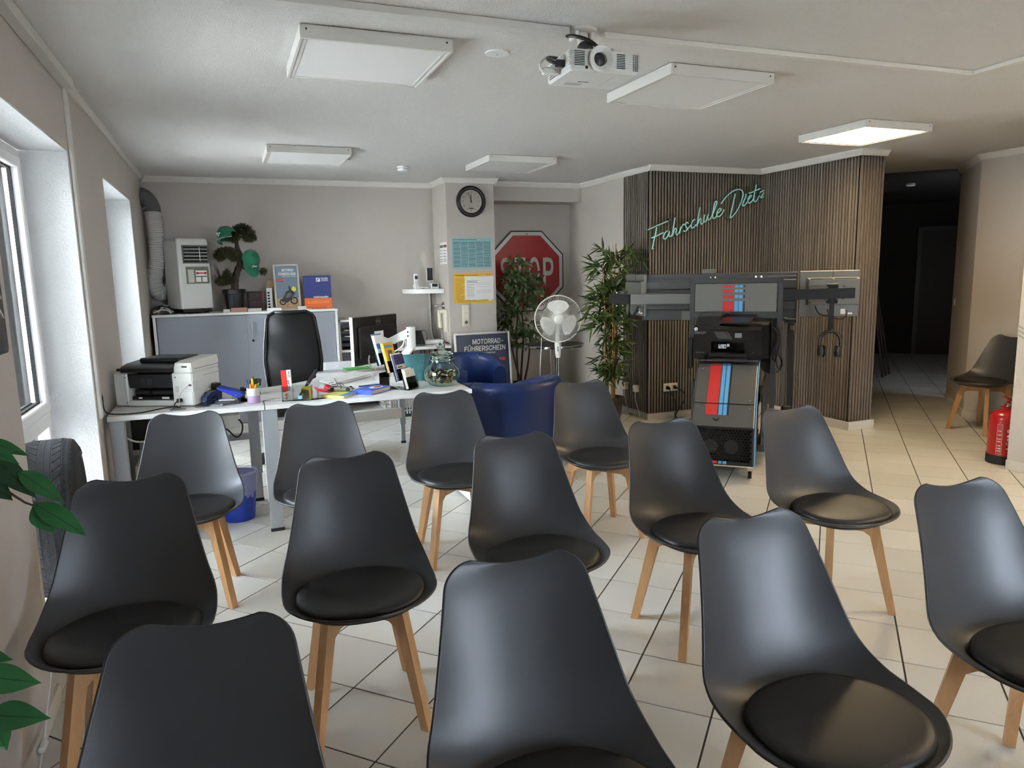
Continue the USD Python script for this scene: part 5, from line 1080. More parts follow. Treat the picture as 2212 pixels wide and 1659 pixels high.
# ---- office chair, its mesh back towards us
t = thing('office_chair', 'black mesh-backed swivel office chair behind the desks', 'office chair', (.46, 5.78, 0), -4)
u = np.linspace(-1, 1, 25); z = np.linspace(.60, 1.21, 26)
hw = np.interp(z, [.60, .70, .85, 1.0, 1.10, 1.16, 1.19, 1.21], [.185, .195, .205, .192, .178, .172, .155, .11])
yb = lambda u_, z_: -.205 - .07 * np.sin((z_ - .60) / .61 * np.pi) * .3 + .10 * ((z_ - .78) ** 2) + .055 * u_ ** 2
V = np.array([[(a * h, yb(a, zz), zz) for a in u] for zz, h in zip(z, hw)])
wv = .016 * np.sin(V[..., 2] * 22 + V[..., 0] * 9) * (1 - u[None] ** 2)
V1 = V.copy(); V1[..., 1] += wv; V2 = V1 + [0, .006, 0]; b_ = grid(V2); b_.invert(); a_ = grid(V1); a_.invert()
part(t, 'backrest_mesh', [a_, grid(V2)], 'mesh_black', smooth=60)
rim = np.vstack([V[:, 0], V[-1, 1:-1], V[::-1, -1]]); part(t, 'backrest_frame', [tube(rim, .015, 10), tube(V[0], .015, 10)], 'plastic_black', smooth=60)
part(t, 'back_bracket', [tube(spline([(0, -.16, .42), (0, -.28, .50), (0, -.27, .62)], 12), .022, 10), tube([(-.18, -.215, .64), (0, -.27, .62), (.18, -.215, .64)], .016, 8)], 'plastic_black')
part(t, 'seat_cushion', extc(sbox(-.19, -.17, .19, .23).buffer(.05, quad_segs=5), .42, .50, .02), 'mesh_black', smooth=50); part(t, 'gas_column', cyl((0, 0, .10), (0, 0, .42), .027, 18), 'plastic_black')
for s in (-1, 1): part(t, 'armrest', [tube([(s * .22, .02, .45), (s * .285, .02, .47), (s * .29, .02, .66)], .016, 8), bx(s * .29 - .04, s * .29 + .04, -.10, .14, .655, .685, .01)], 'plastic_black')
for k in range(5):
    a = math.radians(72 * k + 20); c = np.array([math.cos(a), math.sin(a), 0]); part(t, 'base_spoke', trimesh.convex.convex_hull(np.vstack([np.array([c * r + np.cross(c, [0, 0, 1]) * w * s + [0, 0, z_] for s in (-1, 1)]) for r, w, z_ in ((.02, .03, .14), (.02, .03, .085), (.30, .018, .09), (.30, .018, .062))])), 'plastic_black')
    part(t, 'caster', cyl(c * .30 + np.cross(c, [0, 0, 1]) * .018 + [0, 0, .03], c * .30 - np.cross(c, [0, 0, 1]) * .018 + [0, 0, .03], .03, 16), 'plastic_black')

# ---- waste bin, crate
t = thing('waste_bin', 'blue plastic waste bin with clear liner under the desk joint', 'waste bin', (-.018, 4.575, 0))
part(t, 'bucket', lathe([(.001, .002), (.088, 0), (.092, .006), (.119, .285), (.121, .29), (.117, .29), (.088, .012), (.001, .010)], 40), 'bin_blue', smooth=40)
th = np.linspace(0, 2 * np.pi, 60, endpoint=False); R = []
for k, (r, zz) in enumerate(((.104, .16), (.116, .20), (.121, .24), (.1245, .28), (.125, .303), (.118, .306), (.108, .27), (.098, .20))): R.append(np.stack([(r + .0022 * np.sin(th * 17 + k)) * np.cos(th), (r + .0022 * np.sin(th * 17 + k)) * np.sin(th), zz + (.02 * np.sin(th * 3 + 1) if k == 0 else 0) + .003 * np.sin(th * 11 + k)], 1))
part(t, 'liner', grid(np.array(R), closed_u=True), 'bag_film', smooth=60)
part(t, 'rubbish', [Rx(bx(-.06, .04, -.01, .05, .20, .275, .004), 12), Rz(bx(-.03, .06, -.05, -.01, .19, .262, .004), 25)], 'leaflet_red'); part(t, 'rubbish', Rz(bx(-.05, .05, -.04, .03, .15, .225, .01), 40), 'paper_grey')
t = thing('folding_crate', 'grey folding plastic crate on the floor behind the corner desk', 'crate', (1.44, 7.235, 0))
part(t, 'frame', [bx(0, .5, 0, .36, 0, .03, .004), bx(0, .5, 0, .02, .20, .24, .003), bx(0, .5, .34, .36, .20, .24, .003), bx(0, .02, 0, .36, .20, .24, .003), bx(.48, .5, 0, .36, .20, .24, .003)], 'plastic_dark')
sl = [bx(.012 + k * .0285, .026 + k * .0285, .004, .010, .03, .20) for k in range(17)] + [bx(0, .5, .004, .011, z, z + .012) for z in (.06, .10, .14, .175)]
part(t, 'lattice_side', sl, 'paper_grey', smooth=False, kind='stuff'); part(t, 'lattice_side', [Rz(T(s, -.0), 90) for s in [bx(.012 + k * .0285, .026 + k * .0285, -.010, -.004, .03, .20) for k in range(12)]] + [bx(.004, .010, 0, .36, z, z + .012) for z in (.06, .10, .14, .175)], 'paper_grey', smooth=False, kind='stuff')

# ---- tub armchairs
def tub(label, x, y, rz, r=.375):
    t = thing('tub_armchair', label, 'armchair', (x, y, 0), rz, 'blue leather tub armchairs')
    th_, H = .11, .74
    # horseshoe wall, open towards +y; the arms drop a little towards the front
    A = np.radians(np.linspace(125 - 90, -305 + 90 - 0, 2)); ang = np.radians(np.linspace(50, -230, 57)); R = []
    for a in ang:
        dev = abs((math.degrees(a) + 90)) / 140; h = H - .10 * np.clip((dev - .45) / .55, 0, 1) ** 1.5; ro = r; ri = r - th_
        sec = [(ro - .03, .03), (ro, .05), (ro, h - .06), (ro - .012, h - .022), (ro - .035, h - .004), (ro - .055, h), (ri + .035, h - .004), (ri + .012, h - .022), (ri, h - .06), (ri, .30), (ri, .05), (ri + .03, .03)]
        R.append([(p * math.cos(a), p * math.sin(a), q) for p, q in sec])
    R = np.array(R); g = grid(R, closed_u=True); c0 = trimesh.convex.convex_hull(R[0] + [[1e-6 * k, 1e-6 * k, 0] for k in range(12)]); c1 = trimesh.convex.convex_hull(R[-1] + [[1e-6 * k, -1e-6 * k, 0] for k in range(12)])
    caps = []
    for P in (R[0], R[-1]):
        c = P.mean(0); v = np.vstack([P, c]); caps.append(trimesh.Trimesh(v, [(k, (k + 1) % 12, 12) for k in range(12)] + [((k + 1) % 12, k, 12) for k in range(12)], process=False))
    part(t, 'backrest', [g] + caps, 'leather_blue', smooth=50)
    sm = [tube([(p[0], p[1], p[2]) for p in R[k][1:9] * np.array([1.002, 1.002, 1.001])], .0025, 6) for k in (14, 42)]
    for s in sm: part(t, 'seam', s, 'leather_seam')
    sp = Point(0, 0).buffer(r - th_ - .004, quad_segs=12).intersection(sbox(-1, -1, 1, .26)); part(t, 'seat_cushion', extc(sp.convex_hull, .25, .44, .03), 'leather_blue', smooth=50); part(t, 'base', extc(Point(0, 0).buffer(r - .03, quad_segs=12), .03, .25, .01), 'leather_blue')
    for k in range(4): a = math.pi / 4 + k * math.pi / 2; part(t, 'foot', cyl((.26 * math.cos(a), .26 * math.sin(a), 0), (.26 * math.cos(a), .26 * math.sin(a), .035), .025, 14), 'plastic_black')
    return t
tub('blue tub armchair nearest the camera, its round back turned to us', 1.825, 4.69, 8, .395)
tub('blue tub armchair farther back in front of the leaning poster', 1.97, 6.10, 205)

# ================================================================ driving simulator, slat wall things, right side
mat('rig_dark', (52, 53, 54), 0.42, spec=.5); mat('rig_hood', (84, 82, 77), 0.38, metal=.2); mat('rig_edge', (196, 186, 160), 0.4); mat('tv_grey', (62, 63, 64), 0.5); mat('tv_pale', (98, 97, 92), 0.45)
mat('stripe_red', (184, 44, 44), 0.4); mat('stripe_blue', (82, 152, 204), 0.4); mat('stripe_black', (28, 22, 20), 0.4); mat('belt_webbing', (30, 28, 26), 0.8)
mat('hp_black', (20, 18, 17), 0.28); mat('hp_grey', (58, 57, 56), 0.4); mat('screen_grey', (110, 114, 114), 0.3)
mat('neon_tube', (150, 206, 204), 0.35, emit=((140, 206, 204), 0.05))
mat('extinguisher_red', (172, 22, 26), 0.22, coat=.3); mat('pin_grey', (150, 148, 140), 0.5)
mat('cushion_grey', (70, 66, 62), 0.8)
NO = np.array([3.151, 3.979, 0.]); NF = np.array([-.6816, -.7317, 0]); NR = np.array([.7317, -.6816, 0])
RIGZ = math.degrees(math.atan2(NR[1], NR[0]))       # local x = to the viewer's right, local y = away from the viewer, z = up
t = thing('driving_simulator', 'dark driving simulator rig with red and blue stripes below its hood', 'driving simulator', tuple(NO), RIGZ)
prof = [(0, .10), (.0, .373), (.10, .515), (.36, .757), (.40, .800)]
hwid = [.195, .195, .222, .225, .235]
# side plates
def plate(s):
    P = [(.0, .10), (.0, .30), (.012, .373), (.10, .515), (.36, .757), (.52, .80), (.52, .10)]
    m = trimesh.creation.extrude_polygon(Polygon(P), .012, engine='earcut'); m.apply_transform(np.array([[0, 0, 1, 0], [1, 0, 0, 0], [0, 1, 0, 0], [0, 0, 0, 1]], float)); m.fix_normals(); return T(m, s * .212 - .006)
for s in (-1, 1): part(t, 'side_plate', plate(s), 'rig_hood')
def sloped(y0, z0, y1, z1, x0, x1, th=.006, lift=0):
    n = np.array([0, -(z1 - z0), (y1 - y0)]); n = n / np.linalg.norm(n); n = n if n[1] < 0 else -n
    a = np.array([[x0, y0, z0], [x1, y0, z0], [x1, y1, z1], [x0, y1, z1]]) + n * lift; return trimesh.convex.convex_hull(np.vstack([a, a + n * th]))
def seg(a, b, f0, f1): return [a[0] + (b[0] - a[0]) * f0, a[1] + (b[1] - a[1]) * f0, a[0] + (b[0] - a[0]) * f1, a[1] + (b[1] - a[1]) * f1]
pA, pB, pC, pD = (.0, .373), (.10, .515), (.36, .757), (.52, .80)
part(t, 'lower_hood', sloped(*seg(pA, pB, 0, .985), -.205, .205), 'rig_hood'); part(t, 'upper_hood', sloped(*seg(pB, pC, .012, .985), -.205, .205), 'rig_hood'); part(t, 'top_deck', sloped(*seg(pC, pD, .02, 1), -.205, .205), 'rig_hood')
part(t, 'printer_shelf', bx(-.21, .21, .34, .86, .792, .800), 'rig_dark')
for s in (-1, 1): part(t, 'edge_trim', tube([(s * .207, 0, .373), (s * .207, .10, .515), (s * .207, .36, .757)], .004, 6), 'rig_edge' if s > 0 else 'rig_dark')
part(t, 'blue_edge', [tube([(.219, -.002, .10), (.219, -.002, .30), (.219, .012, .38), (.219, .10, .52), (.219, .36, .76), (.219, .54, .80)], .004, 6)], 'stripe_blue')
for nm, x0, x1, mt in (('red_stripe', -.075, .005, 'stripe_red'), ('blue_stripe', .013, .037, 'stripe_blue'), ('blue_stripe', .044, .068, 'stripe_blue'), ('black_stripe', .073, .082, 'stripe_black')):
    x0 -= .045; x1 -= .045
    part(t, nm, sloped(*seg(pA, pB, .50, .985), x0, x1, .001, .006), mt); part(t, nm, sloped(*seg(pB, pC, .012, .985), x0, x1, .001, .006), mt); part(t, nm, sloped(*seg(pC, pD, .02, .2), x0, x1, .001, .006), mt)
    if nm != 'black_stripe': part(t, nm, bx(x0 + .01, x1 + .01, -.004, -.0005, .108, .128), mt)
em = Polygon([(-.022, .012), (-.022, -.002), (0, -.016), (.022, -.002), (.022, .012), (0, -.001)]); m = ext(em, 0, .001); n_ = np.array([0, -(.142), .10]); n_ /= np.linalg.norm(n_)
part(t, 'chevron_emblem', upright(m, np.array([-.045, .03, .4156]) + n_ * .007, (1, 0, 0), (0, .10 / .1737, .142 / .1737)), 'stripe_black', smooth=False)
for y, z in ((.125, .538), (.33, .729)):
    for s in (-1, 1): part(t, 'hood_screw', T(trimesh.creation.icosphere(1, .005), s * .175, y - .005, z + .006), 'metal_grey')
for s in (-1, 1): part(t, 'hood_screw', T(trimesh.creation.icosphere(1, .005), s * .175, .082, .495), 'metal_grey')
# honeycomb grille: hexagonal openings in a dark plate
hexes = []
for r_ in range(13):
    for c_ in range(19):
        x = -.205 + c_ * .0225 + (.01125 if r_ % 2 else 0); z = .135 + r_ * .0195
        if abs(x) < .19 and z < .362: hexes.append(Polygon([(x + .0115 * math.cos(a), z + .0115 * math.sin(a)) for a in np.radians(np.arange(30, 390, 60))]))
gp = sbox(-.207, .10, .207, .372).difference(unary_union(hexes)); part(t, 'honeycomb_grille', upright(trimesh.creation.extrude_polygon(gp, .004, engine='earcut'), (0, .002, 0), (1, 0, 0)), 'plastic_black', smooth=False)
part(t, 'grille_backing', bx(-.205, .205, .05, .056, .10, .37), 'dark_void'); part(t, 'lower_lip', bx(-.21, .21, -.006, .02, .092, .100, .002), 'rig_edge')
part(t, 'engine_fan', [cyl((-.08, .045, .22), (-.08, .05, .22), .05, 24), cyl((.06, .045, .22), (.06, .05, .22), .05, 24)], 'plastic_dark'); part(t, 'floor_pan', bx(-.20, .20, .02, 1.25, .085, .10), 'rig_dark')
for x in (-.19, .19):
    for y in (.06, 1.1): part(t, 'caster', [cyl((x - .012, y, .03), (x + .012, y, .03), .03, 18)], 'plastic_black'); part(t, 'caster_fork', bx(x - .018, x + .018, y - .015, y + .02, .05, .09), 'chrome')
# screen frame over the hood
fy = .67
part(t, 'screen_frame', [bx(-.318, .36, fy, fy + .03, 1.352, 1.392, .002), bx(-.318, -.282, fy, fy + .03, .93, 1.392, .002), bx(.325, .362, fy, fy + .03, .80, 1.392, .002), bx(-.30, .34, fy, fy + .03, 1.085, 1.135, .002)], 'rig_dark')
sp_ = part(t, 'stripe_panel', bx(-.28, .318, fy - .002, fy + .012, 1.135, 1.349, .002), 'tv_pale')
for x0, x1, mt in ((-.070, .010, 'stripe_red'), (.016, .042, 'stripe_blue'), (.047, .073, 'stripe_blue'), (.081, .090, 'stripe_black')):
    for z0, z1 in ((1.137, 1.215), (1.238, 1.262), (1.283, 1.304), (1.320, 1.336)): part(t, 'printed_bar', bx(x0, x1, fy - .0032, fy - .0018, z0, z1), mt, smooth=False)
for x in (-.165, -.13, .165, .205): part(t, 'top_bolt', cyl((x, fy + .01, 1.390), (x, fy + .01, 1.404), .007, 10), 'chrome')
# arms for the side screens
def beam(p, q, h, w, mt, nm): 
    p, q = np.array(p, float), np.array(q, float); d = (q - p) / np.linalg.norm(q - p); s = np.cross(d, [0, 0, 1.]); s /= np.linalg.norm(s)
    part(t, nm, trimesh.convex.convex_hull(np.array([e + s * i * w + [0, 0, j * h] for e in (p, q) for i in (-1, 1) for j in (-1, 1)])), mt, smooth=False)
beam((-.30, .70, 1.236), (-.79, .70, 1.234), .039, .02, 'tv_pale', 'screen_arm'); beam((-.79, .70, 1.234), (-1.0, .90, 1.232), .039, .02, 'plastic_black', 'screen_arm')
beam((.36, .70, 1.258), (.85, .72, 1.268), .038, .02, 'plastic_black', 'screen_arm')
part(t, 'arm_bracket', bx(.66, .74, .74, .76, 1.30, 1.335, .003), 'plastic_black'); part(t, 'arm_bracket', bx(.66, .74, .74, .76, 1.19, 1.228, .003), 'plastic_black'); part(t, 'arm_bracket', bx(-.93, -.85, .84, .86, 1.27, 1.30, .003), 'plastic_black')
for x, z in ((.665, 1.312), (.735, 1.317), (.775, 1.317), (.665, 1.22), (.735, 1.225), (.775, 1.226)): part(t, 'arm_bolt', cyl((x, .735, z), (x, .715, z), .007, 10), 'chrome')
for x, z in ((-.93, 1.285), (-.88, 1.285), (-.93, 1.178), (-.88, 1.178)): part(t, 'arm_bolt', cyl((x, .82, z), (x, .80, z), .007, 10), 'chrome')
for s in (-1, 1): part(t, 'upright', bx((.305 if s > 0 else -.235) - .02, (.305 if s > 0 else -.235) + .02, .72, .78, .10, 1.1, .003), 'rig_dark'); part(t, 'base_rail', bx(s * .25 - .03, s * .25 + .03, .45, 1.5, .10, .16, .003), 'rig_dark')
part(t, 'cockpit_wall', [bx(.24, .262, .40, 1.45, .16, .62, .003), bx(-.262, -.24, .40, 1.45, .16, .62, .003)], 'rig_dark'); part(t, 'dashboard', bx(-.28, .30, .74, .98, .75, 1.05, .02), 'plastic_black')
part(t, 'seat_base', extc(sbox(-.2, 1.15, .2, 1.55), .30, .46, .03), 'cushion_grey'); part(t, 'seat_back', Rx(bx(-.22, .22, 1.48, 1.60, .40, 1.05, .04), -12, (0, 1.5, .45)), 'cushion_grey'); part(t, 'head_bolster', [T(trimesh.creation.icosphere(3, .085), .29, .86, .72)], 'cushion_grey', smooth=60)
part(t, 'cable_pair', [tube(spline([(.30, .60, 1.02), (.33, .58, .92), (.30, .58, .84), (.34, .60, .76)], 16), .008, 8)], 'plastic_black'); part(t, 'cable_pair', [tube(spline([(.33, .60, 1.02), (.35, .58, .90), (.33, .58, .80), (.36, .6, .7)], 16), .006, 8)], 'plastic_black')
part(t, 'connector_box', bx(-.315, -.285, .60, .66, .70, .93, .004), 'plastic_black'); 
part(t, 'seat_belt', [trimesh.convex.convex_hull(np.array([(x, y, z) for x, z in ((.40, 1.06), (.447, 1.06), (.415, .30), (.455, .30)) for y in (.80, .803)]))], 'belt_webbing'); part(t, 'belt_buckle', [bx(.415, .445, .785, .80, .985, 1.02, .002), bx(.405, .455, .785, .80, 1.018, 1.028, .002)], 'chrome'); part(t, 'belt_reel', [bx(.38, .45, .78, .84, .28, .40, .01), bx(.385, .46, .775, .80, 1.04, 1.075, .004)], 'plastic_black'); part(t, 'side_post', bx(.372, .395, .80, .86, .12, 1.08, .002), 'rig_hood')
# the screens, seen from behind
t2 = thing('wide_monitor', 'very wide dark curved monitor back behind the striped panel', 'monitor', tuple(NO), RIGZ)
part(t2, 'back_shell', [bx(-.742, .462, .96, .985, 1.046, 1.428, .004)], 'tv_grey'); part(t2, 'back_rib', [bx(-.735, .455, .955, .962, z0, z1, .003) for z0, z1 in ((1.385, 1.40),)], 'tv_grey')
for z0, z1, e in ((1.30, 1.372, .935), (1.215, 1.285, .93), (1.135, 1.205, .935)): part(t2, 'back_rib', bx(-.735, .455, e, .965, z0, z1, .006), 'tv_grey')
part(t2, 'connector_cover', bx(-.42, -.26, .925, .965, 1.05, 1.125, .003), 'tv_pale'); part(t2, 'top_camera_box', bx(-.26, -.15, .95, .985, 1.425, 1.462, .003), 'tv_pale'); part(t2, 'screen', bx(-.735, .455, .985, .988, 1.055, 1.42), 'plastic_black')
part(t2, 'mount_arm', bx(-.06, .06, .69, .94, 1.20, 1.26, .003), 'rig_dark')
def sidemon(label, x, y, rz, cable, w=.425):
    c = NO + NR * x - NF * y; tt = thing('flat_monitor', label, 'monitor', (c[0], c[1], 1.08), RIGZ + rz)
    part(tt, 'back_shell', bx(0, w, 0, .022, 0, .352, .005), 'tv_pale'); part(tt, 'back_housing', trimesh.convex.convex_hull(np.array([(a, b, z) for a, z in ((.05, .09), (.05, .30), (w - .005, .09), (w - .005, .30)) for b in (.0, )] + [(a, -.03, z) for a, z in ((.065, .095), (.065, .285), (w - .005, .095), (w - .005, .285))])), 'tv_pale', smooth=False)
    part(tt, 'vent_slot', bx(.075, .23, -.031, -.027, .288, .293), 'dark_void'); part(tt, 'vent_slot', bx(.245, .40, -.031, -.027, .288, .293), 'dark_void'); part(tt, 'seam_line', bx(.236, .2385, -.001, .002, .30, .352), 'dark_void'); part(tt, 'screen', bx(.006, w - .006, .022, .024, .006, .346), 'plastic_black')
    part(tt, 'port_label', bx(.30, .335, -.002, .001, .02, .06), 'paper_white'); part(tt, 'port_label', bx(.345, .385, -.002, .001, .018, .032), 'paper_white'); part(tt, 'lock_hole', cyl((.075, -.0305, .11), (.075, -.0285, .11), .006, 10), 'dark_void')
    part(tt, 'power_cable', tube(spline(cable, 24), .006, 8), 'plastic_black'); part(tt, 'data_cable', tube(spline([(.335, -.01, .05), (.34, -.04, .03), (.325, -.05, .0), (.27, -.05, -.012), (.20, -.05, .06)], 20), .005, 8), 'plastic_black')
sidemon('right flat grey monitor back above the headphones', .475, .92, 6, [(.12, -.005, .08), (.14, -.05, .03), (.18, -.06, .012), (.23, -.06, .03), (.21, -.06, .11), (.16, -.04, .15)])
sidemon('left flat grey monitor back half hidden by the bamboo', -.955, 1.28, -57, [(.30, -.005, .08), (.28, -.05, .0), (.24, -.06, -.02), (.20, -.05, .02), (.2, -.04, .12)])
# headphones on a strap
hc = NO + NR * .70 - NF * .72; t = thing('headphones', 'black over-ear headphones hanging from the right screen arm', 'headphones', (hc[0], hc[1], .80), RIGZ)
part(t, 'headband', tube([(.073 * math.sin(a) * 1.0, 0, .095 + .095 * math.cos(a)) for a in np.linspace(-1.75, 1.75, 28)], np.interp(np.linspace(-1, 1, 28), [-1, 0, 1], [.011, .014, .011]), 10), 'plastic_black', smooth=60)
for s in (-1, 1):
    part(t, 'ear_cup', Rz(T(Ry(lathe([(.001, -.018), (.036, -.016), (.044, -.004), (.044, .006), (.040, .010), (.001, .012)], 28), 90), 0, 0, 0), s * 20 + 35 * (1 if s < 0 else -1)).apply_translation([s * .062, 0, .035]), 'plastic_dark', smooth=50); part(t, 'ear_pad', Rz(Ry(lathe([(.022, .012), (.030, .024), (.042, .024), (.045, .012)], 28), -90 * s), s * 20 + 35 * (1 if s < 0 else -1)).apply_translation([s * .058, 0, .035]), 'plastic_black', smooth=60)
t = thing('headphone_hanger', 'black flat hanger strap holding the headphones', 'hanger', (hc[0], hc[1], .98), RIGZ); part(t, 'strap', bx(-.017, .017, .0, .006, .0, .25, .001), 'plastic_black'); part(t, 'hook', bx(-.04, .03, -.02, .03, -.006, .006, .003), 'plastic_black')
# desktop inkjet printer on the hood
hp = NO + NR * (-.012) - NF * .40; t = thing('inkjet_printer', 'black all-in-one inkjet printer standing on the simulator hood', 'printer', (hp[0], hp[1], .80), RIGZ)
P = []
for x, y, z in [(-.242, .0, .0), (.242, .0, .0), (-.242, .0, .225), (.242, .0, .215), (-.242, .40, .0), (.242, .40, .0), (-.225, .40, .26), (.225, .40, .24), (-.235, .02, .25), (.235, .02, .235)]: P.append((x, y, z))
body = trimesh.convex.convex_hull(np.array(P)); cut = trimesh.creation.box(bounds=[[-.115, -.1, .045], [.125, .22, .128]])
import manifold3d as mf
def to_mf(m): return mf.Manifold(mf.Mesh(np.asarray(m.vertices, np.float32), np.asarray(m.faces, np.uint32)))
def from_mf(m): q = m.to_mesh(); return trimesh.Trimesh(q.vert_properties[:, :3], q.tri_verts, process=False)
part(t, 'body', from_mf(to_mf(body) - to_mf(cut)), 'hp_black', smooth=25)
part(t, 'feeder_hump', trimesh.convex.convex_hull(np.array([(x, y, z) for x, y, z in [(-.240, .02, .235), (-.06, .02, .235), (-.215, .04, .31), (-.05, .04, .315), (-.20, .30, .335), (-.04, .30, .335), (-.225, .36, .24), (-.05, .36, .24)]])), 'hp_black'); part(t, 'paper_rest', trimesh.convex.convex_hull(np.array([(x, y, z) for x, y, z in [(-.07, .03, .262), (.15, .0, .256), (.155, .012, .268), (-.07, .05, .275), (-.05, .30, .305), (.19, .30, .31), (.19, .30, .32), (-.05, .30, .318)]])), 'hp_black'); part(t, 'feeder_wire', tube([(-.045, .20, .322), (-.02, .20, .335), (.01, .20, .322)], .003, 6), 'chrome')
part(t, 'control_panel', trimesh.convex.convex_hull(np.array([(x, y, z) for x, z in ((-.105, .205), (.19, .205), (.205, .19), (.205, .145), (-.06, .145)) for y in (-.012, .01)])), 'hp_black'); part(t, 'silver_strip', trimesh.convex.convex_hull(np.array([(x, y, z) for x, z in ((-.008, .205), (.006, .205), (.04, .147), (.026, .147)) for y in (-.014, -.008)])), 'hp_grey'); part(t, 'touch_screen', bx(.055, .105, -.0135, -.010, .160, .195, .001), 'screen_grey')
part(t, 'card_panel', trimesh.convex.convex_hull(np.array([(x, y, z) for x, z in ((-.095, .202), (-.012, .202), (.022, .150), (-.058, .150)) for y in (-.0135, -.010)])), 'hp_grey')
part(t, 'round_badge', cyl((-.224, -.001, .222), (-.224, -.006, .222), .0125, 24), 'paper_white'); part(t, 'badge_lettering', upright(text('hp', .011, .0006, True, .2), (-.231, -.0062, .218), (1, 0, 0)), 'hp_grey', smooth=False)
part(t, 'model_lettering', [upright(text('HP Officejet Pro 8600', .006, .0006), (-.236, -.0012, .196), (1, 0, 0)), upright(text('Print Fax Scan Copy Web', .0045, .0006), (-.236, -.0012, .187), (1, 0, 0))], 'paper_grey', smooth=False)
part(t, 'outlet_label', bx(-.07, -.012, .10, .104, .068, .100, .001), 'paper_white'); part(t, 'label_print', [bx(-.066, -.05, .0985, .1005, .09, .096), bx(-.055, -.045, .0985, .1005, .076, .082), bx(-.026, -.016, .0985, .1005, .074, .092)], 'ink_grey'); part(t, 'power_pack', bx(-.008, .012, .09, .11, .082, .104, .002), 'paper_grey'); part(t, 'loose_cable', tube([(.02 + .02 * math.cos(a), .10 + .02 * math.sin(a), .066 + .004 * a) for a in np.linspace(0, 9, 40)], .003, 6), 'plastic_black')
part(t, 'paper_tray', [bx(-.14, .145, -.045, .2, -.022, .012, .004), bx(-.135, .14, -.02, .2, .014, .044, .004)], 'hp_black'); part(t, 'tray_slot', bx(-.07, .075, -.0465, -.044, .002, .006), 'dark_void'); part(t, 'tray_glint', bx(.055, .060, -.047, -.0445, -.006, .004), 'chrome'); part(t, 'power_button', cyl((.185, -.001, .05), (.185, -.004, .05), .008, 16), 'hp_grey')
part(t, 'card_icons', [bx(-.225 + k * .017, -.213 + k * .017, -.002, .0, .040, .052) for k in range(4)], 'hp_grey'); part(t, 'fold_line', bx(-.242, .205, -.0015, .0, .135, .138), 'dark_void')

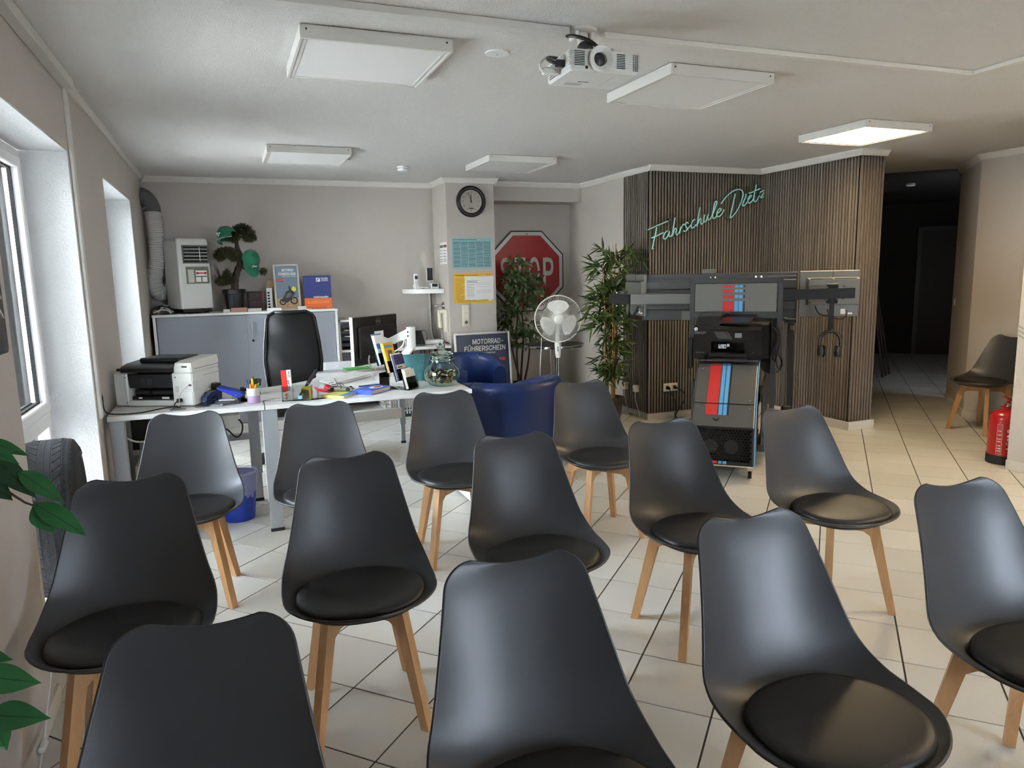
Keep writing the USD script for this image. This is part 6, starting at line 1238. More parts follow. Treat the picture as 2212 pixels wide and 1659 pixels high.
# ---- neon lettering
NEON = [[(3.7702, 1.8419), (3.8778, 1.8831), (3.9935, 1.9247)], [(3.8661, 1.8655), (3.8521, 1.7981), (3.834, 1.7277), (3.8186, 1.6602)], [(3.8091, 1.7677), (3.8509, 1.7787), (3.8998, 1.7981), (3.9455, 1.8157)], [(3.9877, 1.8323), (3.9631, 1.8157), (3.9458, 1.7863), (3.9462, 1.7615), (3.9639, 1.7567), (3.9884, 1.7803), (4.0058, 1.8128), (4.0105, 1.8287), (4.0059, 1.8039), (4.0112, 1.7785), (4.0276, 1.7832), (4.0416, 1.801)], [(4.0734, 1.9576), (4.0614, 1.9044), (4.0516, 1.8453), (4.0419, 1.7802)], [(4.0438, 1.7933), (4.0625, 1.8365), (4.0801, 1.8561), (4.091, 1.8466), (4.0843, 1.8158), (4.0896, 1.7968), (4.1075, 1.8039), (4.1271, 1.8336)], [(4.1394, 1.8722), (4.1341, 1.8455), (4.1275, 1.8098)], [(4.1293, 1.8348), (4.1481, 1.8693), (4.1643, 1.8913), (4.1803, 1.8902)], [(4.2236, 1.8993), (4.203, 1.9111), (4.1889, 1.8932), (4.2023, 1.8707), (4.2137, 1.8486), (4.1958, 1.8319), (4.1668, 1.8337)], [(4.2066, 1.8385), (4.2351, 1.8684), (4.2529, 1.8863)], [(4.3045, 1.9385), (4.2834, 1.9342), (4.2635, 1.9055), (4.2583, 1.8726), (4.2732, 1.8607), (4.2949, 1.8698), (4.3164, 1.895)], [(4.3591, 2.0583), (4.3458, 1.9956), (4.3362, 1.9298), (4.3264, 1.8759)], [(4.3311, 1.8968), (4.3508, 1.9347), (4.3674, 1.9503), (4.3751, 1.9372), (4.3697, 1.912), (4.3752, 1.897), (4.3935, 1.9061), (4.4077, 1.9302)], [(4.416, 1.9873), (4.406, 1.9422), (4.4117, 1.9182), (4.4301, 1.9256), (4.4465, 1.9545), (4.4589, 1.9937)], [(4.4523, 1.9606), (4.4595, 1.9366), (4.4779, 1.9457), (4.4995, 1.9778)], [(4.4996, 1.976), (4.5279, 2.0335), (4.5519, 2.0909), (4.5542, 2.1161), (4.5371, 2.1104), (4.5219, 2.0634), (4.511, 1.9972), (4.515, 1.955), (4.5338, 1.9552), (4.554, 1.9843)], [(4.5539, 1.9886), (4.587, 2.016), (4.6103, 2.0423), (4.6011, 2.0494), (4.5751, 2.0358), (4.5595, 2.0037), (4.5633, 1.9747), (4.5852, 1.9713), (4.6103, 1.9891), (4.6322, 2.0165), (4.6429, 2.0408)], [(4.6073, 2.0947), (4.6365, 2.1313), (4.6806, 2.1742), (4.7477, 2.2178), (4.8159, 2.2373), (4.8587, 2.2231), (4.8714, 2.19), (4.8578, 2.135), (4.8217, 2.0613), (4.7701, 1.9936), (4.7192, 1.9566)], [(4.7751, 2.1942), (4.7584, 2.1212), (4.7379, 2.042), (4.7176, 1.9578)], [(4.9061, 2.1937), (4.8961, 2.1478), (4.8757, 2.1109), (4.8729, 2.0803), (4.8921, 2.0836), (4.9181, 2.1176)], [(4.9276, 2.1349), (4.9617, 2.1612), (4.9766, 2.1816), (4.9648, 2.1826), (4.9422, 2.1608), (4.9335, 2.124), (4.9497, 2.1059), (4.9728, 2.1154), (4.9991, 2.1434)], [(5.0313, 2.2879), (5.0181, 2.2234), (5.0063, 2.162), (5.0117, 2.1234), (5.0313, 2.1237), (5.0562, 2.1506), (5.0802, 2.1817)], [(4.9447, 2.2006), (5.0102, 2.2233), (5.0799, 2.2493)], [(5.0833, 2.2033), (5.0906, 2.2188), (5.1203, 2.2287), (5.1476, 2.2403), (5.1252, 2.2041), (5.0937, 2.1623), (5.1227, 2.169), (5.1464, 2.1725), (5.1555, 2.1832)]]
NEONSC = [(3.7598, 1.839), (4.0253, 1.9396), (3.8451, 1.667), (4.937, 2.2613), (4.6794, 1.9606), (5.1498, 2.2447)]
t = thing('neon_sign', 'pale turquoise neon script sign on the oak slat wall', 'neon sign')
YN = 5.915
hull = unary_union([LineString(s).buffer(.035) for s in NEON]).buffer(.03).buffer(-.03)
part(t, 'acrylic_backing', upright(ext(Polygon(hull.exterior if hull.geom_type == 'Polygon' else max(hull.geoms, key=lambda g: g.area).exterior).simplify(.004), -.003, 0), (0, YN + .028, 0), (1, 0, 0)), 'clear_acrylic', smooth=False)
for s in NEON:
    q = spline([(a, YN, b) for a, b in s], 8 * len(s)) if len(s) > 2 else np.array([(a, YN, b) for a, b in s]); part(t, 'neon_tube', tube(q, .0062, 8), 'neon_tube', smooth=60)
for a, b in NEONSC: part(t, 'standoff_screw', cyl((a, YN + .055, b), (a, YN + .015, b), .008, 12), 'chrome')

# ---- sockets on the slat wall
t = thing('double_socket', 'cream double wall socket with two black plugs on the slat wall', 'socket', (4.068, 5.956, .304)); part(t, 'cover_frame', bx(-.083, .083, -.012, .001, -.042, .042, .004), 'plastic_ivory')
for x in (-.041, .041): part(t, 'socket_insert', bx(x - .03, x + .03, -.015, -.01, -.03, .03, .002), 'plastic_ivory'); part(t, 'plug', cyl((x, -.014, 0), (x, -.048, -.004), .019, 20, .014), 'plastic_black')
t = thing('power_leads', 'two black leads hanging from the double socket', 'cables'); part(t, 'lead', tube(spline([(4.03, 5.905, .298), (4.045, 5.88, .23), (4.07, 5.87, .16), (4.07, 5.87, .05), (4.06, 5.86, .012), (4.0, 5.80, .008), (3.9, 5.5, .008)], 30), .0045, 8), 'plastic_black'); part(t, 'lead', tube(spline([(4.11, 5.905, .298), (4.17, 5.87, .25), (4.18, 5.87, .18), (4.10, 5.86, .08), (4.06, 5.84, .02), (4.12, 5.75, .008), (4.2, 5.5, .008)], 30), .0055, 8), 'plastic_black')
for k, y in enumerate((6.33, 6.12)):
    t = thing('plug_adapter', ('pale plug adapter low on the side slat panel, left one', 'pale plug adapter low on the side slat panel, right one')[k], 'adapter', (3.80, y, .29)); part(t, 'housing', bx(-.05, .0, -.028, .028, -.035, .035, .006), 'plastic_ivory'); part(t, 'lead', tube(spline([(-.03, 0, -.035), (-.035, -.01, -.12), (-.02, -.04, -.22), (-.03, -.08, -.28)], 16), .003, 6), 'plastic_white')

# ---- fire extinguisher
t = thing('fire_extinguisher', 'red fire extinguisher with black foot on the floor beside the pillar', 'fire extinguisher', (5.262, 3.42, 0)); t_r = .108
part(t, 'cylinder', lathe([(.001, .065), (t_r, .065), (t_r, .33), (.104, .352), (.088, .375), (.06, .392), (.03, .398), (.001, .398)], 48), 'extinguisher_red', smooth=40); part(t, 'foot_ring', lathe([(.001, 0), (.108, 0), (.112, .006), (.112, .066), (.001, .066)], 48), 'rubber_black', smooth=40); part(t, 'neck', cyl((0, 0, .395), (0, 0, .422), .026, 20), 'extinguisher_red'); part(t, 'valve', [cyl((0, 0, .42), (0, 0, .447), .022, 16), cyl((0, 0, .435), (.06, -.01, .437), .012, 12)], 'chrome')
part(t, 'lever', [trimesh.convex.convex_hull(np.array([(x, y, z) for y in (-.011, .011) for x, z in ((.03, .455), (-.06, .497), (-.065, .507), (.03, .475))])), trimesh.convex.convex_hull(np.array([(x, y, z) for y in (-.01, .01) for x, z in ((.02, .447), (-.06, .422), (-.065, .430), (.02, .458))]))], 'extinguisher_red'); part(t, 'hose', tube(spline([(.06, -.01, .437), (.10, -.01, .42), (.125, -.01, .36), (.125, 0, .22), (.122, 0, .12)], 24), .011, 10), 'rubber_black'); part(t, 'gauge', cyl((.01, -.02, .435), (.01, -.034, .435), .014, 16), 'chrome')
def wrap(m, ang0, z0):      # lettering bent round the cylinder, reading upwards
    v = m.vertices.copy(); a = ang0 + v[:, 0] / t_r; r_ = t_r + .0004 + v[:, 2]; m = m.copy(); m.vertices = np.c_[r_ * np.cos(a), r_ * np.sin(a), z0 + v[:, 1]]; return m
A0 = math.radians(226)
part(t, 'round_mark', [wrap(trimesh.creation.extrude_polygon(Point(0, 0).buffer(.014).difference(Point(0, 0).buffer(.010)), .0005, engine='earcut'), A0, .255), wrap(trimesh.creation.extrude_polygon(Point(0, 0).buffer(.006), .0005, engine='earcut'), A0, .255), wrap(ext(Point(0, 0).buffer(.012), 0, .0005), A0, .218)], 'ink_white', smooth=False); part(t, 'approval_mark', wrap(T(text('CE', .018, .0005), -.014, 0, 0), A0, .155), 'ink_white', smooth=False)
part(t, 'small_print', [wrap(ext(sbox(-.012, z, -.012 + w, z + .003), 0, .0005), A0, .12) for z, w in ((0, .02), (.006, .014), (.065, .022), (.071, .016), (.077, .018))] + [wrap(trimesh.creation.extrude_polygon(sbox(-.030, -.02, .004, .20).difference(sbox(-.0285, -.0185, .0025, .1985)), .0005, engine='earcut'), A0 - .42, .10)] + [wrap(ext(sbox(-.026, z, -.002, z + .004), 0, .0005), A0 - .42, .10) for z in (0, .02, .04, .07, .09, .12, .15)], 'ink_white', smooth=False, kind='stuff')
# ---- pin stripes on the pillar
t = thing('pillar_mural', 'faint grey curved line mural on the pillar at the right edge', 'mural')
for k, (zz, dz) in enumerate(((1.02, 0), (.99, .01), (.96, .02))): part(t, 'painted_line', [trimesh.convex.convex_hull(np.array([(x, y, z) for x in (5.098, 5.1005) for y, z in ((3.288, zz), (3.288, zz + .012), (2.9, zz - .19 - dz), (2.9, zz - .178 - dz))]))], 'pin_grey', smooth=False)
part(t, 'painted_line', tube(spline([(5.0995, 3.2, 1.3), (5.0995, 3.14, 1.0), (5.0995, 3.2, .7), (5.0995, 3.05, .5)], 20), .004, 4), 'pin_grey')
# ---- in the dark hall
t = thing('hall_door', 'dark door with pale frame deep in the unlit hall', 'door'); he = (np.array([11.6, 7.6]) - hallL1) / np.linalg.norm(np.array([11.6, 7.6]) - hallL1); hb_ = np.array([he[1], -he[0]]); hb_ = hb_ if hb_ @ HD < 0 else -hb_
def hallbox(a0, a1, d0, d1, z0, z1):
    P = [hallL1 + he * a + hb_ * d for a in (a0, a1) for d in (d0, d1)]; return trimesh.convex.convex_hull(np.array([(*p, z) for p in P for z in (z0, z1)]))
part(t, 'leaf', hallbox(.92, 1.70, .03, .07, 0, 2.0), 'door_dark'); part(t, 'door_frame', [hallbox(.86, .92, .03, .09, 0, 2.06), hallbox(1.70, 1.76, .03, .09, 0, 2.06), hallbox(.86, 1.76, .03, .09, 2.0, 2.06)], 'rig_hood')
t = thing('wall_switch', 'small white light switch on the diagonal hall wall', 'switch'); q = hallR0 + HD * .90 - HN * .008; part(t, 'plate', trimesh.convex.convex_hull(np.array([(*(q + HD * a - HN * b), z) for a in (-.04, .04) for b in (-.006, .006) for z in (1.02, 1.10)])), 'plastic_white'); part(t, 'rocker', trimesh.convex.convex_hull(np.array([(*(q + HD * a - HN * b), z) for a in (-.028, .028) for b in (.004, .010) for z in (1.032, 1.088)])), 'plastic_white')
for k in range(3):
    q = hallL0 + HD * (3.2 + .18 * k) + HN * .10; solo('leaning_pole', tube([(*(q + HN * (.18 + .05 * k)), .01), (*(q - HN * .08), 1.8 + .1 * k)], .012, 8), 'door_dark', ('front leaning pole in the dark hall', 'middle leaning pole in the dark hall', 'rear leaning pole in the dark hall')[k], 'pole')
solo('hall_detector', T(Rx(lathe([(.001, 0), (.05, 0), (.055, .02), (.04, .035), (.001, .036)], 24), 180), *(hallL0 + HD * 3.0 + HN * .45), CEIL), 'plastic_white', 'round detector on the dark hall ceiling', 'smoke detector')

# ---- ceiling fittings
t = thing('smoke_detector', 'white smoke detector on the ceiling between the far lamps', 'smoke detector', (1.593, 6.58, CEIL)); part(t, 'base_plate', Rx(lathe([(.001, 0), (.052, 0), (.052, .012), (.045, .016), (.001, .016)], 32), 180), 'plastic_white'); part(t, 'sensor_head', Rx(lathe([(.04, .015), (.05, .022), (.048, .034), (.036, .042), (.001, .044)], 32), 180), 'plastic_white', smooth=50)
t = thing('ceiling_cover', 'flat round white cover plate on the ceiling left of the projector', 'cover plate', (1.219, 3.16, CEIL)); part(t, 'disc', Rx(lathe([(.001, 0), (.055, 0), (.053, .006), (.001, .008)], 36), 180), 'plastic_white'); part(t, 'screw', cyl((0, 0, -.0075), (0, 0, -.0095), .003, 8), 'metal_grey')
solo('cable_duct', bx(-.64, 1.378, 2.745, 2.80, CEIL - .028, CEIL, .003), 'lamp_white', 'long white cable duct across the ceiling left of the projector', 'cable duct')
solo('cable_duct', Rz(bx(1.505, 3.64, -.022, .022, CEIL - .022, CEIL, .003), -1.5, (1.505, 0, 0)).apply_translation([.03, 2.775, 0]), 'trim_white', 'white cable duct across the ceiling right of the projector', 'cable duct')
solo('cable_duct', bx(3.655, 3.70, 1.2, 2.70, CEIL - .022, CEIL, .003), 'trim_white', 'short white cable duct at the top right corner of the ceiling', 'cable duct')
solo('cable_duct', bx(LW, LW + .05, 0.5, 4.19, CEIL - .045, CEIL, .003), 'lamp_white', 'grey white cable duct along the ceiling above the left wall', 'cable duct')
solo('cable_duct', bx(LW, LW + .016, 4.165, 4.225, .76, CEIL - .04, .003), 'lamp_white', 'upright cable duct on the left wall between the windows', 'cable duct')
# ---- projector
pc = np.array([1.438, 2.677]); t = thing('projector', 'white ceiling projector with large lens ring and dangling plugs', 'projector', (pc[0], pc[1], 2.222), -3.2)
PW, PD, PH = .296, .24, .082
part(t, 'housing', extc(sbox(-PW / 2 + .02, -PD / 2 + .02, PW / 2 - .02, PD / 2 - .02).buffer(.02, quad_segs=4), .0, PH, .008), 'plastic_white', smooth=35)
part(t, 'side_groove', [bx(-PW / 2 - .0012, PW / 2 + .0012, -PD / 2 - .0012, PD / 2 - .01, .022 + k * .0068, .0235 + k * .0068) for k in range(8)], 'paper_grey', smooth=False)
part(t, 'lens_ring', T(Rx(lathe([(.028, .0), (.047, .0), (.050, .012), (.047, .020), (.043, .020), (.025, .006)], 40), 90), -.020, -PD / 2 - .001, .046), 'plastic_white', smooth=45); part(t, 'lens', T(Rx(lathe([(.001, .011), (.018, .010), (.025, .006), (.025, -.002), (.001, -.002)], 32), 90), -.028, -PD / 2 - .004, .043), 'plastic_black', smooth=50)
for k in range(9): part(t, 'front_vent', bx(-.128, -.086, -PD / 2 - .002, -PD / 2 + .001, .020 + k * .0062, .0228 + k * .0062), 'ink_black', smooth=False); part(t, 'front_vent', bx(.050, .086, -PD / 2 - .002, -PD / 2 + .001, .018 + k * .0062, .0208 + k * .0062), 'ink_black', smooth=False)
part(t, 'end_grille', [bx(.120 + j * .008, .1255 + j * .008, -PD / 2 - .002, -PD / 2 + .001, .012 + k * .0062, .0155 + k * .0062) for j in range(3) for k in range(10)], 'hose_cap', smooth=False, kind='stuff')
part(t, 'side_vent', [bx(-PW / 2 - .002, -PW / 2 + .001, -.02 + j * .018, -.008 + j * .018, .012 + k * .008, .015 + k * .008) for j in range(6) for k in range(7)], 'ink_grey', smooth=False, kind='stuff'); part(t, 'ir_window', cyl((-.078, -PD / 2 - .0005, .014), (-.078, -PD / 2 - .003, .014), .006, 16), 'ink_black')
part(t, 'maker_lettering', Rx(text('acer', .012, .0006, True, 0, .05), 180).apply_translation([-.05, .03, -.0004]), 'ink_grey', smooth=False); part(t, 'underside_label', bx(-.09, -.02, .05, .085, -.0008, .0004), 'paper_grey'); part(t, 'underside_seam', bx(.06, .062, -.08, .06, -.0006, .0004), 'paper_grey')
part(t, 'focus_dial', bx(.03, .09, -.07, -.03, PH, PH + .008, .003), 'plastic_white'); part(t, 'screw_foot', cyl((.045, -.095, PH), (.045, -.095, PH + .014), .008, 12), 'paper_grey')
t = thing('projector_mount', 'white ceiling bracket carrying the projector', 'projector mount', (1.443, 2.772, 0))
part(t, 'ceiling_plate', T(Rx(lathe([(.001, 0), (.062, 0), (.060, .010), (.03, .016), (.001, .016)], 36), 180), 0, 0, CEIL), 'trim_white'); part(t, 'bracket_fork', [bx(-.045, -.025, -.03, .03, CEIL - .042, CEIL - .010, .004), bx(.025, .045, -.03, .03, CEIL - .042, CEIL - .010, .004)], 'trim_white'); part(t, 'stem', cyl((0, 0, CEIL - .012), (-.005, -.03, 2.36), .026, 20, .020), 'trim_white'); part(t, 'joint', T(trimesh.creation.icosphere(3, .034), -.008, -.045, 2.352), 'plastic_dark', smooth=60); part(t, 'lower_ring', T(lathe([(.05, 0), (.082, .0), (.087, .007), (.082, .014), (.05, .014)], 40), -.005, -.07, 2.312), 'trim_white', smooth=40)
for a in (40, 150, 280): part(t, 'spider_arm', bx(-.008, .008, 0, .08, 2.308, 2.316).apply_transform(RotM([0, 0, 1], a)).apply_translation([-.005, -.07, 0]), 'trim_white')
for a in (1, 3, 5): part(t, 'mount_post', cyl((-.005 + .06 * math.cos(a), -.07 + .06 * math.sin(a), 2.304), (-.005 + .06 * math.cos(a), -.07 + .06 * math.sin(a), 2.318), .007, 10), 'trim_white')
t = thing('projector_cables', 'black and white cables looping from the ceiling to the projector', 'cables')
part(t, 'cable', tube(spline([(1.375, 2.77, CEIL - .03), (1.40, 2.72, CEIL - .045), (1.45, 2.69, 2.37), (1.475, 2.68, 2.335)], 20), .007, 8), 'plastic_black')
part(t, 'cable', tube(spline([(1.34, 2.73, 2.305), (1.285, 2.70, 2.30), (1.235, 2.66, 2.285), (1.235, 2.62, 2.262), (1.27, 2.62, 2.258)], 24), .007, 8), 'plastic_black'); part(t, 'plug', bx(1.25, 1.295, 2.608, 2.632, 2.245, 2.271, .004), 'plastic_black')
part(t, 'white_cable', tube(spline([(1.35, 2.75, 2.312), (1.28, 2.71, 2.308), (1.22, 2.68, 2.28), (1.205, 2.66, 2.245), (1.225, 2.66, 2.235)], 24), .005, 8), 'plastic_white'); part(t, 'white_plug', bx(1.215, 1.285, 2.652, 2.678, 2.225, 2.252, .005), 'plastic_white')

# ================================================================ plants, fan, bistro table, tyre, left foreground
leaf_mat('ficus_leaf', (48, 70, 40), (98, 116, 74), .3, .4); leaf_mat('ficus_leaf_b', (60, 86, 46), (116, 136, 90), .3, .4)
leaf_mat('bamboo_leaf', (40, 64, 30), (70, 98, 44), .25, .42); leaf_mat('bamboo_leaf_b', (60, 90, 34), (120, 140, 62), .3, .42)
leaf_mat('spray_leaf', (34, 92, 52), (62, 132, 72), .25, .38); leaf_mat('spray_leaf_b', (30, 62, 42), (50, 90, 56), .2, .4)
wood_mat('cane', (150, 112, 58), (186, 150, 90), axis=(40, 40, 6), rough=.45); mat('stem_brown', (74, 58, 46), .8); mat('pot_brown', (62, 54, 46), .5); mat('soil', (40, 32, 26), .95)
mat('fan_white', (226, 224, 216), .35); mat('fan_blade', (214, 212, 206), .4)
mat('tyre_rubber', (30, 31, 34), .62, bump=(220, .0008)); mat('tyre_side', (34, 35, 38), .55); mat('poster_photo', (58, 54, 52), .35, vary=(9, .7))
def leaf(base, tip, w, up=(0, 0, 1), fold=.25, droop=.1, n=6, peak=.42):
    b, e = np.array(base, float), np.array(tip, float); d = e - b; L = np.linalg.norm(d); d /= L
    s = np.cross(d, up); s = s / max(np.linalg.norm(s), 1e-9); u = np.cross(s, d)
    t = np.linspace(0, 1, n); hw = w / 2 * np.where(t < peak, np.sin(t / peak * np.pi / 2) ** .8, np.cos((t - peak) / (1 - peak) * np.pi / 2) ** 1.15)
    c = b + d * (t * L)[:, None] + u * (droop * L * (t - t ** 2 * 1.0) - 0)[:, None]
    V = np.stack([c - s * hw[:, None] + u * (hw * fold)[:, None], c, c + s * hw[:, None] + u * (hw * fold)[:, None]], 1)
    return grid(V)
def leaves_to(t, L, mats, limit=300, name='leaf'):
    """The leaves nearest the camera as parts of their own, the rest joined."""
    L.sort(key=lambda m: np.linalg.norm(m.vertices.mean(0) + LOC - CAMPOS) if True else 0)
    for m in L[:limit]: part(t, name, m, mats[int(RNG.integers(len(mats)))], smooth=True)
    for k in range(len(mats)):
        r = L[limit + k::len(mats)]
        if r: part(t, 'inner_leaves', r, mats[k], smooth=True, kind='stuff')
# ---- ficus in front of the stop sign
LOC = np.array([3.02, 7.33, 0]); t = thing('ficus_tree', 'artificial ficus tree with small leaves in front of the stop sign', 'plant', tuple(LOC))
part(t, 'pot', lathe([(.001, 0), (.11, 0), (.14, .24), (.145, .25), (.135, .25), (.13, .22), (.001, .22)], 28), 'pot_black')
for p in ([(.0, 0, .2), (.02, .0, .5), (.04, 0, .9), (.0, 0, 1.2), (-.02, 0, 1.55)], [(.02, 0, .2), (-.06, .02, .5), (-.12, .02, .8), (-.16, .02, 1.05)], [(.03, .01, .2), (.09, -.02, .5), (.10, -.04, .75), (.08, -.04, .9)], [(-.02, 0, .2), (-.03, .03, .6), (-.01, .03, 1.0), (.03, .02, 1.3)]):
    part(t, 'stem', tube(spline(p, 20), np.linspace(.014, .006, 20), 8), 'stem_brown')
L = []
def cluster(c, r, n, size, out):
    for _ in range(n):
        d = RNG.normal(size=3); d /= np.linalg.norm(d); k = RNG.uniform(.35, 1) ** .6; p = np.array(c) + d * np.array(r) * k
        e = d * .7 + RNG.normal(size=3) * .45 + np.array([0, 0, -.65]); e /= np.linalg.norm(e); s = size * RNG.uniform(.7, 1.2)
        out.append(leaf(p, p + e * s, s * .42, up=RNG.normal(size=3) * .5 + np.array([-.3, -.7, .6]), fold=.2, droop=.12, n=5))
for c, r, n in (((0, 0, 1.50), (.14, .12, .15), 110), ((.06, -.02, 1.32), (.22, .14, .17), 200), ((-.10, -.02, 1.36), (.16, .12, .14), 110), ((.20, -.02, 1.22), (.13, .1, .12), 80), ((.0, 0, 1.14), (.18, .12, .10), 80), ((.10, -.05, .86), (.16, .12, .10), 110), ((.02, -.05, .74), (.16, .1, .09), 70), ((-.18, .02, 1.02), (.11, .1, .12), 80), ((-.16, .02, .86), (.09, .08, .08), 40)):
    cluster(c, r, int(n * 1.25), .070, L)
leaves_to(t, L, ['ficus_leaf', 'ficus_leaf_b'])
# ---- bamboo
LOC = np.array([3.40, 5.96, 0]); t = thing('potted_bamboo', 'tall artificial bamboo with slender leaves in a brown pot beside the slat wall', 'plant', tuple(LOC))
part(t, 'pot', lathe([(.001, 0), (.082, 0), (.108, .20), (.118, .205), (.121, .262), (.113, .265), (.108, .255), (.104, .225), (.001, .225)], 32), 'pot_brown', smooth=35); part(t, 'soil', T(trimesh.creation.cylinder(.104, .01, sections=28), 0, 0, .225), 'soil')
L = []; canes = []
for k, (x, y, tx_, ty_, H) in enumerate([(-.045, .02, -.075, .02, 1.50), (-.02, .04, .02, .05, 1.62), (.02, 0, .055, .02, 1.72), (.05, .03, .10, .03, 1.58), (-.01, -.03, -.01, -.06, 1.30)]):
    zz = np.linspace(.2, H, 40); r = np.linspace(.0115, .005, 40) * (1 + .18 * (np.abs(((zz * 9) % 1) - .5) > .43)); P = np.c_[np.interp(zz, [.2, H], [x, tx_]) + .006 * np.sin(zz * 7 + k), np.interp(zz, [.2, H], [y, ty_]), zz]; canes.append(P); part(t, 'cane', tube(P, r, 8), 'cane')
def spray(P0, dr, n, s):
    e = np.array(dr, float); e /= np.linalg.norm(e); L_ = RNG.uniform(.07, .17) * s; tip = P0 + e * L_ + np.array([0, 0, -.01]); twigs.append(tube([P0, P0 + e * L_ * .5 + [0, 0, .015], tip], [.003, .002, .0012], 5))
    for k in range(n):
        q = P0 + (tip - P0) * RNG.uniform(.35, 1); a = e * .9 + RNG.normal(size=3) * .55 + np.array([0, 0, .05]); a /= np.linalg.norm(a); ln = RNG.uniform(.09, .18) * s; end = q + a * ln + np.array([0, 0, -.03 * RNG.random() - .02])
        L.append(leaf(q, end, -.0 + .021 * s * RNG.uniform(.8, 1.15), up=np.array([-.2, -.5, .8]) + RNG.normal(size=3) * .4, fold=.18, droop=.16, n=6, peak=.35))
twigs = []
for k in range(205):
    z = RNG.uniform(.40, 1.72); P = canes[int(RNG.integers(5))]; i = min(39, int(np.searchsorted(P[:, 2], z))); p = P[i]; a = RNG.uniform(0, 2 * np.pi)
    spr = 1.0 if z > .9 else .85
    spray(p, (math.cos(a), math.sin(a) * .8, RNG.uniform(-.1, .7)), 6, spr)
for (x, z) in ((-.30, 1.16), (-.26, 1.22), (-.28, 1.08), (-.24, .98), (-.22, 1.30), (-.20, 1.05)):   # the long side branch to the left
    spray(np.array([x + .10, -.03, z - .03]), (-1, -.1, .15), 7, 1.0)
for (x, z) in ((.18, 1.62), (.22, 1.50), (.16, 1.45), (.24, 1.56)): spray(np.array([x - .06, .0, z]), (1, -.15, .1), 6, 1.0)
part(t, 'twigs', twigs + [tube(spline([(-.05, 0, .95), (-.14, -.02, 1.08), (-.22, -.03, 1.15)], 10), .003, 5)], 'stem_brown', kind='stuff')
leaves_to(t, L, ['bamboo_leaf', 'bamboo_leaf_b', 'bamboo_leaf'])
# ---- bistro table
t = thing('bistro_table', 'round chrome-edged bistro table behind the fan', 'table', (3.06, 6.52, 0)); part(t, 'tabletop', lathe([(.001, .722), (.29, .722), (.30, .728), (.30, .744), (.29, .75), (.001, .75)], 56), 'rig_dark'); part(t, 'rim_band', lathe([(.298, .724), (.304, .727), (.304, .745), (.298, .748)], 56), 'chrome')
for k in range(3): a = 2.1 * k + .6; part(t, 'leg', tube([(.035 * math.cos(a), .035 * math.sin(a), .722), (.035 * math.cos(a), .035 * math.sin(a), .18), (.20 * math.cos(a), .20 * math.sin(a), .02)], .012, 10), 'chrome')
part(t, 'base_ring', tube([(.20 * math.cos(a), .20 * math.sin(a), .014) for a in np.linspace(0, 2 * np.pi, 40)], .012, 8), 'chrome')
# ---- fan
t = thing('pedestal_fan', 'white pedestal fan with three blades in front of the bistro table', 'fan', (2.93, 6.15, 0), -18)
FZ, FR_ = 1.025, .222
part(t, 'foot', [Rz(bx(-.28, .28, -.025, .025, 0, .025, .006), a) for a in (40, 130)], 'fan_white'); part(t, 'pole', cyl((0, .03, .02), (0, .03, .66), .013, 16), 'chrome')
part(t, 'motor_neck', lathe([(.001, 0), (.022, 0), (.026, .02), (.034, .14), (.030, .165), (.001, .17)], 24).apply_translation([0, .03, FZ - .375]), 'fan_white'); part(t, 'motor_housing', T(Rx(lathe([(.001, 0), (.06, 0), (.065, .02), (.06, .09), (.04, .13), (.001, .135)], 28), -90), 0, .045, FZ), 'fan_white', smooth=50); part(t, 'neck_rod', cyl((0, .06, FZ - .23), (0, .07, FZ), .02, 14), 'fan_white')
for k in range(3): part(t, 'button', bx(-.012, .002, -.006, .0, FZ - .275 - k * .017, FZ - .267 - k * .017, .001), 'plastic_dark')
for k in range(3):
    a0 = math.radians(95 + 120 * k); V = []
    for rr_ in np.linspace(.03, .178, 9):
        q = (rr_ - .03) / .148; sp_ = .32 + .38 * math.sin(min(q * 1.25, 1) * math.pi * .62); sp_ *= 1 if q < .86 else math.sqrt(max(0, 1 - ((q - .86) / .16) ** 2)) * .6 + .4
        V.append([(rr_ * math.cos(a0 + b), -.012 + .030 * (b / .7) * 1.0, FZ + rr_ * math.sin(a0 + b)) for b in np.linspace(-sp_ * 1.15, sp_ * .95, 11)])
    g = grid(np.array(V)); h = g.copy(); h.vertices += [0, .0025, 0]; h.invert(); part(t, 'blade', [g, h], 'fan_blade', smooth=60)
part(t, 'hub_cap', T(Rx(lathe([(.001, .018), (.03, .016), (.046, .006), (.048, -.012), (.001, -.012)], 32), 90), 0, -.05, FZ), 'fan_white', smooth=50)
def grille(sgn, dep):
    w = []
    for k in range(72):
        a = 2 * np.pi * k / 72; tw = .34 * sgn
        w.append(tube([(r_ * math.cos(a + tw * (r_ / FR_)), -.0 + sgn * dep * (1 - (r_ / FR_) ** 2.6), FZ + r_ * math.sin(a + tw * (r_ / FR_))) for r_ in np.linspace(.042, FR_, 7)], .0011, 4, caps=False))
    for r_ in (.09, .15): w.append(tube([(r_ * math.cos(b), sgn * dep * (1 - (r_ / FR_) ** 2.6), FZ + r_ * math.sin(b)) for b in np.linspace(0, 2 * np.pi, 49)], .0012, 4, caps=False))
    return w
part(t, 'front_grille', grille(-1, .055), 'fan_white', kind='stuff'); part(t, 'rear_grille', grille(1, .055), 'fan_white', kind='stuff')
part(t, 'guard_ring', tube([(FR_ * math.cos(b), 0, FZ + FR_ * math.sin(b)) for b in np.linspace(0, 2 * np.pi, 65)], .0055, 8), 'fan_white'); part(t, 'mains_lead', tube(spline([(-.16, .03, FZ - .18), (-.165, .02, FZ - .3), (-.18, .0, FZ - .5), (-.16, .0, FZ - .8), (-.1, 0, .02)], 24), .004, 6), 'fan_white')

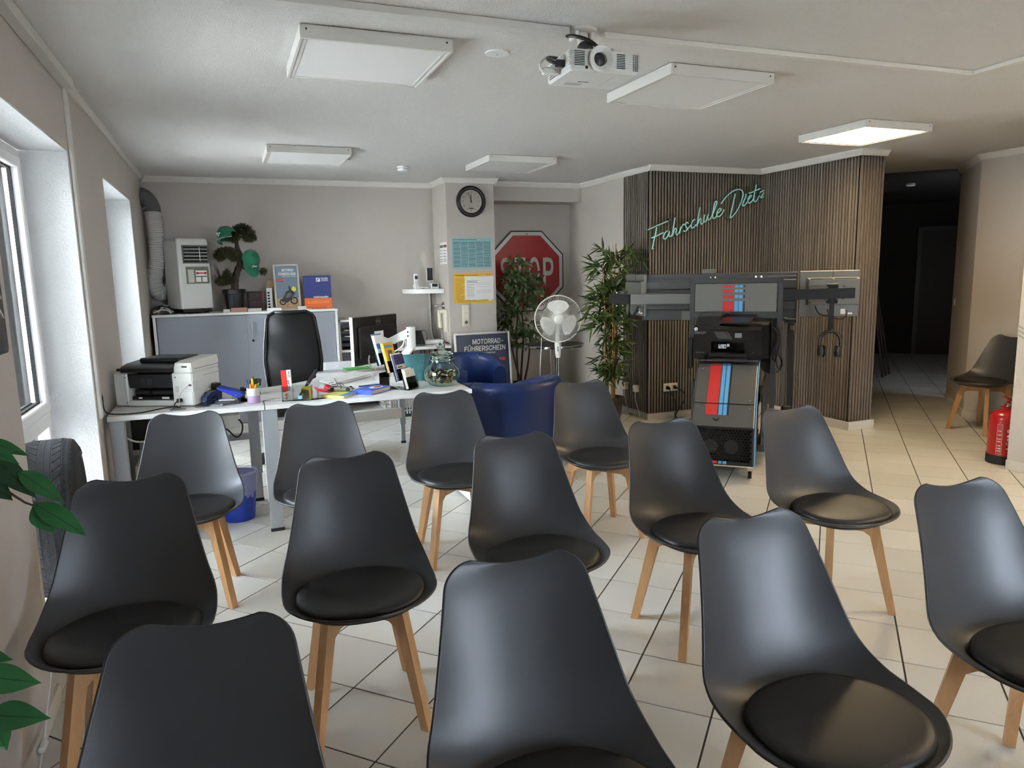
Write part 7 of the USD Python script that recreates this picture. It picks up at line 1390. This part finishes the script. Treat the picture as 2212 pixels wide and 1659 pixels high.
# ---- tyre in the window niche
t = thing('car_tyre', 'worn black car tyre standing upright in the window niche', 'tyre', (-.735, 3.42, .487), 6)
Rt, Wt = .325, .205; prof_ = [(.205, -.075), (.225, -.098), (.262, -.108), (.295, -.1025), (.314, -.092), (.322, -.080), (.325, -.045), (.326, 0), (.325, .045), (.322, .080), (.314, .092), (.295, .1025), (.262, .108), (.225, .098), (.205, .075), (.212, .065), (.235, .085), (.262, .092), (.30, .080), (.307, 0), (.30, -.080), (.262, -.092), (.235, -.085), (.212, -.065), (.205, -.075)]
cas = Ry(lathe(prof_, 96), 90); part(t, 'casing', cas, 'tyre_side', smooth=40)
blocks = []
def tread(x0, x1, n, frac, skew=0, h=.008):
    for k in range(n):
        a0, a1 = 2 * np.pi * k / n, 2 * np.pi * (k + frac) / n; sub = 3; P = []
        for a, in_ in [(a0 + (a1 - a0) * i / sub, 0) for i in range(sub + 1)]:
            for x in (x0, x1):
                b = a + skew * (x - x0) / (x1 - x0); rb = Rt - .010 * (abs(x) / .09) ** 4
                P += [(x, rb * math.cos(b), rb * math.sin(b)), (x, (rb - h) * math.cos(b) * 1, (rb - h) * math.sin(b))]
                P[-2] = (x, (rb + .0005) * math.cos(b), (rb + .0005) * math.sin(b))
        blocks.append(trimesh.convex.convex_hull(np.array(P)))
tread(-.090, -.062, 62, .80, .02); tread(.062, .090, 62, .80, -.02); tread(-.056, -.026, 46, .86, .10); tread(.026, .056, 46, .86, -.10)
gr = [Ry(lathe([(Rt - .003, x - .010), (Rt + .0022, x - .0095), (Rt + .0022, x + .0095), (Rt - .003, x + .010)], 96), 90) for x in (-.011, .011)]
for b_ in blocks: b_.vertices *= [1, 1.006, 1.006]
part(t, 'tread_blocks', blocks, 'tyre_rubber', smooth=False, kind='stuff'); part(t, 'tread_rib', gr[0], 'tyre_rubber'); part(t, 'tread_rib', gr[1], 'tyre_rubber')
def ringtext(s, r, x, a0, h): 
    out = []; a = a0
    for ch in s:
        if ch != ' ':
            m = text(ch, h, .0012, True); w = m.bounds[1, 0]; R3 = np.array([0, math.cos(a), math.sin(a)]); T3 = np.array([0, -math.sin(a), math.cos(a)])
            out.append(upright(m, np.array([x, 0, 0]) + R3 * r, -T3 if False else T3 * -1, R3)); a -= (w + h * .25) / r
        else: a -= h * .6 / r
    return out
part(t, 'sidewall_lettering', ringtext('225/45 R17', .268, .1075, 1.45, .016), 'tyre_rubber', smooth=False)
part(t, 'sidewall_rib', Ry(lathe([(.236, .1035), (.240, .106), (.244, .1055)], 72), 90), 'tyre_rubber')
t = thing('window_sill_bag', 'crumpled white bag lying at the tyre foot in the window niche', 'bag', (-.72, 2.98, .163))
V = [];
for i in range(9): V.append([(r_ * math.cos(a), r_ * 1.3 * math.sin(a), z + .012 * meshkit.noise(np.array([i * .8, k * .6, 1.]), 5)) for k, a in enumerate(np.linspace(0, 2 * np.pi, 24, endpoint=False)) for r_, z in [((.07, .075, .078, .076, .07, .06, .045, .025, .002)[i] * (1 + .15 * math.sin(a * 3 + i)), (0, .02, .045, .07, .09, .105, .115, .12, .122)[i])]])
part(t, 'bag', grid(np.array(V), closed_u=True), 'paper_white', smooth=50)
# ---- poster on the pier, cord at the skirting
t = thing('wall_poster', 'dark photo poster with rounded corner on the near pier at left edge', 'poster'); part(t, 'print', upright(ext(sbox(.02, .02, .68, .68).buffer(.02), 0, .003), (LW + .001, 2.0, 1.25), (0, 1, 0)), 'poster_photo'); part(t, 'printed_curve', [tube(spline([(LW + .004, 2.3, 1.35), (LW + .004, 2.55, 1.42 + .04 * k), (LW + .004, 2.68, 1.36 + .06 * k)], 12), .004, 5) for k in range(3)], 'paper_grey')
t = thing('floor_cord', 'white cord with inline switch hanging along the near skirting at left', 'cord')
part(t, 'lead', tube(spline([(-.648, 2.70, .55), (-.645, 2.69, .35), (-.640, 2.664, .196), (-.638, 2.585, .127), (-.637, 2.51, .074), (-.634, 2.461, .045), (-.630, 2.382, .026), (-.60, 2.2, .006), (-.5, 1.8, .006)], 40), .003, 8), 'plastic_white'); part(t, 'inline_switch', bx(-.643, -.622, 2.40, 2.455, .030, .050, .006), 'plastic_white')
# ---- leafy spray in the left foreground
LOC = np.zeros(3); t = thing('foreground_plant', 'green broad-leaved artificial plant reaching in at the left edge', 'plant')
FG = [([-0.424, 1.537, 1.184], [-0.351, 1.503, 1.152], 0.022), ([-0.425, 1.536, 1.171], [-0.371, 1.509, 1.138], 0.024), ([-0.418, 1.53, 1.154], [-0.346, 1.488, 1.076], 0.04), ([-0.374, 1.508, 1.126], [-0.299, 1.468, 1.065], 0.036), ([-0.426, 1.526, 1.109], [-0.387, 1.504, 1.073], 0.03), ([-0.352, 1.489, 1.068], [-0.265, 1.444, 1.005], 0.04), ([-0.355, 1.489, 1.061], [-0.319, 1.467, 1.012], 0.036), ([-0.478, 1.494, 0.796], [-0.409, 1.465, 0.786], 0.03), ([-0.465, 1.483, 0.76], [-0.364, 1.44, 0.743], 0.052), ([-0.463, 1.47, 0.687], [-0.353, 1.425, 0.679], 0.052), ([-0.455, 1.467, 0.687], [-0.432, 1.447, 0.622], 0.044)]
for k, (a, b, w) in enumerate(FG):
    a, b = np.array(a), np.array(b); m = leaf(a, b, w, up=(.25, -.75, .55) if k % 2 else (.1, -.9, .35), fold=.22, droop=.12, n=14, peak=.38)
    part(t, 'leaf', m, 'spray_leaf' if k not in (2, 4) else 'spray_leaf_b', smooth=True); c = (a + b) / 2; d = (b - a)
    part(t, 'leaf_midrib', tube(np.array(m.vertices).reshape(-1, 3, 3)[:-1, 1] + np.array([0, -.0008, 0]), np.linspace(.0012, .0004, 13), 5), 'spray_leaf_b')
for p in ([(-.53, 1.28, .2), (-.55, 1.32, .5), (-.54, 1.40, .9), (-.50, 1.50, 1.10), (-.453, 1.538, 1.118), (-.386, 1.506, 1.083), (-.352, 1.489, 1.063)], [(-.53, 1.28, .2), (-.55, 1.36, .5), (-.52, 1.45, .68), (-.46, 1.473, .708)]):
    part(t, 'stem', tube(spline(p, 30), np.linspace(.009, .0018, 30), 8), 'stem_brown')
part(t, 'pot', T(lathe([(.001, 0), (.10, 0), (.13, .22), (.12, .22), (.001, .20)], 28), -.52, 1.26, 0), 'pot_black')
